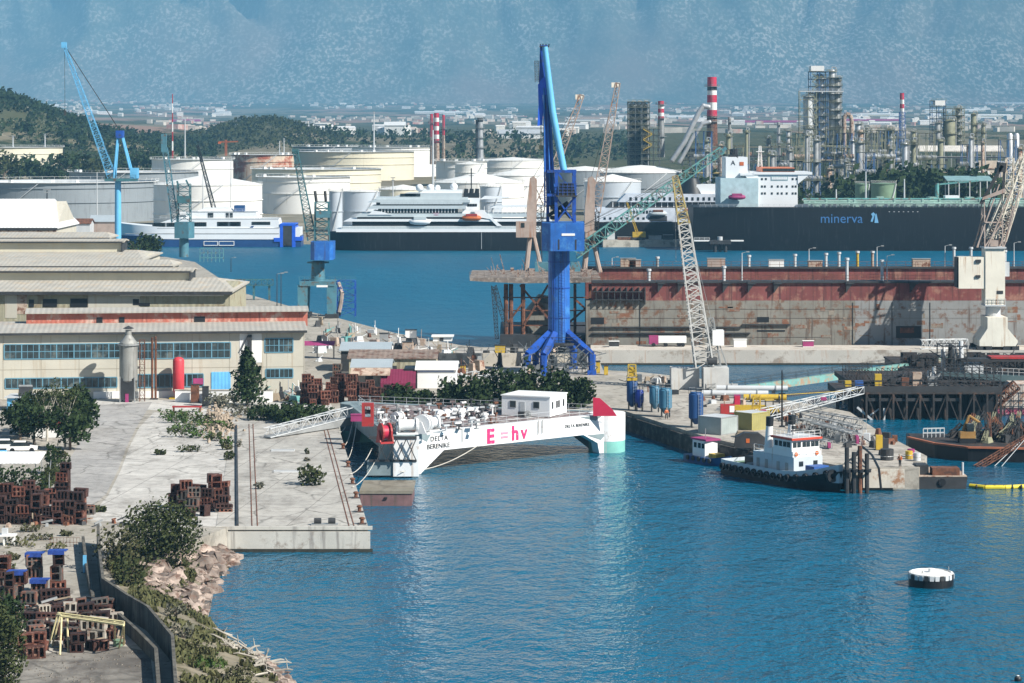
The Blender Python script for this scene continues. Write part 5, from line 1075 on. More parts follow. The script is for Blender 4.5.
# bollards, hatches on the pier
for (u, v, lb) in ((343,449,'farthest black bollard on the pier edge'),(348,467,'black bollard on the pier edge beside the moored red winch'),(352.5,484,'black bollard on the pier edge beside the square pontoon'),(356,498,'black bollard on the pier edge just past the square pontoon'),(359.5,512,'second bollard from the front corner of the pier'),(362,524,'nearest bollard at the front corner of the pier')):
    t = thing('bollard', lb, 'bollard', PG(u,v,2.85), group='bollards along the pier edge'); MB().lathe((0,0,0),[(.34,0),(.34,.08),(.22,.14),(.2,.5),(.34,.58),(.34,.7),(.2,.8),(.01,.82)],10).build('post', M['rust'], t, False); MB().cbox((0,0,.04),(1.0,.9,.08)).build('base_plate', M['dark'], t, False)
for (u,v,w_,lb) in ((283,451,3.2,'farther of the two long slots in the pier deck'),(287,472,3.4,'nearer of the two long slots in the pier deck')):
    p = PG(u,v,2.85); t = thing('deck_hatch', lb, 'hatch', p, group='slots in the pier deck'); k = MB(); k.box(-w_/2,w_/2,-.5,-.4,0,.22); k.box(-w_/2,w_/2,.4,.5,0,.22); k.box(-w_/2,-w_/2+.1,-.4,.4,0,.22); k.box(w_/2-.1,w_/2,-.4,.4,0,.22); k.build('frame', M['lgrey'], t, False); MB().box(-w_/2+.1,w_/2-.1,-.4,.4,.0,.08).build('cover', M['dark'], t, False)
t = thing('winch', 'small winches left at the front edge of the pier deck', 'winch', PG(323,525,2.85)); k = MB(); k.cyl((-1,0,.45),(-.2,0,.45),.35,n=10); k.cyl((.6,0,.45),(1.4,0,.45),.35,n=10); k.build('drum', M['dark'], t, False); MB().box(-1.3,1.7,-.4,.4,0,.18).build('frame', M['steel'], t, False)

# ---- the zigzag retaining walls
M['wallc'] = mat('retaining_wall_concrete', (.11,.102,.085), .9, var=.4, sc=.6, streak=((.045,.042,.036), .5), spots=((.06,.055,.045), .35, .8))
def wall_thing(name, pix, th, z0, ztop, label):
    pts = [P(u,v,ztop) for u,v in pix]; c = pts[len(pts)//2]; t = MB()
    t.wall([(p.x,p.y) for p in pts], th, z0, ztop); return tag(t.build(name, M['wallc']), label, 'retaining wall')
wall_thing('retaining_wall', [(98,524),(99.5,550),(103,578),(127,594),(148,606),(172.5,635),(177,700)], .28, 0, 5.0, 'tall zigzag concrete wall between the scrap yard and the rocky shore')
wall_thing('drain_wall', [(83,536),(86,560),(93,595)], .3, 0, 3.8, 'low inner wall of the ditch beside the upper part of the tall zigzag wall')
wall_thing('ditch_wall', [(119,613),(138,630),(156,648),(160,700)], .32, 0, 4.0, 'low dark ditch wall along the lower yard corner inside the tall zigzag wall')
# ---- shore rocks
rr = random.Random(3)
def rock(rad, seed):
    b = MB(); q = random.Random(seed); n, m = 7, 5; o = q.uniform(0,50)
    pr = []
    b.v = []; 
    for i in range(m+1):
        for j in range(n):
            a, e = 6.283*j/n, math.pi*i/m; d = V3((math.sin(e)*math.cos(a), math.sin(e)*math.sin(a), math.cos(e))); k_ = rad*(1+.3*mnoise.noise(d*1.3+V3((o,0,0)))+q.uniform(-.24,.24))
            b.v.append((d.x*k_*1.15, d.y*k_*.95, d.z*k_*.75))
    for i in range(m):
        for j in range(n): b.f.append((i*n+j, (i+1)*n+j, (i+1)*n+(j+1)%n, i*n+(j+1)%n))
    return b
rocks = [rock(1, s_).build('boulder', M['rockred']).data for s_ in range(7)]
for o in [o for o in COL.objects if o.data in rocks]: bpy.data.objects.remove(o)
cnt = 0
def put_rock(p, r, label, grp):
    o = bpy.data.objects.new('boulder', rr.choice(rocks)); COL.objects.link(o); o.location = p; o.scale = (r*rr.uniform(.8,1.3), r*rr.uniform(.8,1.2), r*rr.uniform(.7,1.1)); o.rotation_euler = (rr.uniform(-.5,.5), rr.uniform(-.5,.5), rr.uniform(0,6)); tag(o, label, 'boulder', grp)
for i in range(235):
    f = rr.uniform(.3, 6.3); j = rr.uniform(.24, .87) if f < 5.2 else rr.uniform(.5,.86); p = bank_pt(f, j); put_rock(p, rr.choice((.3,.4,.5,.6,.8,1.0,1.25)), 'reddish broken boulder of the bank beside the pier corner', 'boulders on the shore beside the pier')
for i in range(60):
    f = rr.uniform(8.2, 10); j = rr.uniform(.74,.9); p = bank_pt(f, j); put_rock(p, rr.choice((.3,.4,.5,.7)), 'dark red rock at the waterline below the driftwood', 'dark rocks below the driftwood')
# ---- driftwood
M['drift'] = mat('bleached_driftwood', (.36,.33,.28), .9, var=.25, sc=1)
for i in range(38):
    f = rr.uniform(7.3, 9.6); j = rr.uniform(.62,.82); p = bank_pt(f, j); a = rr.uniform(0,6.28); L = rr.uniform(.8,2.6); d = V3((math.cos(a), math.sin(a)*.6, rr.uniform(-.1,.5)))*L
    t = MB(); q = p+V3((0,0,rr.uniform(.1,.5))); m_ = q+d*.5+V3((rr.uniform(-.15,.15),0,.1)); t.cyl(q-d*.5, m_, .11,.09,5); t.cyl(m_, q+d*.7, .09,.04,5)
    if rr.random() < .5: t.cyl(m_, m_+V3((rr.uniform(-.6,.6), 0, rr.uniform(.3,.8))), .06,.03,5)
    o = t.build('driftwood', M['drift']); tag(o, 'bleached driftwood branch tangled on the shore below the grassy slope', 'driftwood', 'driftwood branches on the shore')
# ================================================================ HALLS AND YARD BUILDINGS
M['panel'] = mat('cream_panel_wall', (.5,.475,.4), .85, var=.07, sc=.3, streak=((.42,.36,.27), .3)); M['roofsheet'] = mat('pale_roof_sheet', (.35,.335,.3), .75, var=.12, sc=.2, spots=((.36,.31,.26), .25, .3), streak=None, corr=('x',.9))
M['roofsheet2'] = mat('cream_roof_sheet', (.38,.36,.315), .75, var=.12, sc=.25, spots=((.42,.36,.28), .3, .3), corr=('x',.9)); M['salmon'] = mat('salmon_cladding', (.42,.13,.09), .75, var=.2, sc=.3, spots=((.5,.36,.3), .3, .3), streak=((.22,.07,.05), .3), corr=('x',.8))
M['yellowclad'] = mat('pale_yellow_cladding', (.56,.53,.42), .8, var=.08, sc=.3, streak=((.55,.48,.33), .2)); M['oldclad'] = mat('old_grey_cladding', (.36,.34,.24), .85, var=.18, sc=.3, spots=((.24,.19,.12), .35, .3), streak=((.22,.19,.13), .35), corr=('x',1.0))
M['winframe'] = mat('blue_window_frame', (.12,.27,.36), .6); M['paneglass'] = mat('dusty_factory_glass', (.035,.05,.055), .25, var=.7, sc=.5, spots=((.13,.15,.14), .25, .25), spec=.5)
def band(t, x0, x1, y, z0, z1, n, rows=2, lit=()):
    """a long factory window: frame part with panes below it"""
    f = MB(); b = .16
    f.box(x0,x1,y-.09,y+.05,z0-b,z0); f.box(x0,x1,y-.09,y+.05,z1,z1+b)
    for i in range(n+1): x = x0+(x1-x0)*i/n; f.box(x-.09,x+.09,y-.1,y+.04,z0,z1)
    for j in range(1,rows): z = z0+(z1-z0)*j/rows; f.box(x0,x1,y-.085,y+.03,z-.05,z+.05)
    for i in range(n*3): x = x0+(x1-x0)*i/(n*3); f.box(x-.035,x+.035,y-.08,y+.03,z0,z1)
    o = f.build('window', M['winframe'], t, False)
    p = MB(); p.box(x0,x1,y-.03,y+.02,z0+.002,z1-.002); q = p.build('pane', M['paneglass'], o, False)
    return o
# hall 1, the nearest one
Y1 = 436; t = thing('workshop_hall', 'nearest long factory hall with two bands of windows and a salmon roof monitor', 'factory hall', (UX(304.5,Y1), Y1, G), math.radians(7)); X_ = lambda u: UX(u,Y1)-t.location.x; Z_ = lambda v: VZ(v,Y1)-G
xl, xr = X_(-150), X_(304.5); ze = Z_(331); D1 = 24; zr = ze+.8
MB().prof_x([(0,0),(D1,0),(D1,ze),(D1/2,zr-.1),(0,ze)], xl, xr).build('wall', M['panel'], t, False)
k = MB()
for u in list(range(8, 305, 37))+[262]: k.box(X_(u)-.03,X_(u)+.03,-.03,.02,.1,ze-.2)
for v in (366.5,): k.box(xl,xr-.1,-.028,.02,Z_(v)-.03,Z_(v)+.03)
k.build('panel_joint', mat('joint_grey', (.3,.27,.21), .9), t, False)
k = MB(); k.prof_x([(-.8,ze-.05),(D1/2,zr+.1),(D1+.8,ze-.05),(D1+.8,ze+.2),(D1/2,zr+.35),(-.8,ze+.2)], xl-.3, xr+.5); rf = k.build('roof', M['roofsheet'], t, False)
k = MB(); k.box(xl-.3,xr+.4,-1.1,-.82,ze-.2,ze+.16); k.build('gutter', M['dark'], t, False)
k = MB(); k.box(X_(27),X_(310),D1/2-2.6,D1/2+2.6,ze+.1,VZ(310.5,445)-G); k.build('monitor', M['salmon'], t, False); zm = VZ(310.5,445)-G
k = MB(); k.prof_x([(D1/2-3.5,zm-.15),(D1/2,zm+.35),(D1/2+3.5,zm-.15),(D1/2+3.5,zm+.08),(D1/2,zm+.6),(D1/2-3.5,zm+.08)], X_(26), X_(311)); k.build('monitor_roof', M['roofsheet'], t, False)
for a, b in ((97,103),(119.5,125),(195,206)): MB().box(X_(a),X_(b),D1/2-2.68,D1/2-2.3,zm-2.3,zm-.9).build('monitor_opening', M['black'], t, False)
band(t, X_(9), X_(128), -.0, Z_(355.5), Z_(342), 7, 2); band(t, X_(137), X_(231), -.0, Z_(356.5), Z_(342), 5, 2); band(t, X_(265), X_(293), 0, Z_(351.5), Z_(338.5), 2, 2)
band(t, X_(10), X_(119), -.0, Z_(384.5), Z_(375.5), 6, 1); band(t, X_(139), X_(204), 0, Z_(385), Z_(373), 4, 1); band(t, X_(266), X_(293), 0, Z_(377), Z_(369), 2, 1)
MB().box(X_(194),X_(204),-.13,.0,Z_(383),Z_(377)).build('pink_panel', M['magenta'], t, False)
k = MB(); k.box(X_(212),X_(231),-.12,.1,0.05,Z_(371)); k.build('door', mat('light_blue_door', (.13,.42,.72), .5, corr=('x',.6)), t, False)
MB().box(X_(240),X_(262),-.06,.02,Z_(362),Z_(333)).build('white_bay', M['white'], t, False); k = MB(); k.box(X_(248),X_(252),-.5,-.1,Z_(375),Z_(334)); k.bar((X_(241),-.3,Z_(350)),(X_(248),-.4,Z_(335)),.1); k.build('downpipe', M['dark'], t, False)
k = MB(); k.box(X_(96),X_(120),-.7,-.01,0,Z_(389)); k.box(X_(120),X_(178),-.6,-.012,0,Z_(389)); k.build('plinth', M['white'], t, False)
def hall(label, Y, D, u0, u1, v_eave, rise, wall_m, roof_m, mon=None, mon_m='yellowclad', zb=G, gable=.0):
    t = thing('workshop_hall', label, 'factory hall', (UX(u1,Y)-20, Y, zb), group='parallel factory halls'); X_ = lambda u: UX(u,Y)-t.location.x; Z_ = lambda v: VZ(v,Y)-zb
    xl, xr, ze = X_(u0), X_(u1), Z_(v_eave); zr = ze+rise
    MB().prof_x([(0,0),(D,0),(D,ze),(D/2,zr-.1),(0,ze)], xl, xr).build('wall', M[wall_m], t, False)
    # hipped end on the right: the ridge stops short of the gable
    q = gable; k = MB(); e = .9
    vs = [(xl,-e,ze),(xr+.6,-e,ze),(xr-q,D/2,zr+.2),(xl,D/2,zr+.2),(xr+.6,D+e,ze),(xl,D+e,ze)]; vs2 = [(x,y,z+.28) for x,y,z in vs]
    k.add(vs+vs2, [(6,7,8,9),(9,8,10,11),(7,10,8),(0,3,2,1),(3,5,4,2),(1,2,4),(0,1,7,6),(1,4,10,7),(4,5,11,10),(0,6,9,3),(3,9,11,5)])
    k.build('roof', M[roof_m], t, False)
    MB().box(xl,xr+.5,-e-.3,-e-.02,ze-.35,ze+.2).build('gutter', M['dark'], t, False)
    if mon:
        u_a, u_b, v_t, v_b = mon; Ym = Y+D/2-3; zt = VZ(v_t,Ym)-zb; xa, xb = UX(u_a,Ym)-t.location.x, UX(u_b,Ym)-t.location.x
        MB().box(xa,xb,D/2-3,D/2+3,ze+rise*.5,zt).build('monitor', M[mon_m], t, False); k = MB(); k.prof_x([(D/2-3.8,zt-.1),(D/2,zt+.3),(D/2+3.8,zt-.1),(D/2+3.8,zt+.2),(D/2,zt+.6),(D/2-3.8,zt+.25)], xa-.5, xb+.7); k.build('monitor_roof', M[roof_m], t, False)
        MB().box(xb+.02,xb+.3,D/2-3.7,D/2+3.7,ze+rise*.6,zt+.1).build('monitor_end', M['dark'], t, False); MB().box(xa,xb+.3,D/2-4.0,D/2-3.82,zt-.2,zt+.12).build('monitor_gutter', M['dark'], t, False)
    return t, X_, Z_
t, X_, Z_ = hall('second factory hall with patched grey wall above the salmon monitor', 468, 28, -150, 230, 292.5, 1.4, 'oldclad', 'roofsheet2', (-150,189.5,271.5,281), 'yellowclad', gable=4)
for (a,b,v0,v1) in ((29,34,299.5,307),(43,57,299,307),(70.5,87.5,298.5,307),(133,139,299,305),(139,150,303,306)): MB().box(X_(a),X_(b),-.1,.3,Z_(v1),Z_(v0)).build('wall_opening', M['black'], t, False)
for (a,b,v0,v1,m) in ((17,27,295,314,'rustlight'),(5,17,295,318,'panel'),(88,140,294.5,311,'panel')): MB().box(X_(a),X_(b),-.05,.1,Z_(v1),Z_(v0)).build('patch_panel', M[m], t, False)
k = MB(); k.box(X_(120),X_(224),-.06,.06,Z_(296),Z_(293.3)); k.box(X_(196),X_(201),-.3,.06,Z_(295),Z_(291)); k.build('white_strip', M['white'], t, False)
hall('third factory hall with a pale yellow roof monitor', 560, 30, -150, 141, 260.5, 1.1, 'panel', 'roofsheet2', (-150,121.5,242,252.5), 'yellowclad', gable=3)
hall('low narrow roof between the second and third factory halls', 512, 12, -150, 171, 267, .7, 'panel', 'roofsheet2', None, gable=1)
t, X_, Z_ = hall('white-roofed factory hall at the far left', 640, 30, -150, 56, 228.5, 6.4, 'panel', 'roofsheet2', None, gable=3); 
[o for o in t.children if o.name.startswith('roof')][0].data.materials[0] = mat('white_roof_sheet', (.74,.74,.73), .6, var=.04, corr=('x',.9))
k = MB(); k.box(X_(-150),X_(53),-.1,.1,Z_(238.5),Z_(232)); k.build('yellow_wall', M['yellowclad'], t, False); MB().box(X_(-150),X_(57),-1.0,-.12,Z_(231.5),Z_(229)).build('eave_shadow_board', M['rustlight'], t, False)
hall('low cream roof right behind the white-roofed factory hall', 610, 12, -150, 108, 238.5, .8, 'panel', 'roofsheet2', None, gable=1)
# small sheds by the far quay, behind the halls
def small_house(u0, u1, vb, ve, label, wm, rm, D=8, zb=G, rise=1.4, name='shed', cat='shed', door=True, flat=False, grp=None, win=0, Y=None):
    Y = Y or P((u0+u1)/2, vb, zb).y; b = V3((UX((u0+u1)/2,Y), Y, zb)); t = thing(name, label, cat, b, group=grp); L = (u1-u0)*Y/F/2; h = VZ(ve,Y)-zb
    MB().prof_x([(0,0),(D,0),(D,h),(D/2,h+(0 if flat else rise-.05)),(0,h)], -L, L).build('wall', M[wm], t, False)
    k = MB(); r_ = .3 if flat else rise; k.prof_x([(-.4,h+.01),(D/2,h+(.02 if flat else rise)),(D+.4,h+.01),(D+.4,h+.2),(D/2,h+(.2 if flat else rise+.2)),(-.4,h+.2)], -L-.35, L+.35); k.build('roof', M[rm], t, False)
    if door: MB().box(-L*.3,L*.1,-.1,.1,.05,min(h*.8,2.6)).build('door', M['dark'], t, False)
    for i in range(win): x = -L+L*2*(i+.5)/win; MB().box(x-.5,x+.5,-.08,.05,h*.5,h*.78).build('window', M['glass'], t, False)
    return t
small_house(60,90,232,224,'low shed with a dull red roof behind the slim sky-blue crane','lgrey','rust',8,G,1.5,Y=860); small_house(90,116,232,222,'low shed with a grey roof left of the slim sky-blue column','beige','roof_grey',8,G,2,Y=870)
tree(150, 262, 229, 800, 'dark', 'dark spiky tree on the quay in front of the ferry bow', wide=.42, n=700, s=.55, lobes=5); tree(136, 262, 235, 790, 'dark', 'low dark bush beside the spiky tree on the quay', name='bush', wide=.7, n=300, s=.55, lobes=3, cat='bush')
k = thing('railing', 'teal gangway frame beside the dark teal crane on the quay', 'railing', P(200,262,G)); q = MB()
for x in range(0,7): q.bar((x*1.3,0,0),(x*1.3,0,4.6),.12)
for z in (1.4,3,4.6): q.bar((0,0,z),(7.8,0,z),.12)
q.build('bars', M['teal'], k, False)
# silo-like filter stack in front of hall 1
t = thing('filter_silo', 'grey dust-filter silo with a capped chimney in front of the factory wall', 'silo', P(128.5,401.5,G)); s = F/t.location.y; zz = lambda v: (401.5-v)/s
MB().lathe((0,0,0),[(1.0,zz(384)),(1.5,zz(380)),(1.5,zz(343)),(.75,zz(337)),(.5,zz(335)),(.5,zz(330))],20).build('body', mat('silo_steel', (.3,.3,.28), .55, metal=.3, var=.15, sc=.5, streak=((.12,.11,.1), .3)), t, False, smooth=30); MB().lathe((0,0,zz(329)),[(.5,0),(.95,.1),(.05,.55)],14).build('cap', M['dark'], t, False)
MB().lathe((0,0,zz(345)),[(1.52,0),(1.8,0),(1.8,.2),(1.52,.2)],18).build('ring_platform', M['steel'], t, False); MB().box(-1.1,1.0,-1.3,1.2,.4,zz(378)).build('base_housing', M['dark'], t, False)
k = MB()
for x,y in ((-1.2,-1.3),(1.2,-1.3),(1.2,1.3),(-1.2,1.3)): k.bar((x,y,0),(x,y,zz(376)),.12)
each(k, 'leg', M['steel'], t, False); k = MB(); k.lattice((2.2,.3,0),(2.2,.3,zz(340)),.8,.8,10,.05); k.build('ladder_tower', M['rust'], t, False); MB().box(-.35,.2,-1.38,-1.25,0.0,1.4).build('hatch', M['magenta'], t, False)
for (u, vt, lb) in ((152.2,336,'left of two slim brown pipes up the factory front'),(155.6,335,'right of two slim brown pipes up the factory front')):
    b = P(u,399.5,G); t = thing('pipe', lb, 'pipe', b, group='brown pipes at the factory front'); MB().cyl((0,0,0),(0,0,(398-vt)*b.y/F),.2,.2,8).build('riser', M['rust'], t, False); k = MB(); k.cbox((0,.3,(398-vt)*b.y/F*.8),(.5,.9,.15)); k.cbox((0,0,.1),(.7,.7,.2)); k.build('bracket', M['dark'], t, False)
# red tank
t = thing('pressure_tank', 'upright red pressure tank on a yellow base before the factory wall', 'tank', P(178.5,398.5,G)); h = (397-355.5)*t.location.y/F
k = MB(); r = .95; k.lathe((0,0,1.1),[(.2,-.4),(.7,-.2),(r,.2),(r,h-1.7),(.8,h-1.35),(.45,h-1.15),(.01,h-1.08)],20); k.build('shell', mat('faded_red_paint', (.52,.045,.06), .5, var=.1, sc=.5), t, False, smooth=40)
k = MB()
for a in range(4): k.bar((.7*math.cos(a*1.57+.7),.7*math.sin(a*1.57+.7),0),(.7*math.cos(a*1.57+.7),.7*math.sin(a*1.57+.7),1.4),.12)
each(k, 'leg', M['red'], t, False); MB().box(-1.4,1.4,-1.2,1.2,0,.22).build('base', M['yellow'], t, False); MB().cbox((.2,-1.1,1.2),(1.0,.5,.9)).build('valve_box', M['red'], t, False)
for i,(u,v,lb) in enumerate(((208,387,'left of two dark scrap drums on the white ledge'),(217,387,'right of two dark scrap drums on the white ledge'))):
    b = P(u,394,G); t = thing('scrap_drum', lb, 'drum', V3((b.x,b.y,G)), group='drums on the ledge'); k = MB(); k.cyl((-.7,0,1.4),(.7,0,1.4),.42,n=12); k.build('body', M['rust'], t, False); k = MB(); k.box(-.6,-.4,-.4,.4,0,1.1); k.box(.4,.6,-.4,.4,0,1.1); k.build('cradle', M['dark'], t, False)
# yard items between the hall and the pier
t = thing('loading_wall', 'low white yard wall behind the conifer', 'wall', P(230,402,G)); MB().box(-9,7,0,.5,0,1.9).build('wall', M['white'], t, False); MB().box(-9.1,7.1,-.1,.6,1.9,2.02).build('coping', M['conc'], t, False)
for (u,v,w_,h_,m,lb) in ((195,403,1.3,3.0,'rust','rusty upright steel block left of the dark slab'),(205.5,406,1.0,3.1,'dark','dark upright steel slab at the edge of the scrap')):
    t = thing('steel_block', lb, 'steel block', P(u,v,G)); MB().box(-w_/2,w_/2,-.4,.4,0,h_).build('body', M[m], t, False); k = MB(); k.box(-w_/2-.15,w_/2+.15,-.6,.6,0,.15); k.box(-w_/2-.05,w_/2+.05,-.45,.45,h_,h_+.1); k.build('flange', M['dark'], t, False)
t = thing('steel_trestle', 'low dark red steel trestle on the yard before the upright blocks', 'trestle', P(187,412,G)); MB().box(-2.3,2.3,-.5,.5,.75,.95).build('top', M['red'], t, False); k = MB()
for x in (-2.2,2): k.box(x,x+.2,-.45,.45,0,.75)
each(k, 'leg', M['rust'], t, False)
for (u0,u1,lb) in ((277.5,288,'left white container against the factory corner'),(289.5,302.5,'right white container against the factory corner')):
    b = P((u0+u1)/2,394,G); t = thing('white_container', lb, 'container', b, group='white containers at the factory corner'); L = (u1-u0)*b.y/F/2; MB().box(-L,L,0,2.4,.1,2.5).build('body', mat('container_white', (.7,.7,.68), .5, corr=('x',.4)), t, False); k = MB()
    for x in (-L,L-.15): k.box(x,x+.15,-.06,.05,0,2.55)
    k.box(-L,L,-.05,.05,2.42,2.56); k.build('frame', M['lgrey'], t, False)
# sheds of the middle yard
M['rustgrey'] = mat('rust_grey_sheet', (.22,.17,.14), .8, var=.3, sc=.4, spots=((.12,.06,.04), .35, .7), corr=('x',.9))
t = small_house(352,390,384,368,'grey ribbed shed with a stepped sheet roof in the middle yard','steel','roof_grey',9,G,1.0,Y=449); 
k = MB(); k.prof_x([(-3.2,2.4),(-3.2,2.6),(.0,3.6),(.0,3.4)],-3.4,3.4); k.build('lean_to_roof', M['rustlight'], t, False)
small_house(349,436,376,359,'long low shed with a rusty sheet roof behind the grey ribbed shed','oldclad','rustgrey',12,G,1.0,Y=462); M_ = 0; small_house(341,389,376,351,'dark-walled shed with a flat grey roof farther back in the middle yard','dark','roof_grey',12,G,1.0,Y=478)
t = small_house(417,456,390,370,'white hall with a white pitched roof and an open left bay','white','white',11,G,.9,Y=448,door=False); k = MB(); k.box(-5.6,-3.3,-.08,6,.0,3.4); k.build('open_bay', M['black'], t, False); k = MB(); k.box(-3.2,3.0,-.1,.05,2.9,3.05); k.build('blue_strip', M['blue'], t, False)
small_house(433,452,349,337,'small white box shed at the edge of the far quay','white','white',4,G,.3,Y=546,flat=True)
t = thing('awning', 'dark magenta tarpaulin awning in front of the grey sheds', 'awning', P(398,390,G)); k = MB(); k.prof_x([(-.1,1.0),(-.1,1.15),(3.2,3.3),(3.2,3.1)],-3.0,3.0); k.box(-3,3,-.12,-.02,0,1.1); k.build('tarpaulin', mat('maroon_tarp', (.16,.015,.05), .7, corr=('x',.5)), t, False); k = MB()
for x in (-2.9,2.9): k.bar((x,3.1,0),(x,3.1,3.3),.1)
each(k, 'post', M['dark'], t, False)
t = thing('awning', 'long red awning farther back beside the factory corner', 'awning', P(322,359,G)); k = MB(); k.prof_x([(0,2.6),(0,2.7),(2.5,3.3),(2.5,3.2)],-4.2,2.4); k.build('tarpaulin', M['magenta'], t, False); k = MB()
for x in (-4,-1,2.2):
    for y in (.1,2.4): k.bar((x,y,0),(x,y,2.7),.08)
each(k, 'post', M['dark'], t, False)
# cars, blue kiosk, red canopy, fabric shed at the far left
t = small_house(7,33,411,398,'small light blue kiosk with a rooftop solar heater, left of the pale-limbed trees','skyblue','lgrey',5,G,.2,flat=True,name='kiosk',cat='kiosk'); MB().box(-1.2,.8,-.1,.05,.3,1.7).build('poster', M['white'], t, False); k = MB(); k.prof_x([(0.4,2.4),(.5,2.3),(1.6,3.6),(1.5,3.7)],-.4,1.8); k.build('solar_panel', M['dark'], t, False); k = MB(); k.cyl((-.5,1.8,3.7),(1.6,1.8,3.7),.28,n=10); k.build('water_tank', M['steel'], t, False)
t = thing('canopy', 'bright red flat canopy under the pale-limbed trees', 'canopy', P(48,438,G)); MB().box(-2.6,2.6,0,2.4,2.0,2.45).build('roof', M['red'], t, False); k = MB()
for x in (-2.5,2.4):
    for y in (.1,2.2): k.bar((x,y,0),(x,y,2.0),.07)
each(k, 'post', M['white'], t, False); MB().box(-2.3,2.3,.4,2.2,0,1.5).build('stall', M['white'], t, False)
t = thing('shelter', 'white sheet-roofed shelter wrapped in dark hedge at the left edge', 'shelter', P(16,492,G)); k = MB(); k.prof_x([(-1.0,3.6),(-1.0,3.72),(4.0,4.5),(4.0,4.38)],-8,3.0); k.build('roof', mat('white_sheet', (.8,.8,.79), .5, corr=('x',.5)), t, False); k = MB()
for x in (-7.6,-2.6,2.5):
    for y in (-.4,3.6): k.bar((x,y,0),(x,y,3.8),.08)
each(k, 'post', M['steel'], t, False)
for (u,v,m,lb) in ((6,450,'white','white parked car at the far left under the trees'),(22,452,'white','second white parked car beside the dark hedge'),(3,462,'skyblue','light blue parked car at the left edge')):
    t = thing('parked_car', lb, 'car', P(u,v,G), rz=.15, group='cars parked under the trees')
    MB().prof_y([(-2.1,.35),(2.1,.35),(2.15,.75),(1.2,.88),(-2.05,.9)],-.85,.85).build('body', M[m], t, False); MB().prof_y([(-1.7,.88),(1.1,.87),(.5,1.42),(-1.1,1.45)],-.75,.75).build('cabin', M['glass'], t, False); MB().prof_y([(-1.15,1.45),(.52,1.42),(.45,1.5),(-1.05,1.52)],-.72,.72).build('roof', M[m], t, False)
    for x in (-1.3,1.35):
        for y in (-.86,.66): MB().cyl((x,y,.34),(x,y+.2,.34),.34,n=12).build('wheel', M['black'], t, False)
# ================================================================ THE BASIN: PLATFORM, TUG, PIERS
A, B, C = V3((-15.6,357.8,0)), V3((14.0,384,0)), V3((-23.5,397,0)); ZT = 5.7
t = thing('work_platform', 'white triangular floating platform lettered in pink, with a cabin on its deck', 'floating platform', ((A+B+C)/3)); L0 = t.location.copy()
M['pl_white'] = mat('platform_white', (.78,.78,.77), .5, var=.05, sc=.5, streak=((.45,.36,.29), .17), spots=((.5,.42,.36), .12, .9)); M['pl_deck'] = mat('platform_deck', (.14,.1,.1), .8, var=.25, sc=.6, spots=((.42,.4,.38), .4, .8)); M['antifoul'] = mat('antifouling_green', (.2,.48,.42), .6, var=.15, streak=((.5,.5,.46), .2)); M['pl_grey'] = mat('platform_grey', (.2,.25,.26), .6, var=.2)
def beam(a, b, name, both=True):
    d = (b-a); L = d.length; d.normalize(); n = V3((d.y,-d.x,0)); k = MB()
    pr = [(0,.05),(0,ZT),(L,ZT),(L,.05),(L-3.0,.05),(L-3.4,1.6),(L-6.2,3.0),(6.8,3.0),(3.0,.35),(2.6,.05)]; m = len(pr); vs = []
    for o in (1.6, .2): vs += [a+d*s_+n*o+V3((0,0,z)) for s_, z in pr]
    k.add(vs, [tuple(range(m-1,-1,-1)), tuple(range(m,2*m))]+[(i,(i+1)%m,(i+1)%m+m,i+m) for i in range(m)]); return k.build(name, M['pl_white'] if name == 'front_beam' else M['pl_grey'], t)
beam(A, B, 'front_beam'); beam(C, A, 'side_beam'); beam(B, C, 'rear_beam')
k = MB(); k.prism([(A.x,A.y),(B.x,B.y),(C.x,C.y)], ZT-.7, ZT-.05); k.build('deck', M['pl_deck'], t)
for p, m_ in ((A,'pl_grey'),(B,'pl_white'),(C,'pl_grey')):
    MB().lathe(p, [(2.7,-1.5),(2.7,1.7)], 16).build('leg_foot', M['antifoul'] if p is not A else M['pl_grey'], t, smooth=40); MB().lathe(p, [(2.72,1.7),(2.75,ZT+.02),(.01,ZT+.04)], 16).build('leg', M[m_], t, smooth=40)
d = (B-A).normalized(); n = V3((d.y,-d.x,0)); rzz = math.degrees(math.atan2(d.y,d.x))
def on_beam(s_, z): p = A+d*s_+n*1.66+V3((0,0,z)); return p-L0
M['pink'] = mat('pink_lettering', (.7,.03,.16), .6, spots=((.8,.5,.55), .2, 2)); M['pink2'] = mat('faded_pink', (.75,.3,.4), .6)
text('E', 2.8, on_beam(14.6,3.3), M['pink'], t, 'letter', rz=rzz, sx=1.05, off=.1); text('=', 2.6, on_beam(17.2,3.3), M['pink2'], t, 'letter', rz=rzz, off=.04); text('h', 2.8, on_beam(19.3,3.4), M['pink'], t, 'letter', rz=rzz, off=.09); text('v', 2.8, on_beam(21.1,3.4), M['pink'], t, 'letter', rz=rzz, sx=.95, off=.05)
text('DELTA', .95, on_beam(4.3,4.4), M['dark'], t, 'name_lettering', rz=rzz, sp=1.15); text('BERENIKE', .95, on_beam(3.7,3.35), M['dark'], t, 'name_lettering', rz=rzz); text('DELTA BERENIKE', .62, on_beam(29.6,4.3), M['dark'], t, 'small_lettering', rz=rzz, sp=1.05)
k = MB()
for (s0,s1,z0,z1) in ((32.6,37.3,5.65,4.9),(34,38,2.9,2.0),(1.2,4.6,5.65,4.4)): a_, b_, c_ = A+d*s0+n*1.63, A+d*s1+n*1.63, A+d*((s0+s1)/2+.8)+n*1.63; k.add([a_+V3((0,0,z0)), b_+V3((0,0,z0)), c_+V3((0,0,z1)), a_+V3((0,0,z0))+n*.02, b_+V3((0,0,z0))+n*.02, c_+V3((0,0,z1))+n*.02], [(5,4,3),(0,1,4,3),(1,2,5,4),(2,0,3,5)])
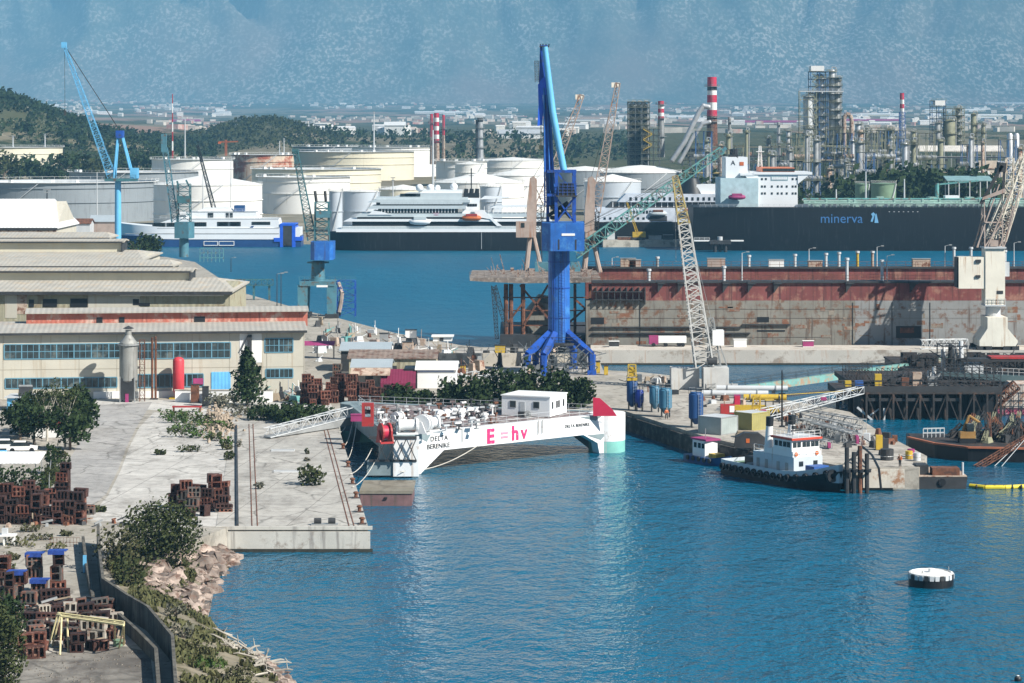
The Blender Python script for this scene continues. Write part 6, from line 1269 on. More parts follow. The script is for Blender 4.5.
k.build('grey_mark', M['pl_grey'], t)
k = MB()
for s_ in (24.3,25.1,10.1,38.2): p = A+d*s_+n*1.8; k.bar(p+V3((0,0,3.9 if s_ != 38.2 else .5)), p+V3((0,0,5.8)), .06)
k.build('fender_ladder', M['dark'], t)
k = MB(); e = [A+n*1.2+d*.5, B+n*1.2-d*.5]; k.rail([V3((p.x,p.y,ZT)) for p in e], 1.1, 2, .03); k.rail([V3((p.x,p.y,ZT)) for p in (B,C,A)], 1.1, 2, .035); k.build('railing', M['lgrey'], t)
# cross-braced end face at the near leg
k = MB(); q = (A-C).normalized(); f = V3((q.y,-q.x,0))
for i in range(4):
    for (z0,z1) in ((2.4,5.4),(5.4,2.4)): a_ = A-d*1.2-n*-1.0+V3((-2.6+i*1.35,-2.2,0)); k.bar(a_+V3((0,0,z0)), a_+V3((1.35,.1,z1)), .09)
k.box(A.x-3.9,A.x+2.6,A.y-3.3,A.y-3.1,5.3,5.7); k.box(A.x-3.9,A.x+2.6,A.y-3.3,A.y-3.1,2.2,2.5); k.build('end_lattice', M['dark'], t)
MB().prof_y([(A.x+2.9,5.6),(A.x-.6,5.6),(A.x-.6,.2),(A.x+2.9,.2)],A.y-3.2,A.y-2.5).build('corner_plate', M['pl_white'], t); MB().box(A.x-4.2,A.x-.62,A.y-2.95,A.y-1,.3,2.2).build('lower_plate', M['pl_grey'], t)
# things standing on its deck
p = V3((4.4,377.4,ZT)); c = thing('site_cabin', 'white flat-roofed site cabin standing on the deck of the triangular platform', 'cabin', V3((-1.5,380.5,ZT-.05)), -.40)
MB().box(0,7.6,0,6.6,.1,2.9).build('wall', mat('cabin_white', (.78,.79,.79), .5, var=.03), c, False); MB().box(-.12,7.72,-.12,6.72,2.9,3.06).build('roof', M['white'], c, False)
for x in (1.3,5.0): w_ = MB().box(x,x+1.0,-.07,.05,1.25,2.25).build('window', M['steel'], c, False); MB().box(x+.08,x+.92,-.09,.03,1.33,2.17).build('pane', M['glass'], w_, False)
for y in (.7,2.4,3.2,5.0): MB().box(7.55,7.68,y,y+.5,1.2,2.2).build('window', M['glass'], c, False)
MB().box(2.9,3.7,-.05,.03,.1,2.15).build('door', M['lgrey'], c, False); MB().box(2.9,3.9,-.8,-.15,.05,.75).build('air_unit', M['dark'], c, False)
t = thing('cable_drum', 'grey cable drum lying against the front of the site cabin', 'drum', V3((2.3,377.0,ZT))); MB().cyl((0,0,.5),(0,.5,.5),.5,n=14).build('flange', M['steel'], t, False); MB().cyl((0,-.03,.5),(0,.55,.5),.22,n=10).build('hub', M['dark'], t, False)
def winch(u, v, r, w_, m, m2, label, rz=0):
    b = P(u, v, ZT); t = thing('winch', label, 'winch', b, rz, 'winches on the platform deck'); MB().cyl((-w_/2,0,r+.2),(w_/2,0,r+.2),r*.72,n=18).build('drum', M[m], t, False, smooth=40)
    for x in (-w_/2,w_/2): MB().cyl((x-.12,0,r+.2),(x+.12,0,r+.2),r,n=18).build('flange', M[m2], t, False)
    k = MB(); k.box(-w_/2-.4,w_/2+.4,-r*.8,-r*.8+.25,0,.25); k.box(-w_/2-.4,w_/2+.4,r*.8-.25,r*.8,0,.25)
    for x in (-w_/2-.35,w_/2+.35): k.prof_x([(-r*.7,.1),(r*.7,.1),(.15,r+.5),(-.15,r+.5)],x-.08,x+.08)
    k.build('stand', M[m2], t, False); return t
winch(408,434,1.05,2.4,'pl_white','pl_white','large white winch drum beside the red drum on the platform',.1); winch(423,434,1.25,.9,'pl_white','pl_white','white winch with tall round flanges in the middle of the platform row',1.2); winch(433,431,1.0,1.1,'pl_white','pl_white','white winch at the right end of the platform row',.6)
winch(385,443,1.25,1.1,'pinkred','red','big red round winch at the near left corner of the platform',.4); winch(398,424,.8,1.0,'pl_white','pl_white','small white winch farther back on the platform',.9)
t = thing('winch_gantry', 'tall red winch frame with a square opening at the rear corner of the platform', 'winch gantry', P(368,426,ZT)); t.scale = (.85,.85,.74); k = MB(); k.box(-1,-.55,-.6,.6,0,4.4); k.box(.45,.95,-.6,.6,0,4.4); k.box(-.55,.45,-.6,.6,0,1.7); k.box(-.55,.45,-.6,.6,3.8,4.4); k.build('frame', M['red'], t, False); MB().cyl((-.54,.2,2.7),(.44,.2,2.7),.4,n=10).build('sheave', M['dark'], t, False)
k = thing('hatch_box', 'magenta box at the rear left corner of the platform', 'box', P(358,421,ZT)); MB().box(-1.0,1.0,-.6,.6,0,.9).build('body', M['magenta'], k, False); MB().box(-1.05,1.05,-.65,.65,.9,1.0).build('lid', M['magenta'], k, False)
t = thing('red_screen', 'dark red sloping screen at the right end of the platform deck', 'screen', P(604,416,ZT)); k = MB(); k.prof_y([(-1.6,0),(1.9,0),(1.2,1.0),(-.6,2.6),(-1.6,2.7)],-.1,.1); k.build('panel', M['pinkred'], t, False); k = MB(); k.bar((-1.2,.1,2),(-1.2,1.4,0),.06); k.bar((1,.1,.8),(1,1.2,0),.06); k.build('prop', M['steel'], t, False)
dr = random.Random(21)
for i in range(125):                           # fittings between the winches
    u = dr.uniform(378,496); v = dr.uniform(412,434)-(u-400)*.06; b = P(u, v, ZT); h = dr.choice((.6,.8,1.0,1.3)); t = thing('deck_fitting', 'small pipe stand or fitting on the cluttered deck left of the site cabin', 'deck fitting', b, dr.uniform(0,1.5), 'fittings on the platform deck')
    k = MB(); k.cyl((0,0,0),(0,0,h),.13,n=6); k.cbox((0,0,h),(dr.uniform(.4,1.1),.4,.25)); k.cbox((0,0,.06),(.6,.6,.12))
    k.build('body', M[dr.choice(('pl_white','lgrey','dark','dark','steel','rust','pl_deck','lgrey'))], t, False)
for i,(u,v) in enumerate(((440,419),(447,418),(454,417),(462,417),(470,416),(478,416))):
    b = P(u,v,ZT); t = thing('hose_reel', 'white round hose reel on the rear part of the platform deck', 'hose reel', b, .5, 'hose reels on the platform'); MB().cyl((0,-.3,.75),(0,.3,.75),.6,n=12).build('reel', M['pl_white'], t, False); k = MB(); k.box(-.5,-.35,-.4,.4,0,.8); k.box(.35,.5,-.4,.4,0,.8); k.build('stand', M['steel'], t, False)
# mooring ropes
M['rope'] = mat('pale_rope', (.55,.52,.46), .9)
def rope(a, b, sag, label):
    k = MB(); pts = [a.lerp(b, i/10)-V3((0,0,sag*4*(i/10)*(1-i/10))) for i in range(11)]; k.path(pts, .055, 5); tag(k.build('mooring_rope', M['rope']), label, 'rope', 'mooring ropes of the triangular platform')
cp = C+V3((-1,-2,4.6)); ap = A+V3((-3.6,-2,3.6))
rope(PG(339,432,3), cp, .9, 'farthest mooring rope from the pier to the rear leg of the platform'); rope(PG(343,446,3), cp+V3((.6,-1,0)), 1.3, 'second mooring rope from the pier to the rear leg of the platform'); rope(PG(347,460,3), cp+V3((1.2,-2,0)), 1.5, 'third mooring rope, running long from the pier to the rear leg'); rope(PG(350,474,3), ap+V3((0,.5,.2)), .7, 'mooring rope from the pier to the upper part of the near leg'); rope(PG(352.5,487,3), ap+V3((.5,.3,-1.4)), .6, 'nearest mooring rope from the pier to the near leg'); rope(A+V3((.5,-3.6,.9)), A+d*13.5+n*1.7+V3((0,0,3.4)), 1.0, 'mooring rope looped in front of the pink lettering')
# square pontoon
t = thing('pontoon', 'square rusty concrete-topped pontoon floating at the pier edge', 'pontoon', P(386,506,0)); w2 = 3.25
MB().box(-w2,w2,0,9.5,-1,1.55).build('hull', mat('pontoon_red', (.16,.09,.09), .8, var=.3, sc=.6, streak=((.09,.07,.06), .4)), t, False); MB().box(-w2-.12,w2+.12,-.12,9.6,1.55,1.95).build('deck', ground_mat('mossy_deck', (.2,.18,.14), (.27,.245,.2), (.12,.1,.07), .7), t, False); k = MB(); k.lathe((0,-.14,1.0),[(.1,0),(.2,.05)],8); k.cbox((0,-.1,1.0),(.3,.15,.3)); k.build('mooring_ring', M['dark'], t, False)
# lattice gangway lying on the pier
t = thing('gangway', 'long pale lattice gangway lying from the pier towards the platform', 'gangway', P(308,430,2.9)); a_, b_ = P(267,437,3.1), P(350,417,4.2)
k = MB(); k.lattice(a_+V3((0,0,.6)), b_+V3((0,0,.8)), 1.3, 1.3, 14, .075, h0=1.3, h1=1.3); k.build('truss', M['lgrey'], t); k = MB(); k.wall([(a_.x,a_.y,a_.z+.08),(b_.x,b_.y,b_.z+.2)], 1.2, 3.0, 3.2); k.build('walkway', M['steel'], t)

# ---- tug
t = thing('tugboat', 'white and black harbour tug with a red-edged wheelhouse roof and twin funnels', 'tugboat', (37.0,351.0,0), -1.04); t.scale = (.95,.95,.93)
M['tug_grey'] = mat('tug_grey_white', (.5,.56,.6), .5, var=.08, streak=((.3,.2,.14), .12)); M['tug_white'] = mat('tug_white', (.76,.76,.75), .45, var=.04, streak=((.45,.3,.2), .1))
hull(24, 6.8, 1.5, 1, .04, z0=-1.5, stern=.86, sheer=1.5, ns=22, fine=.32).build('hull', M['hull_black'], t, False, smooth=30)
k = MB()                                         # bulwark all round
sh = lambda x: 1.5*max(0, (x-2.4)/9.6)**2
pts = [(-11.8,-2.9),(-10.5,-3.25),(-5,-3.4),(3,-3.4),(6.5,-3.0),(9.5,-2.0),(12.6,-.3),(12.6,.3),(9.5,2.0),(6.5,3.0),(3,3.4),(-5,3.4),(-10.5,3.25),(-11.8,2.9),(-11.8,-2.9)]
k.wall([(x,y,2.2+sh(x)) for x,y in pts], .14, 1.3, 3); k.build('bulwark', M['tug_grey'], t, False)
for i in range(15):                             # tyres along the side and round the bow
    x = -10.6+i*1.55; y = -3.6 if x < 3.4 else -3.6+((x-3.4)/9.2)**1.6*3.0; k = MB(); k.lathe((0,0,0),[(.28,-.16),(.52,-.2),(.57,0),(.52,.2),(.28,.16)],12); k.v = [(x+a_, y+c_, 1.25+b_+sh(x)) for a_, b_, c_ in k.v]; k.build('fender_tyre', M['black'], t, False)
for y in (-1.1,1.2): k = MB(); k.lathe((0,0,0),[(.4,-.35),(.9,-.4),(.95,0),(.9,.4),(.4,.35)],14); k.v = [(12.6+c_*.6-abs(y)*.5,y+a_,2.3+b_) for a_,b_,c_ in k.v]; k.build('bow_fender', M['black'], t, False)
MB().prism([(-4.5,-2.5),(5.2,-2.5),(5.2,2.5),(-4.5,2.5)],1.3,4.2).build('deckhouse', M['tug_grey'], t, False); MB().prism([(-1.8,-2.45),(4.9,-2.45),(4.9,2.45),(-1.8,2.45)],4.21,5.0).build('upper_house', M['tug_white'], t, False)
MB().prism([(.2,-2.4),(4.6,-2.4),(4.6,2.4),(.2,2.4)],5.01,6.6).build('wheelhouse', M['tug_white'], t, False)
for y in (-2.2,-1.45,-.55,.15,.95,1.65): MB().box(4.55,4.66,y,y+.6,5.55,6.3).build('wheelhouse_window', M['glass'], t, False)
for x in (.6,1.6,2.6,3.5): MB().box(x,x+.7,-2.46,-2.35,5.55,6.3).build('wheelhouse_window', M['glass'], t, False)
MB().prism([(-.1,-2.65),(5.0,-2.65),(5.0,2.65),(-.1,2.65)],6.6,6.9).build('wheelhouse_roof', mat('tug_red', (.5,.06,.03), .5), t, False); MB().box(.05,4.85,-2.5,2.5,6.9,6.96).build('roof_top', M['lgrey'], t, False)
for y in (-1.95,1.95):
    f_ = MB().cyl((-1.6,y,4.2),(-1.3,y,8.1),.62,.5,14).build('funnel', M['tug_white'], t, False, smooth=40); MB().cyl((-1.3,y,8.1),(-1.2,y,9.4),.53,.56,14).build('funnel_top', M['black'], f_, False, smooth=40)
k = MB(); k.rail([V3((-4.4,-2.4,4.2)),V3((5.1,-2.4,4.2)),V3((5.1,2.4,4.2))],1,1.2,.03); k.rail([V3((.1,-2.4,6.96)),V3((4.8,-2.4,6.96)),V3((4.8,2.4,6.96))],.9,1,.03); k.build('railing', M['white'], t, False)
k = MB(); k.cyl((1.6,0,6.9),(1.6,0,10.4),.09,.05,6); k.bar((1.6,-1.2,9.0),(1.6,1.2,9.0),.05); k.cbox((2.4,0,7.6),(.4,1.6,.25)); k.cbox((1.6,.2,8.0),(.5,.5,.5)); k.build('mast', M['dark'], t, False)
for x in (-3.6,-1.6,1.2,3.2): MB().box(x,x+.65,-2.56,-2.45,1.6,3.3).build('side_door', M['steel'], t, False)
for y in (-1.6,.9): MB().box(5.15,5.27,y,y+.7,2.9,3.6).build('front_port', M['glass'], t, False)
MB().cyl((-5.6,-2.8,2.0),(-5.6,2.8,2.0),.3,n=8).build('towing_bar', M['steel'], t, False); MB().box(-8.4,-6.2,-1.2,1.2,1.5,2.9).build('towing_winch', M['dark'], t, False); MB().box(-11,-9,-1.8,1.8,1.5,1.8).build('deck_hatch', M['green'], t, False); MB().box(6.4,8.4,-1.4,1.2,1.8,3.2).build('windlass', M['blue'], t, False)
for y in (-1.9,1.7): MB().cyl((4.92,y,4.62),(5.06,y,4.62),.3,n=12).build('lifebuoy', M['orange'], t, False)
k = MB(); k.path([(-5,-2.4,4.4),(-8,-1,3.2),(-11.5,0,2.4)],.06,5); k.build('tow_line', M['rust'], t, False)
# ---- small workboat
t = thing('workboat', 'small workboat with a pink-roofed white wheelhouse beside the quay', 'workboat', P(709.5,463.5,0), -1.02)
hull(9, 3.2, 1.0, 1, .06, z0=-1, stern=.85, sheer=.6, ns=14, fine=.4).build('hull', M['hull_navy'], t, False, smooth=30); MB().prism([(-2.6,-1.1),(.4,-1.1),(.7,0),(.4,1.1),(-2.6,1.1)],.9,3.3).build('wheelhouse', M['tug_white'], t, False); MB().box(-2.8,.9,-1.3,1.3,3.3,3.55).build('wheelhouse_roof', M['magenta'], t, False)
for x in (-2.2,-1.2,-.3): MB().box(x,x+.6,-1.16,-1.05,2.2,2.9).build('window', M['glass'], t, False)
MB().box(.9,2.6,-.8,.8,1.0,1.6).build('deck_box', M['yellow'], t, False); MB().cyl((-1,0,3.5),(-1,0,4.9),.06,n=5).build('mast', M['steel'], t, False)
for i in range(5): k = MB(); k.cyl((-3+i*1.3,-1.75,.7),(-3+i*1.3,-1.55,.7),.36,n=10); k.build('fender_tyre', M['black'], t, False)

# ---- on the quay finger
def silo(u, vb, vt, r, m, label, legs=True, top=None):
    b = PG(u,vb,G); t = thing('silo', label, 'silo', b, group='blue silos on the quay'); h = (vb-vt)*b.y/F
    MB().lathe((0,0,0),[(.25,.5),(r,1.5),(r,h-.35),(r*.75,h),(.01,h+.1)],18).build('body', M[m], t, False, smooth=35); k = MB()
    for a in range(4): k.bar((r*.85*math.cos(a*1.57+.8),r*.85*math.sin(a*1.57+.8),0),(r*.85*math.cos(a*1.57+.8),r*.85*math.sin(a*1.57+.8),1.7),.12)
    each(k, 'leg', M['dark'], t, False); MB().ladder((r*.5,-r-.12,.3),(r*.5,-r-.12,h),.45,.035).build('ladder', M['steel'], t, False); k = MB(); k.rail([V3((r*math.cos(a),r*math.sin(a),h-.3)) for a in [i*math.pi/4 for i in range(8)]],.9,2,.03,True); k.build('top_rail', M['yellow'] if top else M['steel'], t, False)
    if top: MB().box(-.8,.8,-.8,.8,h-.2,h+.15).build('top_platform', M['yellow'], t, False); q = MB(); q.lattice((0,0,h+.4),(0,0,h+2.3),1.3,1.2,2,.09); q.build('top_frame', M['yellow'], t, False); MB().box(-.45,.45,-.45,.45,h+.4,h+1.9).build('filter_box', M['yellow'], t, False)
    return t
M['silo_blue'] = mat('silo_blue', (.02,.075,.22), .55, var=.12, streak=((.02,.06,.16), .3)); M['silo_light'] = mat('silo_light_blue', (.06,.19,.3), .55, var=.12, streak=((.06,.14,.2), .3)); M['silo_deep'] = mat('silo_deep_blue', (.02,.05,.32), .5, var=.12)
silo(632,410,379,.85,'silo_blue','dark blue silo topped with a yellow frame',top=True); silo(639.5,411,390,.7,'silo_deep','short deep blue silo touching the yellow-topped one'); silo(655,412,386,.9,'silo_light','light blue silo, rear of the pair',top=None); silo(665.5,417,388,1.0,'silo_light','light blue silo, front of the pair'); silo(696,427.5,392,1.1,'silo_blue','wide blue silo beside the grey container')
def container(u, vb, rz, m, label, L=6.06, W=2.44, hh=2.6):
    b = PG(u,vb,G); t = thing('shipping_container', label, 'shipping container', b, rz); MB().box(0.06,L-.06,.06,W-.06,.1,hh-.06).build('body', M[m], t, False); k = MB()
    for x in (0,L-.16):
        for y in (0,W-.16): k.box(x,x+.16,y,y+.16,0,hh)
    for z in (0,hh-.14):
        for y in (0,W-.12): k.box(.16,L-.16,y,y+.12,z,z+.14)
        for x in (0,L-.12): k.box(x,x+.12,.16,W-.16,z,z+.14)
    k.build('frame', M[m+'_frame'], t, False); MB().box(.1,L-.1,.1,W-.1,hh-.06,hh-.01).build('roof', M['lgrey'], t, False); return t
M['cont_grey'] = mat('container_grey_green', (.3,.34,.33), .55, corr=('x',.5)); M['cont_grey_frame'] = M['steel']; M['cont_olive'] = mat('container_olive', (.3,.27,.1), .65, corr=('x',.5), var=.15); M['cont_olive_frame'] = mat('olive_frame', (.35,.31,.1), .6)
container(721,435.5,.85,'cont_grey','grey-green ribbed shipping container on the quay edge',L=4.2,W=4.2); container(752,431,.75,'cont_olive','olive yellow shipping container behind the tug funnels',L=4.0,W=3.6)
g0 = 'machines and goods on the quay'
def goods(name, u, v, label, parts, cat, rz=0, grp=g0):
    t = thing(name, label, cat, PG(u,v,G), rz, grp)
    for nm, m, fn in parts: k = MB(); fn(k); k.build(nm, M[m], t, False)
    return t
for (u,v,L,m,lb) in ((735,398,11,'lgrey','long pale pipe lying on the quay behind the red box'),(752,393,12,'lgrey','long pale pipe lying farther back on the quay'),(720,391,6,'steel','short grey pipe lying beside the derrick boxes'),(765,402,7,'yellow','yellow pipe lying at the water side of the quay')):
    goods('steel_pipe', u, v, lb, (('pipe',m,lambda k: k.cyl((-L/2,0,.75),(L/2,.6,.75),.5,n=14)),('chock','dark',lambda k: [k.box(x-.3,x+.3,-.7,.7,0,.3) for x in (-L*.3,L*.3)]),('flange','steel',lambda k: [k.cyl((x,.3*(1+x/L*2),.75),(x+.15,.3*(1+x/L*2),.75),.64,n=14) for x in (-L*.35,L*.33)])), 'pipe', -.12)
goods('generator', 728, 415, 'red generator box with a white panel behind the grey container', (('body','red',lambda k: k.box(-1.2,1.0,-.6,.6,.2,1.7)),('panel','white',lambda k: k.box(.2,.95,-.66,-.5,.5,1.5)),('skid','dark',lambda k: k.box(-1.3,1.1,-.7,.7,0,.2))), 'generator')
goods('control_cabinet', 737, 409, 'tall magenta cabinet behind the red generator box', (('body','magenta',lambda k: k.box(-.5,.5,-.4,.4,.1,2.3)),('door','pinkred',lambda k: k.box(-.42,.42,-.45,-.35,.3,2.1)),('foot','dark',lambda k: k.box(-.6,.6,-.5,.5,0,.1))), 'cabinet')
goods('forklift', 770, 417, 'yellow yard machine behind the olive container', (('body','yellow',lambda k: (k.box(-1.6,1.4,-.8,.8,.5,1.6), k.box(-.8,.6,-.7,.7,2.6,2.75))),('cab_post','dark',lambda k: [k.bar((x,y,1.5),(x,y,2.6),.06) for x in (-.7,.5) for y in (-.6,.6)]),('wheel','black',lambda k: [k.cyl((x,y-.15,.45),(x,y+.15,.45),.45,n=12) for x in (-1,.9) for y in (-.8,.8)]),('mast','dark',lambda k: [k.box(1.4,1.55,y-.1,y+.1,.1,3.2) for y in (-.4,.4)])), 'forklift')
goods('drill_beam', 747, 412, 'yellow beam lying on the olive container end of the quay', (('beam','yellow',lambda k: k.box(-3,3,-.4,.4,.3,1.1)),('chock','dark',lambda k: [k.box(x-.2,x+.2,-.5,.5,0,.3) for x in (-2,2)])), 'beam')
goods('fuel_tank', 750, 447, 'dark tarpaulin-covered tank on the quay edge behind the tug stern', (('cover','dark',lambda k: k.prof_y([(-2.2,0),(2.4,0),(2.3,1.2),(1.2,2.0),(-.8,2.1),(-2,1.5)],-1,1)),('strap','orange',lambda k: k.cbox((-.4,-1.02,1.0),(.5,.06,.6)))), 'tank')
goods('pallet_stack', 745, 437, 'pale stack of planks on the quay by the olive container', (('planks','wood',lambda k: [k.box(-1.4+.1*i,1.3,-.7,.7,.15+.2*i,.3+.2*i) for i in range(4)]),('bearer','dark',lambda k: [k.box(x,x+.15,-.7,.7,0,.15) for x in (-1.2,1)])), 'planks')
for i,(u0,v0,u1,v1,lb) in enumerate(((806,424,858,437,'rear lattice boom section lying on the quay right of the tug'),(812,421,862,430,'rearmost lattice boom section lying on the quay right of the tug'),(800,428,850,442,'middle lattice boom section lying on the quay right of the tug'),(815,433,857,445,'front lattice boom section with a red end on the quay'),(806,442,829,449,'short lattice piece with a red end beside the tug funnel'))):
    a_, b_ = PG(u0,v0,G), PG(u1,v1,G); t = thing('lattice_boom', lb, 'boom section', (a_+b_)/2, group='lattice boom sections on the quay'); w_ = 1.5 if i < 4 else 1.0; o = V3((0,0,w_/2+.05)); k = MB(); k.lattice(a_+o, b_+o, w_, w_, max(4,int((b_-a_).length/1.5)), .09); k.build('lattice', M['steel'], t)
    if i in (3,4): MB().cbox((b_+o)[:], (.4,w_+.1,w_*.7)).build('end_plate', M['magenta'], t)
t = thing('crane_boom', 'white and yellow lattice boom reaching over the water towards the dark jetty', 'crane boom', PG(756,418,G)); k = MB(); a_, b_ = PG(757,416,4), at(861,390,425); k.lattice(a_, b_, 1.6, 1.1, 14, .08); k.build('lattice', M['lgrey'], t); k = MB(); k.cbox(((a_.x+b_.x)/2+2,(a_.y+b_.y)/2,(a_.z+b_.z)/2+.6),(.9,.5,.5)); k.cbox((a_.x+1,a_.y,a_.z),(.8,1.8,1.8)); k.build('fitting', M['magenta'], t); k = MB(); k.lattice(a_+V3((-.5,0,-3)),a_+V3((0,0,3)),1.4,1.0,4,.1); k.bar(a_+V3((0,0,3)),b_,.05); k.build('mast', M['yellow'], t)
t = thing('mast', 'slim black mast standing on the quay behind the tug funnels', 'mast', PG(782,427,G)); MB().cyl((0,0,0),(0,0,8.5),.16,.1,8).build('pole', M['black'], t, False); k = MB(); k.cbox((0,0,5),(1.0,.2,.2)); k.cbox((0,0,.1),(.8,.8,.2)); k.build('crossarm', M['black'], t, False)
goods('yellow_post', 879, 450, 'yellow box post standing on the outer end of the quay', (('post','yellow',lambda k: k.box(-.45,.45,-.4,.4,.1,2.1)),('base','dark',lambda k: k.box(-.6,.6,-.5,.5,0,.1)),('side_case','dark',lambda k: k.box(.46,1.3,-.35,.4,0,1.6))), 'post')
for (u,v,m,lb) in ((909,459,'yellow','yellow drum at the outer end of the quay'),(887,460,'dark','black stack of drums at the outer end of the quay'),(911,457,'magenta','small magenta drum at the outer end of the quay'),(917,461,'lgrey','pale drum at the outer quay corner')):
    goods('drum', u, v, lb, (('body',m,lambda k: k.cyl((0,0,.05),(0,0,1.5 if m in ('orange','dark') else 1.1),.5 if m != 'dark' else .9,n=12)),('rim','steel',lambda k: k.lathe((0,0,.5),[(.51 if m != 'dark' else .91,0),(.54 if m != 'dark' else .94,.04),(.51 if m != 'dark' else .91,.1)],12))), 'drum')
for i,(u,h) in enumerate(((846,3.2),(853,2.6),(859,3.4),(866,2.4))): goods('mooring_pile', u, 471, ('dark mooring pile at the tug bow, %s' % ('thin and leftmost','short with a tyre','the tallest of the four','lowest and rightmost')[i]), (('pile','rust' if i == 2 else 'dark',lambda k: k.cyl((0,-.9,-5),(0,-.9,h),.3,n=8)),('tyre','black',lambda k: k.lathe((0,-1.3,.2),[(.25,-.15),(.5,-.18),(.5,.18),(.25,.15)],10))), 'mooring pile', 0, 'mooring piles at the quay corner')
t = thing('hose', 'thick black hoses arching over the quay edge right of the tug', 'hose', PG(868,466,G)); k = MB(); k.path([PG(852,462,3)+V3((0,0,.3)), PG(862,458,3)+V3((0,0,1.6)), PG(872,464,3)+V3((0,0,1.2)), PG(878,470,3)+V3((0,-.8,.3)), PG(880,470,3)+V3((0,-1,-2.4))], .16, 6); k.path([PG(845,463,3), PG(858,461,3)+V3((0,0,.9)), PG(866,468,3)+V3((0,-.6,.4)), PG(867,469,3)+V3((0,-.9,-2.5))], .14, 6); k.build('hose', M['black'], t)
M['jetm'] = M['rust']; cr = random.Random(8)
for i in range(112):
    q = cr.random(); u = 640+q*250+cr.uniform(-14,14); v = 384+q*66+cr.uniform(-9,7)
    if 726 < u < 800 and v > 452: continue
    w_, h_ = cr.uniform(.3,1.5), cr.uniform(.2,1.3); m_ = cr.choice(('steel','rust','dark','dark','black','rustlight','wood','lgrey','jetm','frame_grey'))
    t = thing('yard_scrap', 'small crate, fitting or scrap piece lying about the cluttered quay', 'scrap', PG(u,v,G), cr.uniform(0,3), 'small clutter on the quay'); k = MB(); k.cbox((0,0,h_/2),(w_,w_*.7,h_),0,cr.uniform(.6,1)); 
    if cr.random() < .5: k.bar((-w_,0,.1),(w_*1.5,.3,h_+.2),.07)
    k.build('body', M[m_], t, False)
# flat barge and yellow boom, buoys
t = thing('flat_barge', 'low dark barge with a rusty box moored at the outer end of the quay', 'barge', P(942,489,0)); MB().prof_y([(-3.4,-1),(3.0,-1),(3.4,1.6),(-3.6,1.6)],0,9).build('hull', M['dark'], t, False); MB().box(-3.5,3.3,-.05,9.05,1.6,1.75).build('deck', M['rustlight'], t, False); MB().box(-1.2,2.4,.3,2.6,1.75,2.7).build('cargo_box', M['rust'], t, False); MB().box(-3.2,-1.6,1,4,1.75,3.0).build('deck_house', M['dark'], t, False); MB().cyl((2.9,1,1.75),(2.9,1,3.4),.15,n=8).build('bitt', M['lgrey'], t, False); MB().cyl((0,-.2,.9),(0,.1,.9),.5,n=12).build('fender_tyre', M['black'], t, False)
t = thing('floating_boom', 'yellow floating boom trailing across the water from the quay end', 'floating boom', P(1000,487,0)); k = MB(); k.path([P(970,486,.15), P(985,487.5,.15), P(1005,487.5,.15), P(1030,486.5,.15), P(1060,484,.15)], .33, 10); k.build('float', mat('boom_yellow', (.62,.5,.03), .5), t); k = MB(); [k.cyl(P(u,487.4,.15), P(u+1,487.4,.15), .37, n=10) for u in range(976,1050,9)]; k.build('collar', M['dark'], t)
t = thing('mooring_buoy', 'big round mooring buoy with a white top and black tyre skirt', 'mooring buoy', P(931,585,0)); r = 2.33
MB().lathe((0,0,0),[(r*.97,-.8),(r,0),(r,.85)],36).build('hull', M['hull_black'], t, False, smooth=30); MB().lathe((0,0,0),[(r-.08,.85),(r-.02,1.35),(r-.25,1.42),(r-.3,1.3),(.01,1.36)],36).build('deck', mat('buoy_white', (.78,.77,.74), .7, var=.1, sc=2, spots=((.45,.4,.35), .3, 2)), t, False, smooth=30)
for i in range(26): a = 6.283*i/26; MB().cbox((r*1.0*math.cos(a), r*1.0*math.sin(a), 1.02),(.16,.42,.5), a).build('fender_block', M['lgrey'] if i % 3 else M['dark'], t, False)
MB().cyl((0,0,1.3),(0,0,1.75),.3,n=10).build('mooring_post', M['white'], t, False); k = MB(); k.bar((1.9,.3,1.3),(1.9,.3,1.9),.05); k.bar((-1,-.6,1.3),(-1,-.6,1.6),.06); k.build('ring', M['steel'], t, False)
t = thing('marker_float', 'tiny black and white marker float near the bottom right of the water', 'float', P(1018,681,0)); MB().sphere((0,0,.15),.33,12).build('body', M['black'], t, False, smooth=True); MB().lathe((0,0,.2),[(.3,0),(.26,.14),(.1,.28),(.01,.3)],10).build('cap', M['white'], t, False)
for (u0,u1,v,lb) in ((786,802,363,'dark fender raft floating left along the quay strip'),(888,905,361,'dark fender raft floating right along the quay strip'),(838,845,360,'small dark fender hanging on the quay strip')):
    b = P((u0+u1)/2,v+1.5,0); L = (u1-u0)*b.y/F/2; t = thing('fender_raft', lb, 'fender raft', b, group='fender rafts at the quay strip'); MB().prof_y([(-L,.0),(L*.9,.0),(L,.9),(L*.4,1.0),(L*.2,1.8),(-.3*L,1.5),(-L,.9)],-.6,.6).build('raft', M['black'], t, False); MB().cyl((0,0,1.2),(0,0,2.6),.12,n=6).build('post', M['dark'], t, False)

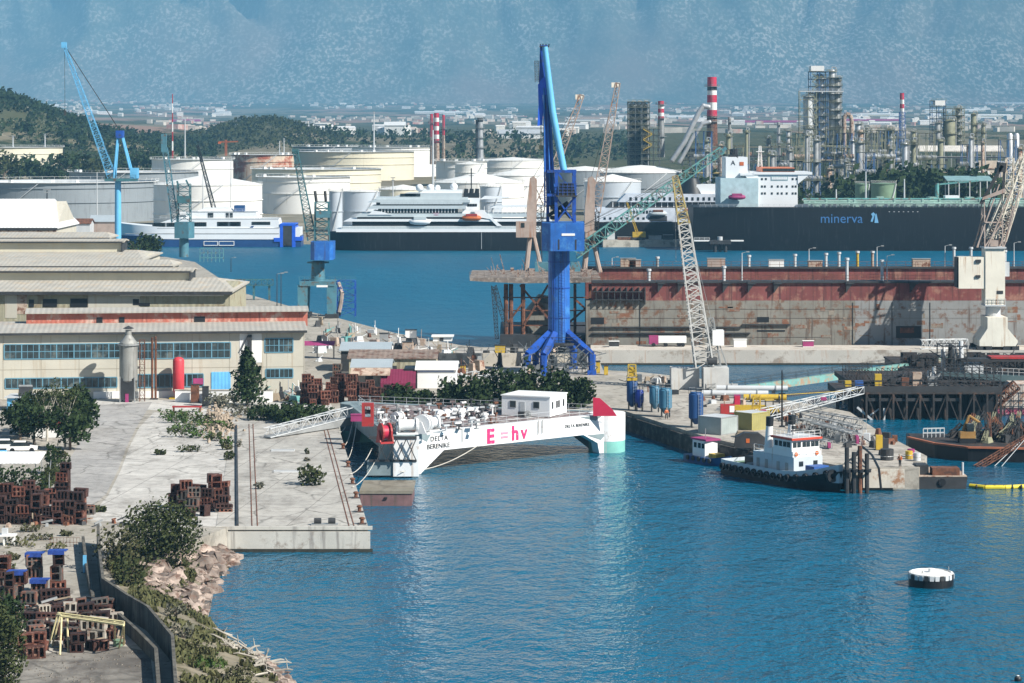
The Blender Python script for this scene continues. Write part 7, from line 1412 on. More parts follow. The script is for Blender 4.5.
# ---- right-hand beige crane on the strip
b = V3((UX(993,526),526,3.0)); t = thing('quay_crane', 'cream box crane with a raking lattice jib at the right edge of the dock', 'crane', b, group='cranes of the shipyard'); X_ = lambda q: UX(q,526)-b.x; Z_ = lambda q: VZ(q,526)-3.0
MB().prof_y([(X_(976),Z_(345)),(X_(1014),Z_(345)),(X_(1014),Z_(339)),(X_(1004),Z_(327)),(X_(1004),Z_(316)),(X_(984),Z_(316)),(X_(984),Z_(327)),(X_(976),Z_(339))],-4,4).build('portal', M['crane_white'], t, False)
MB().cyl((0,0,Z_(317)),(0,0,Z_(305)),1.5,n=16).build('slew_column', M['lgrey'], t, False); MB().box(X_(983.5),X_(1003),-2.2,2.2,Z_(304),Z_(248)).build('machine_tower', M['crane_white'], t, False); MB().box(X_(957),X_(983.4),-2,1.8,Z_(288),Z_(256.5)).build('machine_house', M['crane_white'], t, False); MB().box(X_(955.5),X_(957),-1.8,1.7,Z_(287),Z_(257)).build('house_end', M['dark'], t, False); MB().box(X_(1003.2),X_(1008),-1.6,-.4,Z_(276),Z_(262)).build('cabin', M['lgrey'], t, False)
for (u0,u1,v0,v1) in ((974,979,259,262),(974,978.5,274.5,277),(995,1001,290,293)): MB().box(X_(u0),X_(u1),-2.3,-1.95,Z_(v1),Z_(v0)).build('window', M['dark'], t, False)
k = MB(); k.box(X_(983),X_(1003.5),-2.5,2.4,Z_(305.5),Z_(304)); k.rail([V3((X_(983),-2.4,Z_(304))),V3((X_(1003.5),-2.4,Z_(304)))],1.2,.8,.05); k.box(X_(982),X_(1004),-2.6,2.4,Z_(248),Z_(246.5)); k.build('gallery', M['lgrey'], t, False)
k = MB()
for y in (-2,2):
    for (a_, c_) in (((983,247),(983,200)),((1001,247),(1001,218)),((975,247),(998,184)),((983,222),(1001,222)),((983,246),(1001,222)),((976,247),(984,215)),((1002,247),(1012,205)),((1003,244),(1018,190)),((986,246),(1010,190))): k.bar((X_(a_[0]),y,Z_(a_[1])),(X_(c_[0]),y*.7,Z_(c_[1])),.17)
k.build('a_frame', M['beige'], t, False)
k = MB(); k.lattice((X_(1000),0,Z_(240)),(X_(1030),0,Z_(150)),2.2,1.6,14,.13); k.lattice((X_(988),0,Z_(240)),(X_(1022),0,Z_(158)),1.6,1.2,14,.12); k.lattice((X_(1006),0,Z_(215)),(X_(1010),0,Z_(158)),2.0,1.4,8,.12); k.build('jib', M['crane_white'], t, False)
k = MB(); k.prof_y([(X_(978),Z_(203)),(X_(981),Z_(204)),(X_(1002),Z_(166)),(X_(999),Z_(165))],-1.9,-1.3); k.prof_y([(X_(997),Z_(172)),(X_(1004),Z_(172)),(X_(1005),Z_(163)),(X_(998),Z_(162))],-1.9,1.3); k.prof_y([(X_(1000),Z_(194)),(X_(1003),Z_(194)),(X_(1004),Z_(168)),(X_(1002),Z_(168))],-1.8,-1.3); k.build('counterweight_arm', M['dark'], t, False); MB().prof_y([(X_(980),Z_(200)),(X_(1004),Z_(192)),(X_(1003),Z_(188)),(X_(981),Z_(197))],-2.2,-1.95).build('crosshead', M['beige'], t, False); MB().box(X_(989),X_(997),-1.5,1.5,Z_(246),Z_(240)).build('winch', M['beige'], t, False)
for x in (978,984,1004,1011):
    for y in (-4,3): MB().box(X_(x)-.9,X_(x)+.9,y,y+1.2,.0,Z_(345)+.1).build('bogie', M['dark'], t, False)
t = thing('lattice_gangway', 'white lattice gangway lying on the quay strip left of the cream box crane', 'gangway', V3((UX(944,524),524,3.0))); k = MB(); k.lattice((-4.7,0,1.0),(4.7,0,1.2),1.8,1.8,8,.08); k.build('truss', M['white'], t, False); MB().box(-4.7,4.7,-.7,.7,.05,.14).build('deck', M['lgrey'], t, False)
t = thing('trailer', 'long white trailer with a magenta end parked on the quay strip', 'trailer', V3((UX(668,531),531,3.0))); MB().box(-2.0,3.7,-1.1,1.1,.8,2.1).build('box', M['white'], t, False); MB().box(-3.9,-2.02,-1.1,1.1,.5,2.2).build('cab', M['magenta'], t, False); [MB().cyl((x,-1.15,.4),(x,1.15,.4),.4,n=10).build('wheel', M['black'], t, False) for x in (-3,-.5,2.2,3)]
for (u,v,w_,h_,m,lb) in ((808,341,2.2,1.2,'magenta','red-marked white crate on the quay strip'),(740,338,2.6,1.5,'white','white trestle on the quay strip beside the derrick cabin'),(614,341,2,1.1,'dark','dark skip on the quay strip right of the blue crane')):
    t = thing('crate', lb, 'crate', V3((UX(u,530),530,3.0)), group='crates on the quay strip'); MB().box(-w_/2,w_/2,-.6,.6,.1,h_).build('body', M[m], t, False); k = MB(); k.box(-w_/2-.1,w_/2+.1,-.7,.7,h_,h_+.1); k.box(-w_/2,w_/2,-.6,.6,0,.1); k.build('lid', M['white'], t, False)
t = thing('gangway_bridge', 'long teal gangway bridge crossing the water behind the quay', 'gangway', P(830,375,3)); a_, b_ = at(706,391,442), at(957,356,492); k = MB(); q = V3((0,.8,0)); k.add([a_-q,b_-q,b_+q,a_+q,a_-q-V3((0,0,1.25)),b_-q-V3((0,0,1.25)),b_+q-V3((0,0,1.25)),a_+q-V3((0,0,1.25))],[(0,1,2,3),(7,6,5,4),(4,5,1,0),(5,6,2,1),(6,7,3,2),(7,4,0,3)]); k.build('girder', mat('gangway_teal', (.17,.36,.33), .65, var=.2, sc=.5, spots=((.36,.24,.16), .42, .6)), t); k = MB(); k.rail([a_-q,b_-q],1.1,3.4,.04); k.rail([a_+q,b_+q],1.1,3.4,.04); k.build('railing', M['dark'], t)
MB().prof_y([(p.x, p.z) for p in (a_,)]+[(a_.x+1,a_.z-1.2),(a_.x+1,-2),(a_.x,-2)], a_.y-.5, a_.y+.5).build('pier_leg', M['dark'], t)

# ---- dark steel jetty on the right
b = P(930,425,0); t = thing('steel_jetty', 'dark steel jetty on piles with struts, right of the quay', 'jetty', V3((UX(930,425),425,0))); Y0 = 425; X_ = lambda q: UX(q,Y0)-b.x if False else UX(q,Y0)-t.location.x; Z_ = lambda q: VZ(q,Y0)
M['jet'] = mat('jetty_steel', (.03,.027,.026), .7, var=.4, sc=.5, spots=((.09,.05,.033), .25, .8))
k = MB(); k.box(X_(857),X_(1000),0,30,4.4,Z_(388)); k.build('deck', M['jet'], t, False); k = MB(); k.box(X_(855),X_(1002),-.3,.0,Z_(392.5),Z_(387.5)+.2); k.box(X_(868),X_(960),-.35,.1,Z_(401),Z_(398)); k.build('edge_girder', M['dark'], t, False)
for u in (862,872,890,905,918,932,946,960,975):
    for y in (.8,14,28): MB().cyl((X_(u),y,-3),(X_(u),y,4.5),.38,n=8).build('pile', M['jet'], t, False)
k = MB(); k.bar((X_(857),-.2,Z_(407)),(X_(878),-.2,Z_(425)),.25); k.bar((X_(884),-.2,Z_(408)),(X_(884),-.2,Z_(422)),.22); k.bar((X_(870),-.2,Z_(415)),(X_(880),-.2,Z_(408)),.16); k.build('strut', M['lgrey'], t, False)
k = MB(); k.rail([V3((X_(857),0,Z_(388))),V3((X_(1000),0,Z_(388)))],1.1,1.8,.05); k.build('railing', M['dark'], t, False)
jr = random.Random(4)
for (u,w_,h_,m,lb) in ((848,1.0,1.0,'yellow','yellow crate at the left end of the dark jetty'),(878,1.1,2.0,'yellow','upright yellow case on the dark jetty'),(917,1.5,2.3,'rustlight','rusty upright frame on the dark jetty'),(905,1.2,1.4,'rust','rusty winch body on the dark jetty'),(859,1.3,.9,'blue','blue barrel lying at the head of the white boom'),(893,.8,1.2,'dark','dark cabinet between yellow case and rusty winch'),(932,1.6,1.6,'steel','grey machine beside the white pipes of the jetty')):
    q = thing('jetty_case', lb, 'case', V3((UX(u,428),428,Z_(388)+.01 if u > 855 else Z_(388)-.1)), group='cases on the dark jetty'); MB().box(-w_/2,w_/2,-.5,.5,.08,h_).build('body', M[m], q, False); k = MB(); k.box(-w_/2-.08,w_/2+.08,-.58,.58,0,.08); k.box(-w_/2,w_/2,-.55,-.5,h_*.4,h_*.5); k.build('skid', M['dark'], q, False)
MB().box(X_(866),X_(1000),3,29,-1,4.39).build('hull', M['black'], t, False)  # black box under the deck, standing in for the shade between the piles
frame(t, X_(866), X_(1000), -.6, 2.9, -1, 4.35, 10, 1, .22, 'jet', False, True, 'lower_truss'); frame(t, X_(884), X_(934), 4, 9, 5.2, 7.6, 9, 2, .07, 'dark', False, True, 'deck_frame'); frame(t, X_(858), X_(884), 14, 20, 5.2, 7.4, 8, 2, .07, 'jet', False, True, 'deck_frame'); frame(t, X_(936), X_(1002), 1, 7, 5.2, 8.4, 9, 3, .08, 'dark', False, True, 'deck_frame')
k = MB()
for i in range(40): u = jr.uniform(858,996); k.cyl((X_(u),jr.uniform(.5,12),5.25),(X_(u)+jr.uniform(-3,3),jr.uniform(.5,12),5.25+jr.choice((.1,.2,jr.uniform(.5,1.6)))),jr.uniform(.08,.22),n=6)
each(k, 'pipework', M['jet'], t, False)
k = MB(); k.box(X_(838),X_(857),2,14,3.6,Z_(391)); k.build('head_platform', M['jet'], t, False)
for u in (840,852): MB().cyl((X_(u),3,-3),(X_(u),3,3.7),.3,n=8).build('pile', M['jet'], t, False)
t = thing('work_pontoon', 'dark pontoon with rusty deck gear moored behind the steel jetty', 'pontoon', V3((UX(985,474),474,0))); X_ = lambda q: UX(q,474)-t.location.x
MB().box(X_(905),X_(1075),0,26,-1,3.4).build('hull', M['black'], t, False); MB().box(X_(904),X_(1076),-.2,26.2,3.4,3.7).build('deck', M['jet'], t, False); k = MB()
for i in range(46): u = jr.uniform(908,1040); k.cbox((X_(u),jr.uniform(.5,10),3.7+.8),(jr.uniform(.6,3),1,jr.uniform(.5,3)))
each(k, 'deck_gear', M['jet'], t, False); frame(t, X_(915), X_(1040), 1, 5, 3.7, 6.2, 16, 2, .08, 'dark', False, True, 'deck_frame')
# the pipe tower with the high footbridge
t = thing('pipe_tower', 'tower of white and dark pipes carrying a high footbridge, on the right jetty', 'pipe tower', V3((UX(952,440),440,4.5))); X_ = lambda q: UX(q,440)-t.location.x; Z_ = lambda q: VZ(q,440)-4.5
for (u,v0,m) in ((930,371,'white'),(936,368,'white'),(945,350,'lgrey'),(951,345,'dark'),(957,350,'steel'),(963,342,'lgrey')): MB().cyl((X_(u),R(0,3),0),(X_(u),R(0,3),Z_(v0)),.38,n=8).build('pipe', M[m], t, False)
frame(t, X_(942), X_(966), -1, 5, -6, Z_(346), 2, 6, .12, 'dark', False); k = MB(); k.prof_y([(X_(938),Z_(374)),(X_(1060),Z_(386)),(X_(1060),Z_(377)),(X_(938),Z_(371))],-2.2,-.6); k.build('footbridge', mat('bridge_slate', (.06,.1,.11), .6), t, False); k = MB(); k.rail([V3((X_(962),-2.2,Z_(372))),V3((X_(1060),-2.2,Z_(377)))],1.2,.9,.04); k.build('bridge_railing', M['lgrey'], t, False)
k = MB(); k.box(X_(960),X_(1060),-1,2.5,Z_(361),Z_(358.5)); k.build('upper_beam', M['dark'], t, False); MB().box(X_(990),X_(1060),-1.1,2.6,Z_(358.4),Z_(356.5)).build('red_beam', M['red'], t, False); k = MB(); k.path([(X_(938),-2.4,Z_(372)),(X_(922),-3,Z_(394)),(X_(905),-6,Z_(402)),(X_(895),-9,Z_(412)),(X_(885),-12,Z_(424))],.16,6); k.build('hose', M['steel'], t, False)
k = MB()
for i in range(30): x = X_(R(932,1040)); z = Z_(R(352,400)); k.bar((x,R(-1,4),z),(x+R(-3,4),R(-1,4),z+R(-1.5,1.5)),.08)
each(k, 'small_pipework', M['dark'], t, False); MB().box(X_(965),X_(983),-.5,3,Z_(376),Z_(364)).build('white_panel', M['lgrey'], t, False); MB().box(X_(968),X_(1005),3,6,Z_(392),Z_(381)).build('equipment_house', M['rustlight'], t, False)
# the pink-bottomed hull among scaffolding
t = thing('ship_in_repair', 'white ship bow with a pink-red bottom behind scaffolding at the right edge', 'ship', V3((UX(1030,432),432,0))); X_ = lambda q: UX(q,432)-t.location.x; Z_ = lambda q: VZ(q,432)
MB().prof_y([(X_(966),Z_(432)),(X_(1090),Z_(432)),(X_(1090),Z_(408)),(X_(990),Z_(408))],0,9).build('bottom', mat('pink_antifouling', (.36,.07,.13), .7, var=.2, sc=.5, spots=((.5,.3,.32), .3, .6)), t, False); MB().prof_y([(X_(990),Z_(408)+.01),(X_(1090),Z_(408)+.01),(X_(1090),Z_(384)),(X_(1013),Z_(384))],-.0,9).build('side', mat('primer_side', (.5,.45,.4), .7, var=.15, spots=((.4,.22,.14), .4, .6)), t, False)
frame(t, X_(985), X_(1070), -2.6, -1, Z_(432), Z_(384), 10, 6, .06, 'dark', False, True, 'scaffold'); k = MB(); k.lattice((X_(958),-3,Z_(430)),(X_(1013),-3,Z_(383)),1.5,1.5,12,.14); k.build('scaffold_stair', M['rust'], t, False)
# dark work barge
t = thing('work_barge', 'long dark work barge with rust-red deck edge moored at the right', 'barge', V3((UX(985,372),372,0))); X_ = lambda q: UX(q,372)-t.location.x
k = MB(); k.prism([(X_(921),12),(X_(940),4.5),(X_(968),0),(X_(1090),-3),(X_(1090),16),(X_(925),18)],-1,1.9); k.build('hull', M['hull_black'], t, False); k = MB(); k.wall([(X_(921),12),(X_(940),4.5),(X_(968),0),(X_(1090),-3)],.5,1.9,2.15); k.build('deck_edge', mat('barge_rust_edge', (.36,.12,.06), .8, var=.3), t, False); MB().prism([(X_(924),12),(X_(942),5),(X_(969),.6),(X_(1088),-2.4),(X_(1088),15.5),(X_(927),17.5)],1.9,1.96).build('deck', M['jet'], t, False)
br_ = random.Random(6)
for i in range(44): u = br_.uniform(962,1040); q = thing('barge_gear', 'dark rusty gear piled on the work barge at the right', 'deck gear', V3((UX(u,378),378+br_.uniform(0,8),1.96)), br_.uniform(0,2), 'gear on the work barge'); k = MB(); h_ = br_.uniform(.8,3.4); k.cbox((0,0,h_*.3),(br_.uniform(.6,2.0),br_.uniform(.6,1.4),h_*.6),0,br_.uniform(.4,1)); k.lattice((-1,0,.2),(br_.uniform(.4,1.6),.2,h_*1.2),.6,.4,4,.06); k.bar((-1,0,h_*.6),(1.4,.2,h_*1.15),.08); k.build('body', M[br_.choice(('dark','rust','jet','jet','frame_olive'))], q, False)
q = thing('excavator', 'yellow-brown excavator standing on the dark work barge', 'excavator', V3((UX(967,378),378,1.96))); q.scale = (.85,.85,.85); MB().box(-1.4,1.4,-1.2,-.6,0,.8).build('track', M['black'], q, False); MB().box(-1.4,1.4,.6,1.2,0,.8).build('track', M['black'], q, False); mo = mat('worn_ochre_paint', (.3,.17,.05), .65, var=.3); MB().box(-1.3,1.3,-1,1,.85,2.0).build('body', mo, q, False); MB().box(-.2,1.0,-1.0,.2,2.0,3.3).build('cab', M['glass'], q, False); k = MB(); k.cyl((-.6,.3,2),(.4,.3,4.6),.28,n=6); k.cyl((.4,.3,4.6),(2.2,.2,3.4),.22,n=6); k.build('arm', mo, q, False); MB().prof_y([(1.9,2.6),(2.7,2.7),(2.4,3.5),(2.0,3.5)],-.2,.7).build('bucket', M['dark'], q, False)
q = thing('derrick_boom', 'rusty derrick boom leaning over the barge edge to the water', 'derrick boom', V3((UX(1000,368),368,2))); k = MB(); k.lattice(at(976,468,366), at(1030,436,372), .7, .7, 12, .07); k.build('lattice', M['rust'], q); k = MB(); k.bar(at(1020,442,371), at(985,475,366), .05); k.bar(at(1026,438,371), at(995,474,366), .05); k.build('stay', M['lgrey'], q)
q = thing('railing', 'pale railing frame on the left end of the dark work barge', 'railing', V3((UX(934,384),384,1.96))); k = MB(); k.rail([V3((-1.6,0,0)),V3((1.6,.6,0))],1.3,.6,.05); k.rail([V3((-1.4,.9,0)),V3((1.8,1.5,0))],1.3,.6,.05); k.build('bars', M['lgrey'], q, False)

# ---- two workers
def person(loc, rz, label, jacket, trousers, helmet, bend=.05):
    t = thing('person', label, 'person', loc, rz)
    def skin(name, verts, edges, radii, m, parent):
        me = bpy.data.meshes.new(name); me.from_pydata(verts, edges, []); o = bpy.data.objects.new(name, me); COL.objects.link(o); o.parent = parent; me.materials.append(m)
        md = o.modifiers.new('skin', 'SKIN'); me.skin_vertices[0].data[0].use_root = True
        for d, r in zip(me.skin_vertices[0].data, radii): d.radius = (r, r)
        o.modifiers.new('sub', 'SUBSURF').levels = 1; return o
    v = [(0,0,.95),(0,0,1.2),(0,bend*-.5,1.42),(0,bend*-.8,1.52),(0,bend*-1.2,1.66),(.1,0,.9),(.12,-.08,.5),(.13,.02,.08),(.13,-.14,.04),(-.1,0,.9),(-.12,.06,.5),(-.14,.1,.08),(-.14,-.06,.04),(.2,0,1.42),(.27,-.02,1.15),(.24,-.22,1.0),(.23,-.3,.97),(-.2,0,1.42),(-.28,0,1.15),(-.26,-.16,.95),(-.26,-.22,.9)]
    e = [(0,1),(1,2),(2,3),(3,4),(0,5),(5,6),(6,7),(7,8),(0,9),(9,10),(10,11),(11,12),(2,13),(13,14),(14,15),(15,16),(2,17),(17,18),(18,19),(19,20)]
    r = [.14,.14,.13,.055,.1,.09,.06,.045,.04,.09,.06,.045,.04,.06,.045,.035,.035,.06,.045,.035,.035]
    body = skin('body', v, e, r, mat('skin', (.42,.25,.17), .6), t)
    jk = [0,1,2,13,14,15,17,18,19]; ix = {a: i for i, a in enumerate(jk)}; skin('jacket', [v[i] for i in jk], [(ix[a],ix[b]) for a,b in e if a in ix and b in ix], [r[i]+.03 for i in jk], M[jacket], t)
    tr = [0,5,6,7,9,10,11]; ix = {a: i for i, a in enumerate(tr)}; skin('trousers', [(x,y,z-.03 if i == 0 else z) for i,(x,y,z) in enumerate([v[i] for i in tr])], [(ix[a],ix[b]) for a,b in e if a in ix and b in ix], [r[i]+.022 for i in tr], M[trousers], t)
    MB().lathe((0,bend*-1.2,1.7),[(.13,0),(.12,.06),(.07,.12),(.01,.14)],10).build('helmet', M[helmet], t, False, smooth=True)
person(PG(666.5,419.5), .3, 'worker in an orange jacket standing by the light blue silos', 'orange', 'dark', 'wood'); person(PG(900,467.3), -.5, 'worker in an orange-yellow vest at the outer quay corner', 'orange', 'dark', 'wood', .2)
# ================================================================ SCRAP, STACKS AND PLANTS
M['blk1'] = mat('block_rust_dark', (.042,.018,.014), .85, var=.5, sc=1.2, rand=True, huevar=1.1); M['blk2'] = mat('block_rust_red', (.1,.034,.022), .85, var=.5, sc=1.2, rand=True, huevar=1.1, spots=((.3,.17,.12), .25, 1.5)); M['blk3'] = mat('block_grey', (.085,.078,.07), .85, var=.35, sc=1.2, rand=True, huevar=.4, spots=((.2,.08,.05), .4, 1)); M['blk4'] = mat('block_pale', (.36,.33,.28), .85, var=.25, sc=1.2, rand=True, spots=((.2,.1,.06), .35, 1))
def block_mesh(L, W, Hh, nx, nz, m, slope=0):
    k = MB(); b = .16; z1 = Hh
    k.box(-L/2+.1,L/2-.1,W/2-.3,W/2-.21,.11,Hh-.11)
    for y in (-W/2, W/2-.1):
        k.box(-L/2,L/2,y,y+.1,0,b); k.box(-L/2,L/2,y,y+.1,Hh-b,Hh)
        for i in range(nx+1): x = -L/2+(L-b*1.3)*i/nx; k.box(x,x+b*1.3,y+.002,y+.098,b,Hh-b)
        for j in range(1,nz): z = Hh*j/nz; k.box(-L/2+.01,L/2-.01,y+.004,y+.096,z-b/2,z+b/2)
    for x in (-L/2,L/2-.09): k.box(x,x+.09,-W/2+.1,W/2-.1,.005,Hh-.005)
    k.box(-L/2+.09,L/2-.09,-W/2+.1,W/2-.1,Hh-.1,Hh-.006); k.box(-L/2+.09,L/2-.09,-W/2+.1,W/2-.1,.005,.1)
    if slope: k.v = [(x,y,z+(x*slope if z > Hh*.5 else 0)) for x,y,z in k.v]
    o = k.build('keel_block', m); d = o.data; bpy.data.objects.remove(o); return d
BL = {c: [block_mesh(2.0,1.1,1.35,3,1,M[c]), block_mesh(1.9,1.1,1.5,3,2,M[c]), block_mesh(1.7,1.0,1.1,2,1,M[c]), block_mesh(2.1,1.2,.8,3,1,M[c],.12), block_mesh(1.5,1.3,1.9,1,2,M[c],.1), block_mesh(2.6,.9,.6,4,1,M[c],-.08)] for c in ('blk1','blk2','blk3','blk4')}
BH = (1.35,1.5,1.1,.8,1.9,.6); bq = random.Random(12)
def stack(u, v, n, grp, label, cols, zb=G, jit=.12, kinds=(0,0,1,2,3,4,5), tarp=None, dx=0, dy=0):
    p = P(u,v,zb); z = zb
    for i in range(n):
        c = bq.choice(cols); k = bq.choice(kinds); o = bpy.data.objects.new('keel_block', BL[c][k]); COL.objects.link(o); o.location = (p.x+dx+bq.uniform(-jit,jit), p.y+dy+bq.uniform(-jit,jit), z+.004); sc_ = bq.uniform(.64,.88); o.scale = (sc_*bq.uniform(.85,1.1),sc_,sc_); o.rotation_euler = (0,bq.uniform(-.04,.04),bq.uniform(-.3,.3) if n > 1 else bq.uniform(-.8,.8)); z += (BH[k]+.006)*sc_+.03; tag(o, label, 'keel block', grp)
    if tarp:
        b = MB(); b.prism([(p.x-.9,p.y-.55),(p.x+.85,p.y-.5),(p.x+.9,p.y+.55),(p.x-.85,p.y+.5)], z+.01, z+.1); b.prism([(p.x-.9,p.y-.63),(p.x+.7,p.y-.6),(p.x+.7,p.y-.55),(p.x-.9,p.y-.56)], z-.3, z+.1)
        tag(b.build('tarpaulin', tarp), 'blue tarpaulin laid over the top of a rusty block stack in the scrap yard', 'tarpaulin', 'blue tarpaulins on the block stacks')
la, ga = 'rusty openwork keel block in the stacks above the gravel slope on the left', 'keel blocks above the gravel slope'
for row, (v, us, hs) in enumerate(((524,(1,12,24,36,47,58,70,81),(3,3,3,3,3,2,3,2)),(514,(6,20,29,42,62,76,88),(3,3,4,3,3,3,2)),(504,(14,34,50,62,66,80),(2,2,2,4,4,2)))):
    for u, h_ in zip(us, hs): stack(u, v, h_, ga, la, ('blk1','blk1','blk2') if u < 85 else ('blk3',))
lb_, gb = 'rusty openwork keel block in the stacks on the concrete apron by the big bush', 'keel blocks on the concrete apron'
for (u,v,n) in ((176,508,3),(185,509,3),(193,512,3),(199,507,3),(207,511,3),(216,509,3),(223,512,3),(213,502,3),(223,501,3),(205,516,1),(190,518,1)): stack(u, v, n, gb, lb_, ('blk1','blk1','blk2','blk3'))
lc, gc = 'red-brown openwork keel block in the tall stacks before the magenta awning', 'keel blocks in the middle yard'
for (u,v,n) in ((306,404,4),(313,405,3),(320,404,2),(326,405,2),(310,398,3),(318,397,3),(334,403,4),(340,402,4),(345,397,3),(352,403,4),(358,402,3),(364,403,3),(370,399,3),(376,402,2),(382,400,2),(388,399,2),(329,396,2),(354,395,3)): stack(u, v, n, gc, lc, ('blk2','blk2','blk1'), kinds=(1,1,0), jit=.08)
stack(337,385,3,'grey keel blocks by the factory corner','grey openwork keel block in the single stack beside the grey sheds',('blk3',),kinds=(1,))
ld, gd = 'grimy keel block in the lower scrap yard beside the ditch', 'keel blocks in the lower scrap yard'
tp = mat('blue_tarpaulin', (.02,.055,.26), .6, var=.35, sc=2)
for (u,v,n,tq) in ((4,592,4,0),(17,600,3,1),(35,592,3,1),(40,602,2,1),(58,594,3,1),(64,606,2,0),(48,608,2,0),(30,612,2,0),(8,612,3,0)): stack(u, v, n, gd, ld, ('blk1','blk2','blk3'), tarp=tp if tq else None, zb=G)
for (u,v) in [(x+bq.uniform(-4,4), y+bq.uniform(-3,3)) for y in (614,622,630,638) for x in range(6,120,13)]:
    if v > 628 and u > 104: continue
    stack(u, v, bq.choice((1,1,2)), gd, ld, ('blk3','blk1','blk4','blk3'), kinds=(2,3,0,5,5,4))
for (u,v,n,c) in ((26,655,2,'blk2'),(34,658,1,'blk2'),(40,650,2,'blk2'),(88,640,2,'blk4'),(97,641,2,'blk4'),(107,640,2,'blk2'),(92,650,1,'blk1'),(70,648,2,'blk3'),(78,652,2,'blk1'),(101,650,1,'blk2')): stack(u, v, n, gd, ld, (c,), kinds=(0,2))
stack(106,620,1,'pale block','pale teal-white keel block lying alone beside the ditch wall',('blk4',),kinds=(0,))
for i in range(70):
    u = bq.uniform(0,128); v = bq.choice((bq.uniform(600,646),bq.uniform(520,528),bq.uniform(608,640)))
    if v > 560 and u > 70+(v-560)*.9: continue
    p = PG(u,v,G); a = bq.uniform(0,3.1); L = bq.uniform(.6,1.8); k = MB(); d = V3((math.cos(a),math.sin(a),bq.uniform(-.05,.35)))*L; q = p+V3((0,0,bq.uniform(.1,1.3))); k.bar(q-d*.5,q+d*.5,bq.uniform(.05,.16)); k.cbox((p.x,p.y,G+.2),(bq.uniform(.3,.9),bq.uniform(.3,.7),.4),a,.7)
    tag(k.build('scrap_offcut', M[bq.choice(('rust','dark','rustlight','wood','steel'))]), 'loose beam or offcut lying among the keel blocks of the left scrap yard', 'scrap', 'loose offcuts among the keel blocks')
# yellow pipe trestle
t = thing('pipe_trestle', 'pale yellow pipe trestle standing over the scrap blocks in the lower yard', 'trestle', P(85,652,G)); my = mat('pale_yellow_pipe', (.62,.55,.3), .6, var=.15, sc=1, spots=((.35,.28,.17), .3, 1.5)); zt = 5.6
a_, b_ = P(58,613,zt), P(124,622,zt); c_, e_ = a_+V3((.6,-1.6,0)), b_+V3((.2,-1.5,0)); f0 = lambda u, v: P(u,v,G)
k = MB(); k.path([a_, b_], .1, 6); k.path([c_, e_], .1, 6); k.path([a_, c_], .1, 6); k.path([b_, e_], .1, 6); k.path([a_+V3((0,-.7,0)), b_+V3((0,-.7,0))], .06, 5); k.build('top_frame', my, t)
for (p, q) in ((a_, f0(49,645)),(c_, f0(60,655)),(a_+V3((.3,-.5,0)), f0(52,646)),(c_+V3((.5,0,0)), f0(68,652)),(b_, f0(124,645)),(e_, f0(119,648)),(b_+V3((-.8,0,0)), f0(115,644))): k = MB(); k.cyl(p, q, .085, n=6); k.build('leg', my, t)
t = thing('green_drum', 'small green drum under the right end of the yellow pipe trestle', 'drum', P(118,646,G)); MB().cyl((0,0,.02),(0,0,.5),.42,n=12).build('body', M['green'], t, False); MB().cyl((0,0,.5),(0,0,.56),.45,n=12).build('lid', M['green'], t, False)
t = thing('white_table', 'white slab on legs beside the gravel slope at the left edge', 'table', P(4,545,G)); MB().box(-2.4,1.3,-.7,.7,1.0,1.15).build('top', M['white'], t, False); k = [MB().box(x,x+.15,-.5,.5,0,1.0).build('leg', M['white'], t, False) for x in (-2,0,1)]; MB().box(-.2,.4,-.3,.3,1.15,1.8).build('block', M['lgrey'], t, False)
t = thing('blue_door', 'narrow sky-blue panel leaning on the inner ditch wall', 'panel', P(84,573,G)); MB().box(-.1,.25,-.1,.05,.05,1.8).build('panel', M['skyblue'], t, False); MB().box(-.3,.5,-.05,.3,0,.05).build('foot', M['dark'], t, False)
k = MB(); pts = [P(u,547,G) for u in range(50,83,3)]; k.rail([pts[0],pts[-1]],1.0,.35,.025); tag(k.build('fence', M['rust']), 'low rusty fence across the slope above the scrap yard', 'fence')
# odd scrap in the middle yard and along the far quay
sq = random.Random(31)
for i in range(180):
    if i < 85: u = sq.uniform(316,455); v = sq.uniform(max(322,320+(u-330)*.27),364); lb = 'small scrap or machine part lying along the far quay behind the sheds'; gp = 'scrap along the far quay'
    elif i < 150: u = sq.uniform(450,600); v = sq.uniform(354,384); lb = 'small scrap or machine part around the foot of the big blue crane'; gp = 'scrap around the blue crane'
    else: u = sq.uniform(236,310); v = sq.uniform(396,402); lb = 'small scrap lying in front of the factory corner'; gp = 'scrap by the factory corner'
    if v < 126+117520/900: continue
    w_, h_ = sq.uniform(.5,2.6), sq.uniform(.3,1.9 if not 85 <= i < 150 else 2.8); t = thing('yard_scrap', lb, 'scrap', PG(u,v,G), sq.uniform(0,3), gp); k = MB(); k.cbox((0,0,h_/2),(w_,w_*.6,h_),0,sq.uniform(.5,1)); k.bar((-w_*.8,0,.1),(w_*1.2,.3,h_+.4),.08)
    if sq.random() < .4: k.bar((w_*.3,.2,0),(w_*.2,.2,h_+sq.uniform(.5,2)),.07)
    k.build('body', M[sq.choice(('steel','rust','dark','lgrey','rustlight','wood','white','white','beige','steel','dark','teal') if not 85 <= i < 150 else ('dark','rust','steel','dark','black','frame_grey','rustlight'))], t, False)
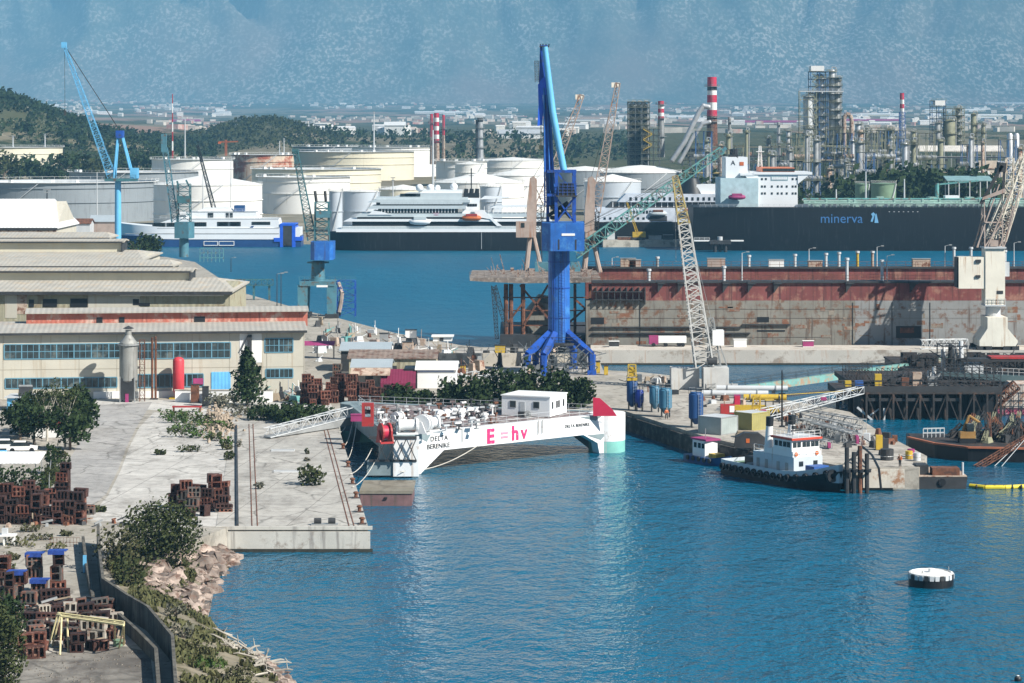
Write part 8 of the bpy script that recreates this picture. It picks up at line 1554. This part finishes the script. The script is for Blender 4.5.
for (u,v,w_,h_,m,lb) in ((500,357,2.0,2.3,'yellow','yellow bin by the foot of the blue crane'),(463,374,1.0,1.6,'yellow','yellow drum stand behind the white hall'),(598,373,.7,2.1,'yellow','yellow bollard post right of the blue crane'),(606,375,.7,1.7,'yellow','second yellow bollard post right of the blue crane'),(408,353,2.2,2.2,'rustlight','rusty bin at the far quay edge'),(411,338,2.4,1.7,'white','white small van-sized box on the far quay edge'),(384,341,1.8,1.6,'steel','grey cabinet pair on the far quay edge')):
    t = thing('bin', lb, 'bin', PG(u,v,G)); MB().box(-w_/2,w_/2,-.6,.6,.1,h_).build('body', M[m], t, False); k = MB(); k.box(-w_/2-.1,w_/2+.1,-.7,.7,h_,h_+.12); k.box(-w_/2,w_/2,-.6,.6,0,.1); k.build('lid', M['dark'], t, False)
t = thing('concrete_wall', 'long low white wall along the far quay left of the blue crane', 'wall', PG(500,366,G)); MB().box(-11.5,14,0,.5,0,2.4).build('wall', M['conc'], t, False); k = MB(); k.rail([V3((-11.5,.25,2.4)),V3((14,.25,2.4))],1.1,1.6,.04); k.build('railing', M['steel'], t, False)
t = thing('pipe_trench', 'long heap of grey pipes behind the bushes in front of the blue crane', 'pipe heap', PG(500,381,G)); k = MB()
for i in range(70): x = sq.uniform(-10,12); k.cyl((x,sq.uniform(-1,1),sq.uniform(.1,1.7)),(x+sq.uniform(-1.5,2.5),sq.uniform(-1,1),sq.uniform(.1,1.9)),.09,n=5)
each(k, 'pipe', M['lgrey'], t, False)
# lamp posts and pylons of the yard
for (u,vb,vt,lb) in ((277,322,274,'tall lamp post on the quay left of the teal portal crane'),(281,318,273,'second lamp post on the quay left of the teal portal crane'),(231,272,258,'short lamp post by the water behind the second hall')):
    b = PG(u,vb,G); t = thing('lamp_post', lb, 'lamp post', b); h = (vb-vt)*b.y/F; MB().cyl((0,0,0),(0,0,h),.14,.08,6).build('pole', M['dark'], t, False); k = MB(); k.bar((0,0,h),(1.2,0,h+.2),.07); k.cbox((1.2,0,h+.2),(.8,.3,.2)); k.build('lamp_head', M['steel'], t, False)
t = thing('conveyor_frame', 'teal lattice frame bridge at the water behind the second hall', 'frame', PG(250,300,G)); k = MB(); k.lattice((-4.5,0,4.6),(6,0,4.6),1.5,1.5,7,.12); k.build('beam', M['cranegreen'], t, False); k = [MB().box(x-.25,x+.25,-.4,.4,0,4).build('leg', M['cranegreen'], t, False) for x in (-4,1,5)]
# ---- plants
def bush(u, vb, vt, wpx, m, label, n=320, s=.28, zb=G, grp=None, lobes=4, name='bush', dens=None):
    b = P(u,vb,zb); h = (vb-vt)*b.y/F; w_ = wpx*b.y/F/2; t = thing(name, label, 'bush', b, group=grp); k = MB()
    for i in range(lobes): a = 6.283*i/lobes+R(-.5,.5); q = w_*.5 if lobes > 1 else 0; leaves(k, (q*math.cos(a), q*.7*math.sin(a), h*R(.36,.55)), (w_*R(.5,.7), w_*R(.45,.65), h*R(.4,.55)), n//lobes, s)
    k.build('foliage', LF[m], t, False); k = MB()
    for i in range(4): a = 6.283*i/4; k.cyl((0,0,-.2),(w_*.35*math.cos(a),w_*.35*math.sin(a),h*.55),.06,.03,5)
    k.build('stem', BARK, t, False); return t
gr = 'dark bushes along the shore behind the platform'
for i,(u,vb,vt,w_) in enumerate(((398,409,384,32),(421,411,388,28),(452,411,379,34),(473,412,374,36),(500,410,368,40),(529,408,363,44),(557,408,369,42),(578,408,377,30),(545,410,386,36),(514,410,384,34))): bush(u, vb, vt, w_, 'dark', 'dark green bush in the row along the shore behind the triangular platform', 1300, .34, grp=gr, lobes=4)
b = PG(247,406,G); t = thing('conifer', 'tall dark conifer standing before the factory corner', 'conifer', b); h = 57*b.y/F; k = MB()
for i in range(34):
    q = i/33; a = i*2.4; w_ = 3.5*(1-q)**.75*R(.75,1.15)+.35; leaves(k, (w_*.55*math.cos(a)*R(.6,1.2), w_*.55*math.sin(a), h*(.1+.87*q)), (w_*R(.4,.62), w_*R(.4,.6), h*R(.06,.1)), 90, .3)
k.build('crown', LF['dark'], t, False); k = MB(); k.cyl((0,0,-.3),(0,0,h*.9),.24,.05,7); k.build('trunk', BARK, t, False)
bush(288,421,402,38,'dark','dark bush between the conifer and the lattice gangway',620,.34,lobes=4); bush(221,408,394,34,'grey','blue-grey bush in the shade left of the conifer',420,.3); bush(262,415,403,34,'grey','thin grey shrub at the head of the pier',260,.26); bush(240,416,402,30,'grey','bare grey shrub under the conifer',220,.24)
bush(311,485,463,30,'olive','large round bush growing out of the pier deck',420,.24,zb=2.85,lobes=3); bush(260,489,481,16,'grey','small weed between the crane rails of the pier',110,.16,zb=2.85,lobes=1); bush(307,454,448,9,'olive','tiny weed on the pier above the round bush',70,.15,zb=2.85,lobes=1); bush(307,461,456,10,'grey','second tiny weed on the pier above the round bush',60,.15,zb=2.85,lobes=1); bush(239,447,440,12,'grey','small weed by the cable trunking on the pier',80,.16,zb=2.85,lobes=1)
bush(163,562,497,80,'olive','big spreading olive-green bush on the shore beside the apron',7500,.17,lobes=9,zb=2.4); bush(118,572,520,44,'scrub','pale scrub bush left of the big olive-green bush',900,.2,zb=2.6,lobes=4); bush(132,580,556,40,'scrub','low scrub bush below the big olive-green bush',700,.18,zb=2.5,lobes=4); bush(292,423,405,40,'dark','dark bush in the row between the conifer and the pier gangway',620,.3,lobes=4); bush(318,420,404,36,'dark','dark bush beside the far end of the pier gangway',560,.3,lobes=4); bush(264,420,405,36,'dark','dark low bush right under the conifer',560,.3,lobes=4); bush(128,586,552,34,'olive','dark scrub bush against the tall zigzag wall',520,.2,zb=2.6,lobes=3)
bush(182,640,622,26,'grey','grey shrub at the foot of the zigzag wall near the shore',260,.16,zb=2.2,lobes=2); bush(193,652,638,40,'grass','dry yellow shrub on the grassy slope',420,.15,zb=2.0,lobes=3); bush(205,672,655,46,'green','bright green shrub on the lower grassy slope',560,.15,zb=1.8,lobes=3); bush(235,684,664,40,'scrub','scrub shrub beside the driftwood',420,.15,zb=1.4,lobes=3); bush(176,615,602,24,'grey','grey shrub beside the bend of the zigzag wall',240,.15,zb=2.4,lobes=2)
gv = 'weeds on the waste ground'
for i,(u,vb,vt,w_,m) in enumerate(((172,418,408,30,'green'),(186,420,407,34,'green'),(196,423,411,30,'olive'),(208,431,419,34,'green'),(182,437,427,30,'olive'),(222,430,420,22,'olive'),(176,423,412,26,'green'),(190,428,416,32,'green'),(205,425,413,22,'olive'),(181,432,424,24,'green'),(199,438,428,28,'green'),(215,441,432,16,'olive'),(190,452,444,24,'olive'),(226,446,437,14,'green'),(229,460,450,10,'olive'),(227,450,443,10,'grass'),(160,455,449,10,'olive'),(100,512,505,12,'olive'),(60,457,449,14,'scrub'),(64,470,452,14,'olive'))): bush(u, vb, vt, w_, m, 'low green weed clump on the waste ground and yard edges', 170, .2, grp=gv, lobes=2, name='weed_clump')
for i,(u,vb,vt,w_,m) in enumerate(((20,546,536,34,'grass'),(42,540,532,24,'scrub'),(56,552,541,22,'grass'),(30,532,524,20,'scrub'),(66,536,530,12,'scrub'),(12,560,552,16,'scrub'),(6,575,560,16,'olive'))): bush(u, vb, vt, w_, m, 'dry scrub tuft on the gravel slope above the scrap yard', 150, .17, grp='scrub tufts on the gravel slope', lobes=2, name='scrub_tuft')
gm = MB(); gq = random.Random(2)
for i in range(9500):
    f = gq.uniform(.3,11); j = gq.uniform(.02,.62 if f < 5 else .74); p = bank_pt(f, j)
    if mnoise.noise(p*.35) < -.12: continue
    a = gq.uniform(0,6.28); h_ = gq.uniform(.18,.55); d = V3((math.cos(a),math.sin(a),0))*gq.uniform(.12,.3); l_ = V3((gq.uniform(-.2,.2),gq.uniform(-.2,.2),h_)); gm.add([p-d,p+d,p+d*.4+l_,p-d*.4+l_],[(0,1,2,3)])
tag(gm.build('grass', LF['grass']), 'dry grass covering the slope down to the shore', kind='stuff')
rm = MB()
for i in range(420): u = gq.gauss(218,9); v = gq.gauss(424,7); p = PG(u,v,G); r_ = gq.uniform(.1,.45); rm.cbox((p.x,p.y,G+r_*.4+max(0,(1-abs(u-218)/12))*gq.uniform(0,1.2)),(r_*1.3,r_,r_),gq.uniform(0,3),.7)
tag(rm.build('rubble', mat('rubble_stone', (.33,.265,.2), .9, var=.35, sc=.9)), 'heap of pale broken rubble on the waste ground', kind='stuff')
gn = MB()
for i in range(2000):
    u = gq.uniform(2,232); v = gq.choice((gq.uniform(524,556),gq.uniform(404,456),gq.uniform(640,683))); p = PG(u,v,G)
    if (v < 500 and not (150 < u < 232)) or (500 < v < 600 and u > 80) or (v > 600 and u > 150): continue
    if mnoise.noise(V3((p.x*.3,p.y*.3,4))) < -.05: continue
    r_ = gq.uniform(.04,.12); gn.cbox((p.x,p.y,G+r_*.3+.01),(r_*1.4,r_,r_*.8),gq.uniform(0,3),.7)
tag(gn.build('gravel', mat('gravel_stone', (.17,.15,.125), .9, var=.4, sc=.8)), 'loose stones and debris scattered over the waste ground', kind='stuff')
# trees on the left
def pale_tree(u, vb, vt, label, w_):
    b = PG(u,vb,G); h = (vb-vt)*b.y/F; t = thing('tree', label, 'tree', b, group='pale-limbed trees'); mb_ = mat('pale_bark', (.42,.39,.33), .9, var=.2, sc=2); k = MB(); k.cyl((0,0,-.2),(0,0,h*.3),.2,.16,7); tips = []
    for i in range(7): a = 6.283*i/7; e = V3((w_*.75*math.cos(a),w_*.5*math.sin(a),h*R(.62,.92))); m_ = V3((e.x*.35,e.y*.35,h*.5)); k.cyl((0,0,h*.28),m_,.12,.08,5); k.cyl(m_,e,.08,.03,5); tips.append(e); f = m_+V3((R(-1,1),-.6,h*.25)); k.cyl(m_,f,.05,.02,4); tips.append(f)
    k.build('trunk', mb_, t, False); c = MB()
    for e in tips: leaves(c, e, (w_*.38,w_*.38,h*.17), 46, .17)
    c.build('crown', LF['olive'], t, False)
pale_tree(47,441,380,'pale-limbed tree over the red canopy, left of its pair',2.4); pale_tree(65,449,382,'pale-limbed tree by the road, right of its pair',2.1)
gt = 'dark trees around the car park'
for (u,vb,vt,w_) in ((28,436,390,.5),(46,432,383,.46),(72,434,382,.46),(84,430,388,.44),(20,440,396,.6),(70,450,404,.6),(34,446,402,.6)): tree(u, vb, vt, P(u,vb,G).y, 'dark', 'dense dark tree behind the pale-limbed trees beside the road', wide=w_*.8, n=1100, s=.3, lobes=6, zb=G, group=gt)
bush(52,474,440,20,'dark','narrow dark hedge bush at the end of the white shelter',480,.24,lobes=3)
for (u,vb,vt,w_) in ((22,434,410,30),(36,431,410,30),(54,430,411,30),(72,430,410,30),(86,428,408,24)): bush(u, vb, vt, w_, 'dark', 'dark undergrowth bush below the trees beside the road', 620, .26, grp='undergrowth beside the road', lobes=4)
t = thing('hedge', 'dark hedge wall under the white sheet-roofed shelter', 'hedge', P(14,494,G)); k = MB()
for i in range(9): leaves(k, (-6+i*1.15, -1.2+R(-.2,.2), 1.6), (1.0,.8,1.9), 260, .2)
k.build('foliage', LF['dark'], t, False)
t = thing('hedge', 'green hedge along the fence from the shelter to the road', 'hedge', P(45,490,G)); k = MB()
for i in range(5): leaves(k, (R(-.4,.4), -1+i*1.6, 1.4), (.8,1.2,1.5), 150, .2)
k.build('foliage', LF['olive'], t, False)
k = MB(); pts = [P(52,468,G), P(50,482,G), P(49,496,G)]; k.rail(pts, 2.0, .8, .03); tag(k.build('fence', M['steel']), 'grey mesh fence between the hedge and the road', 'fence')
bush(2,690,600,44,'olive','tall leafy shrub at the lower left corner in front of the scrap yard',3800,.15,lobes=6); bush(10,640,592,34,'dark','dark shrub at the left edge beside the yellow trestle',1700,.16,lobes=5)
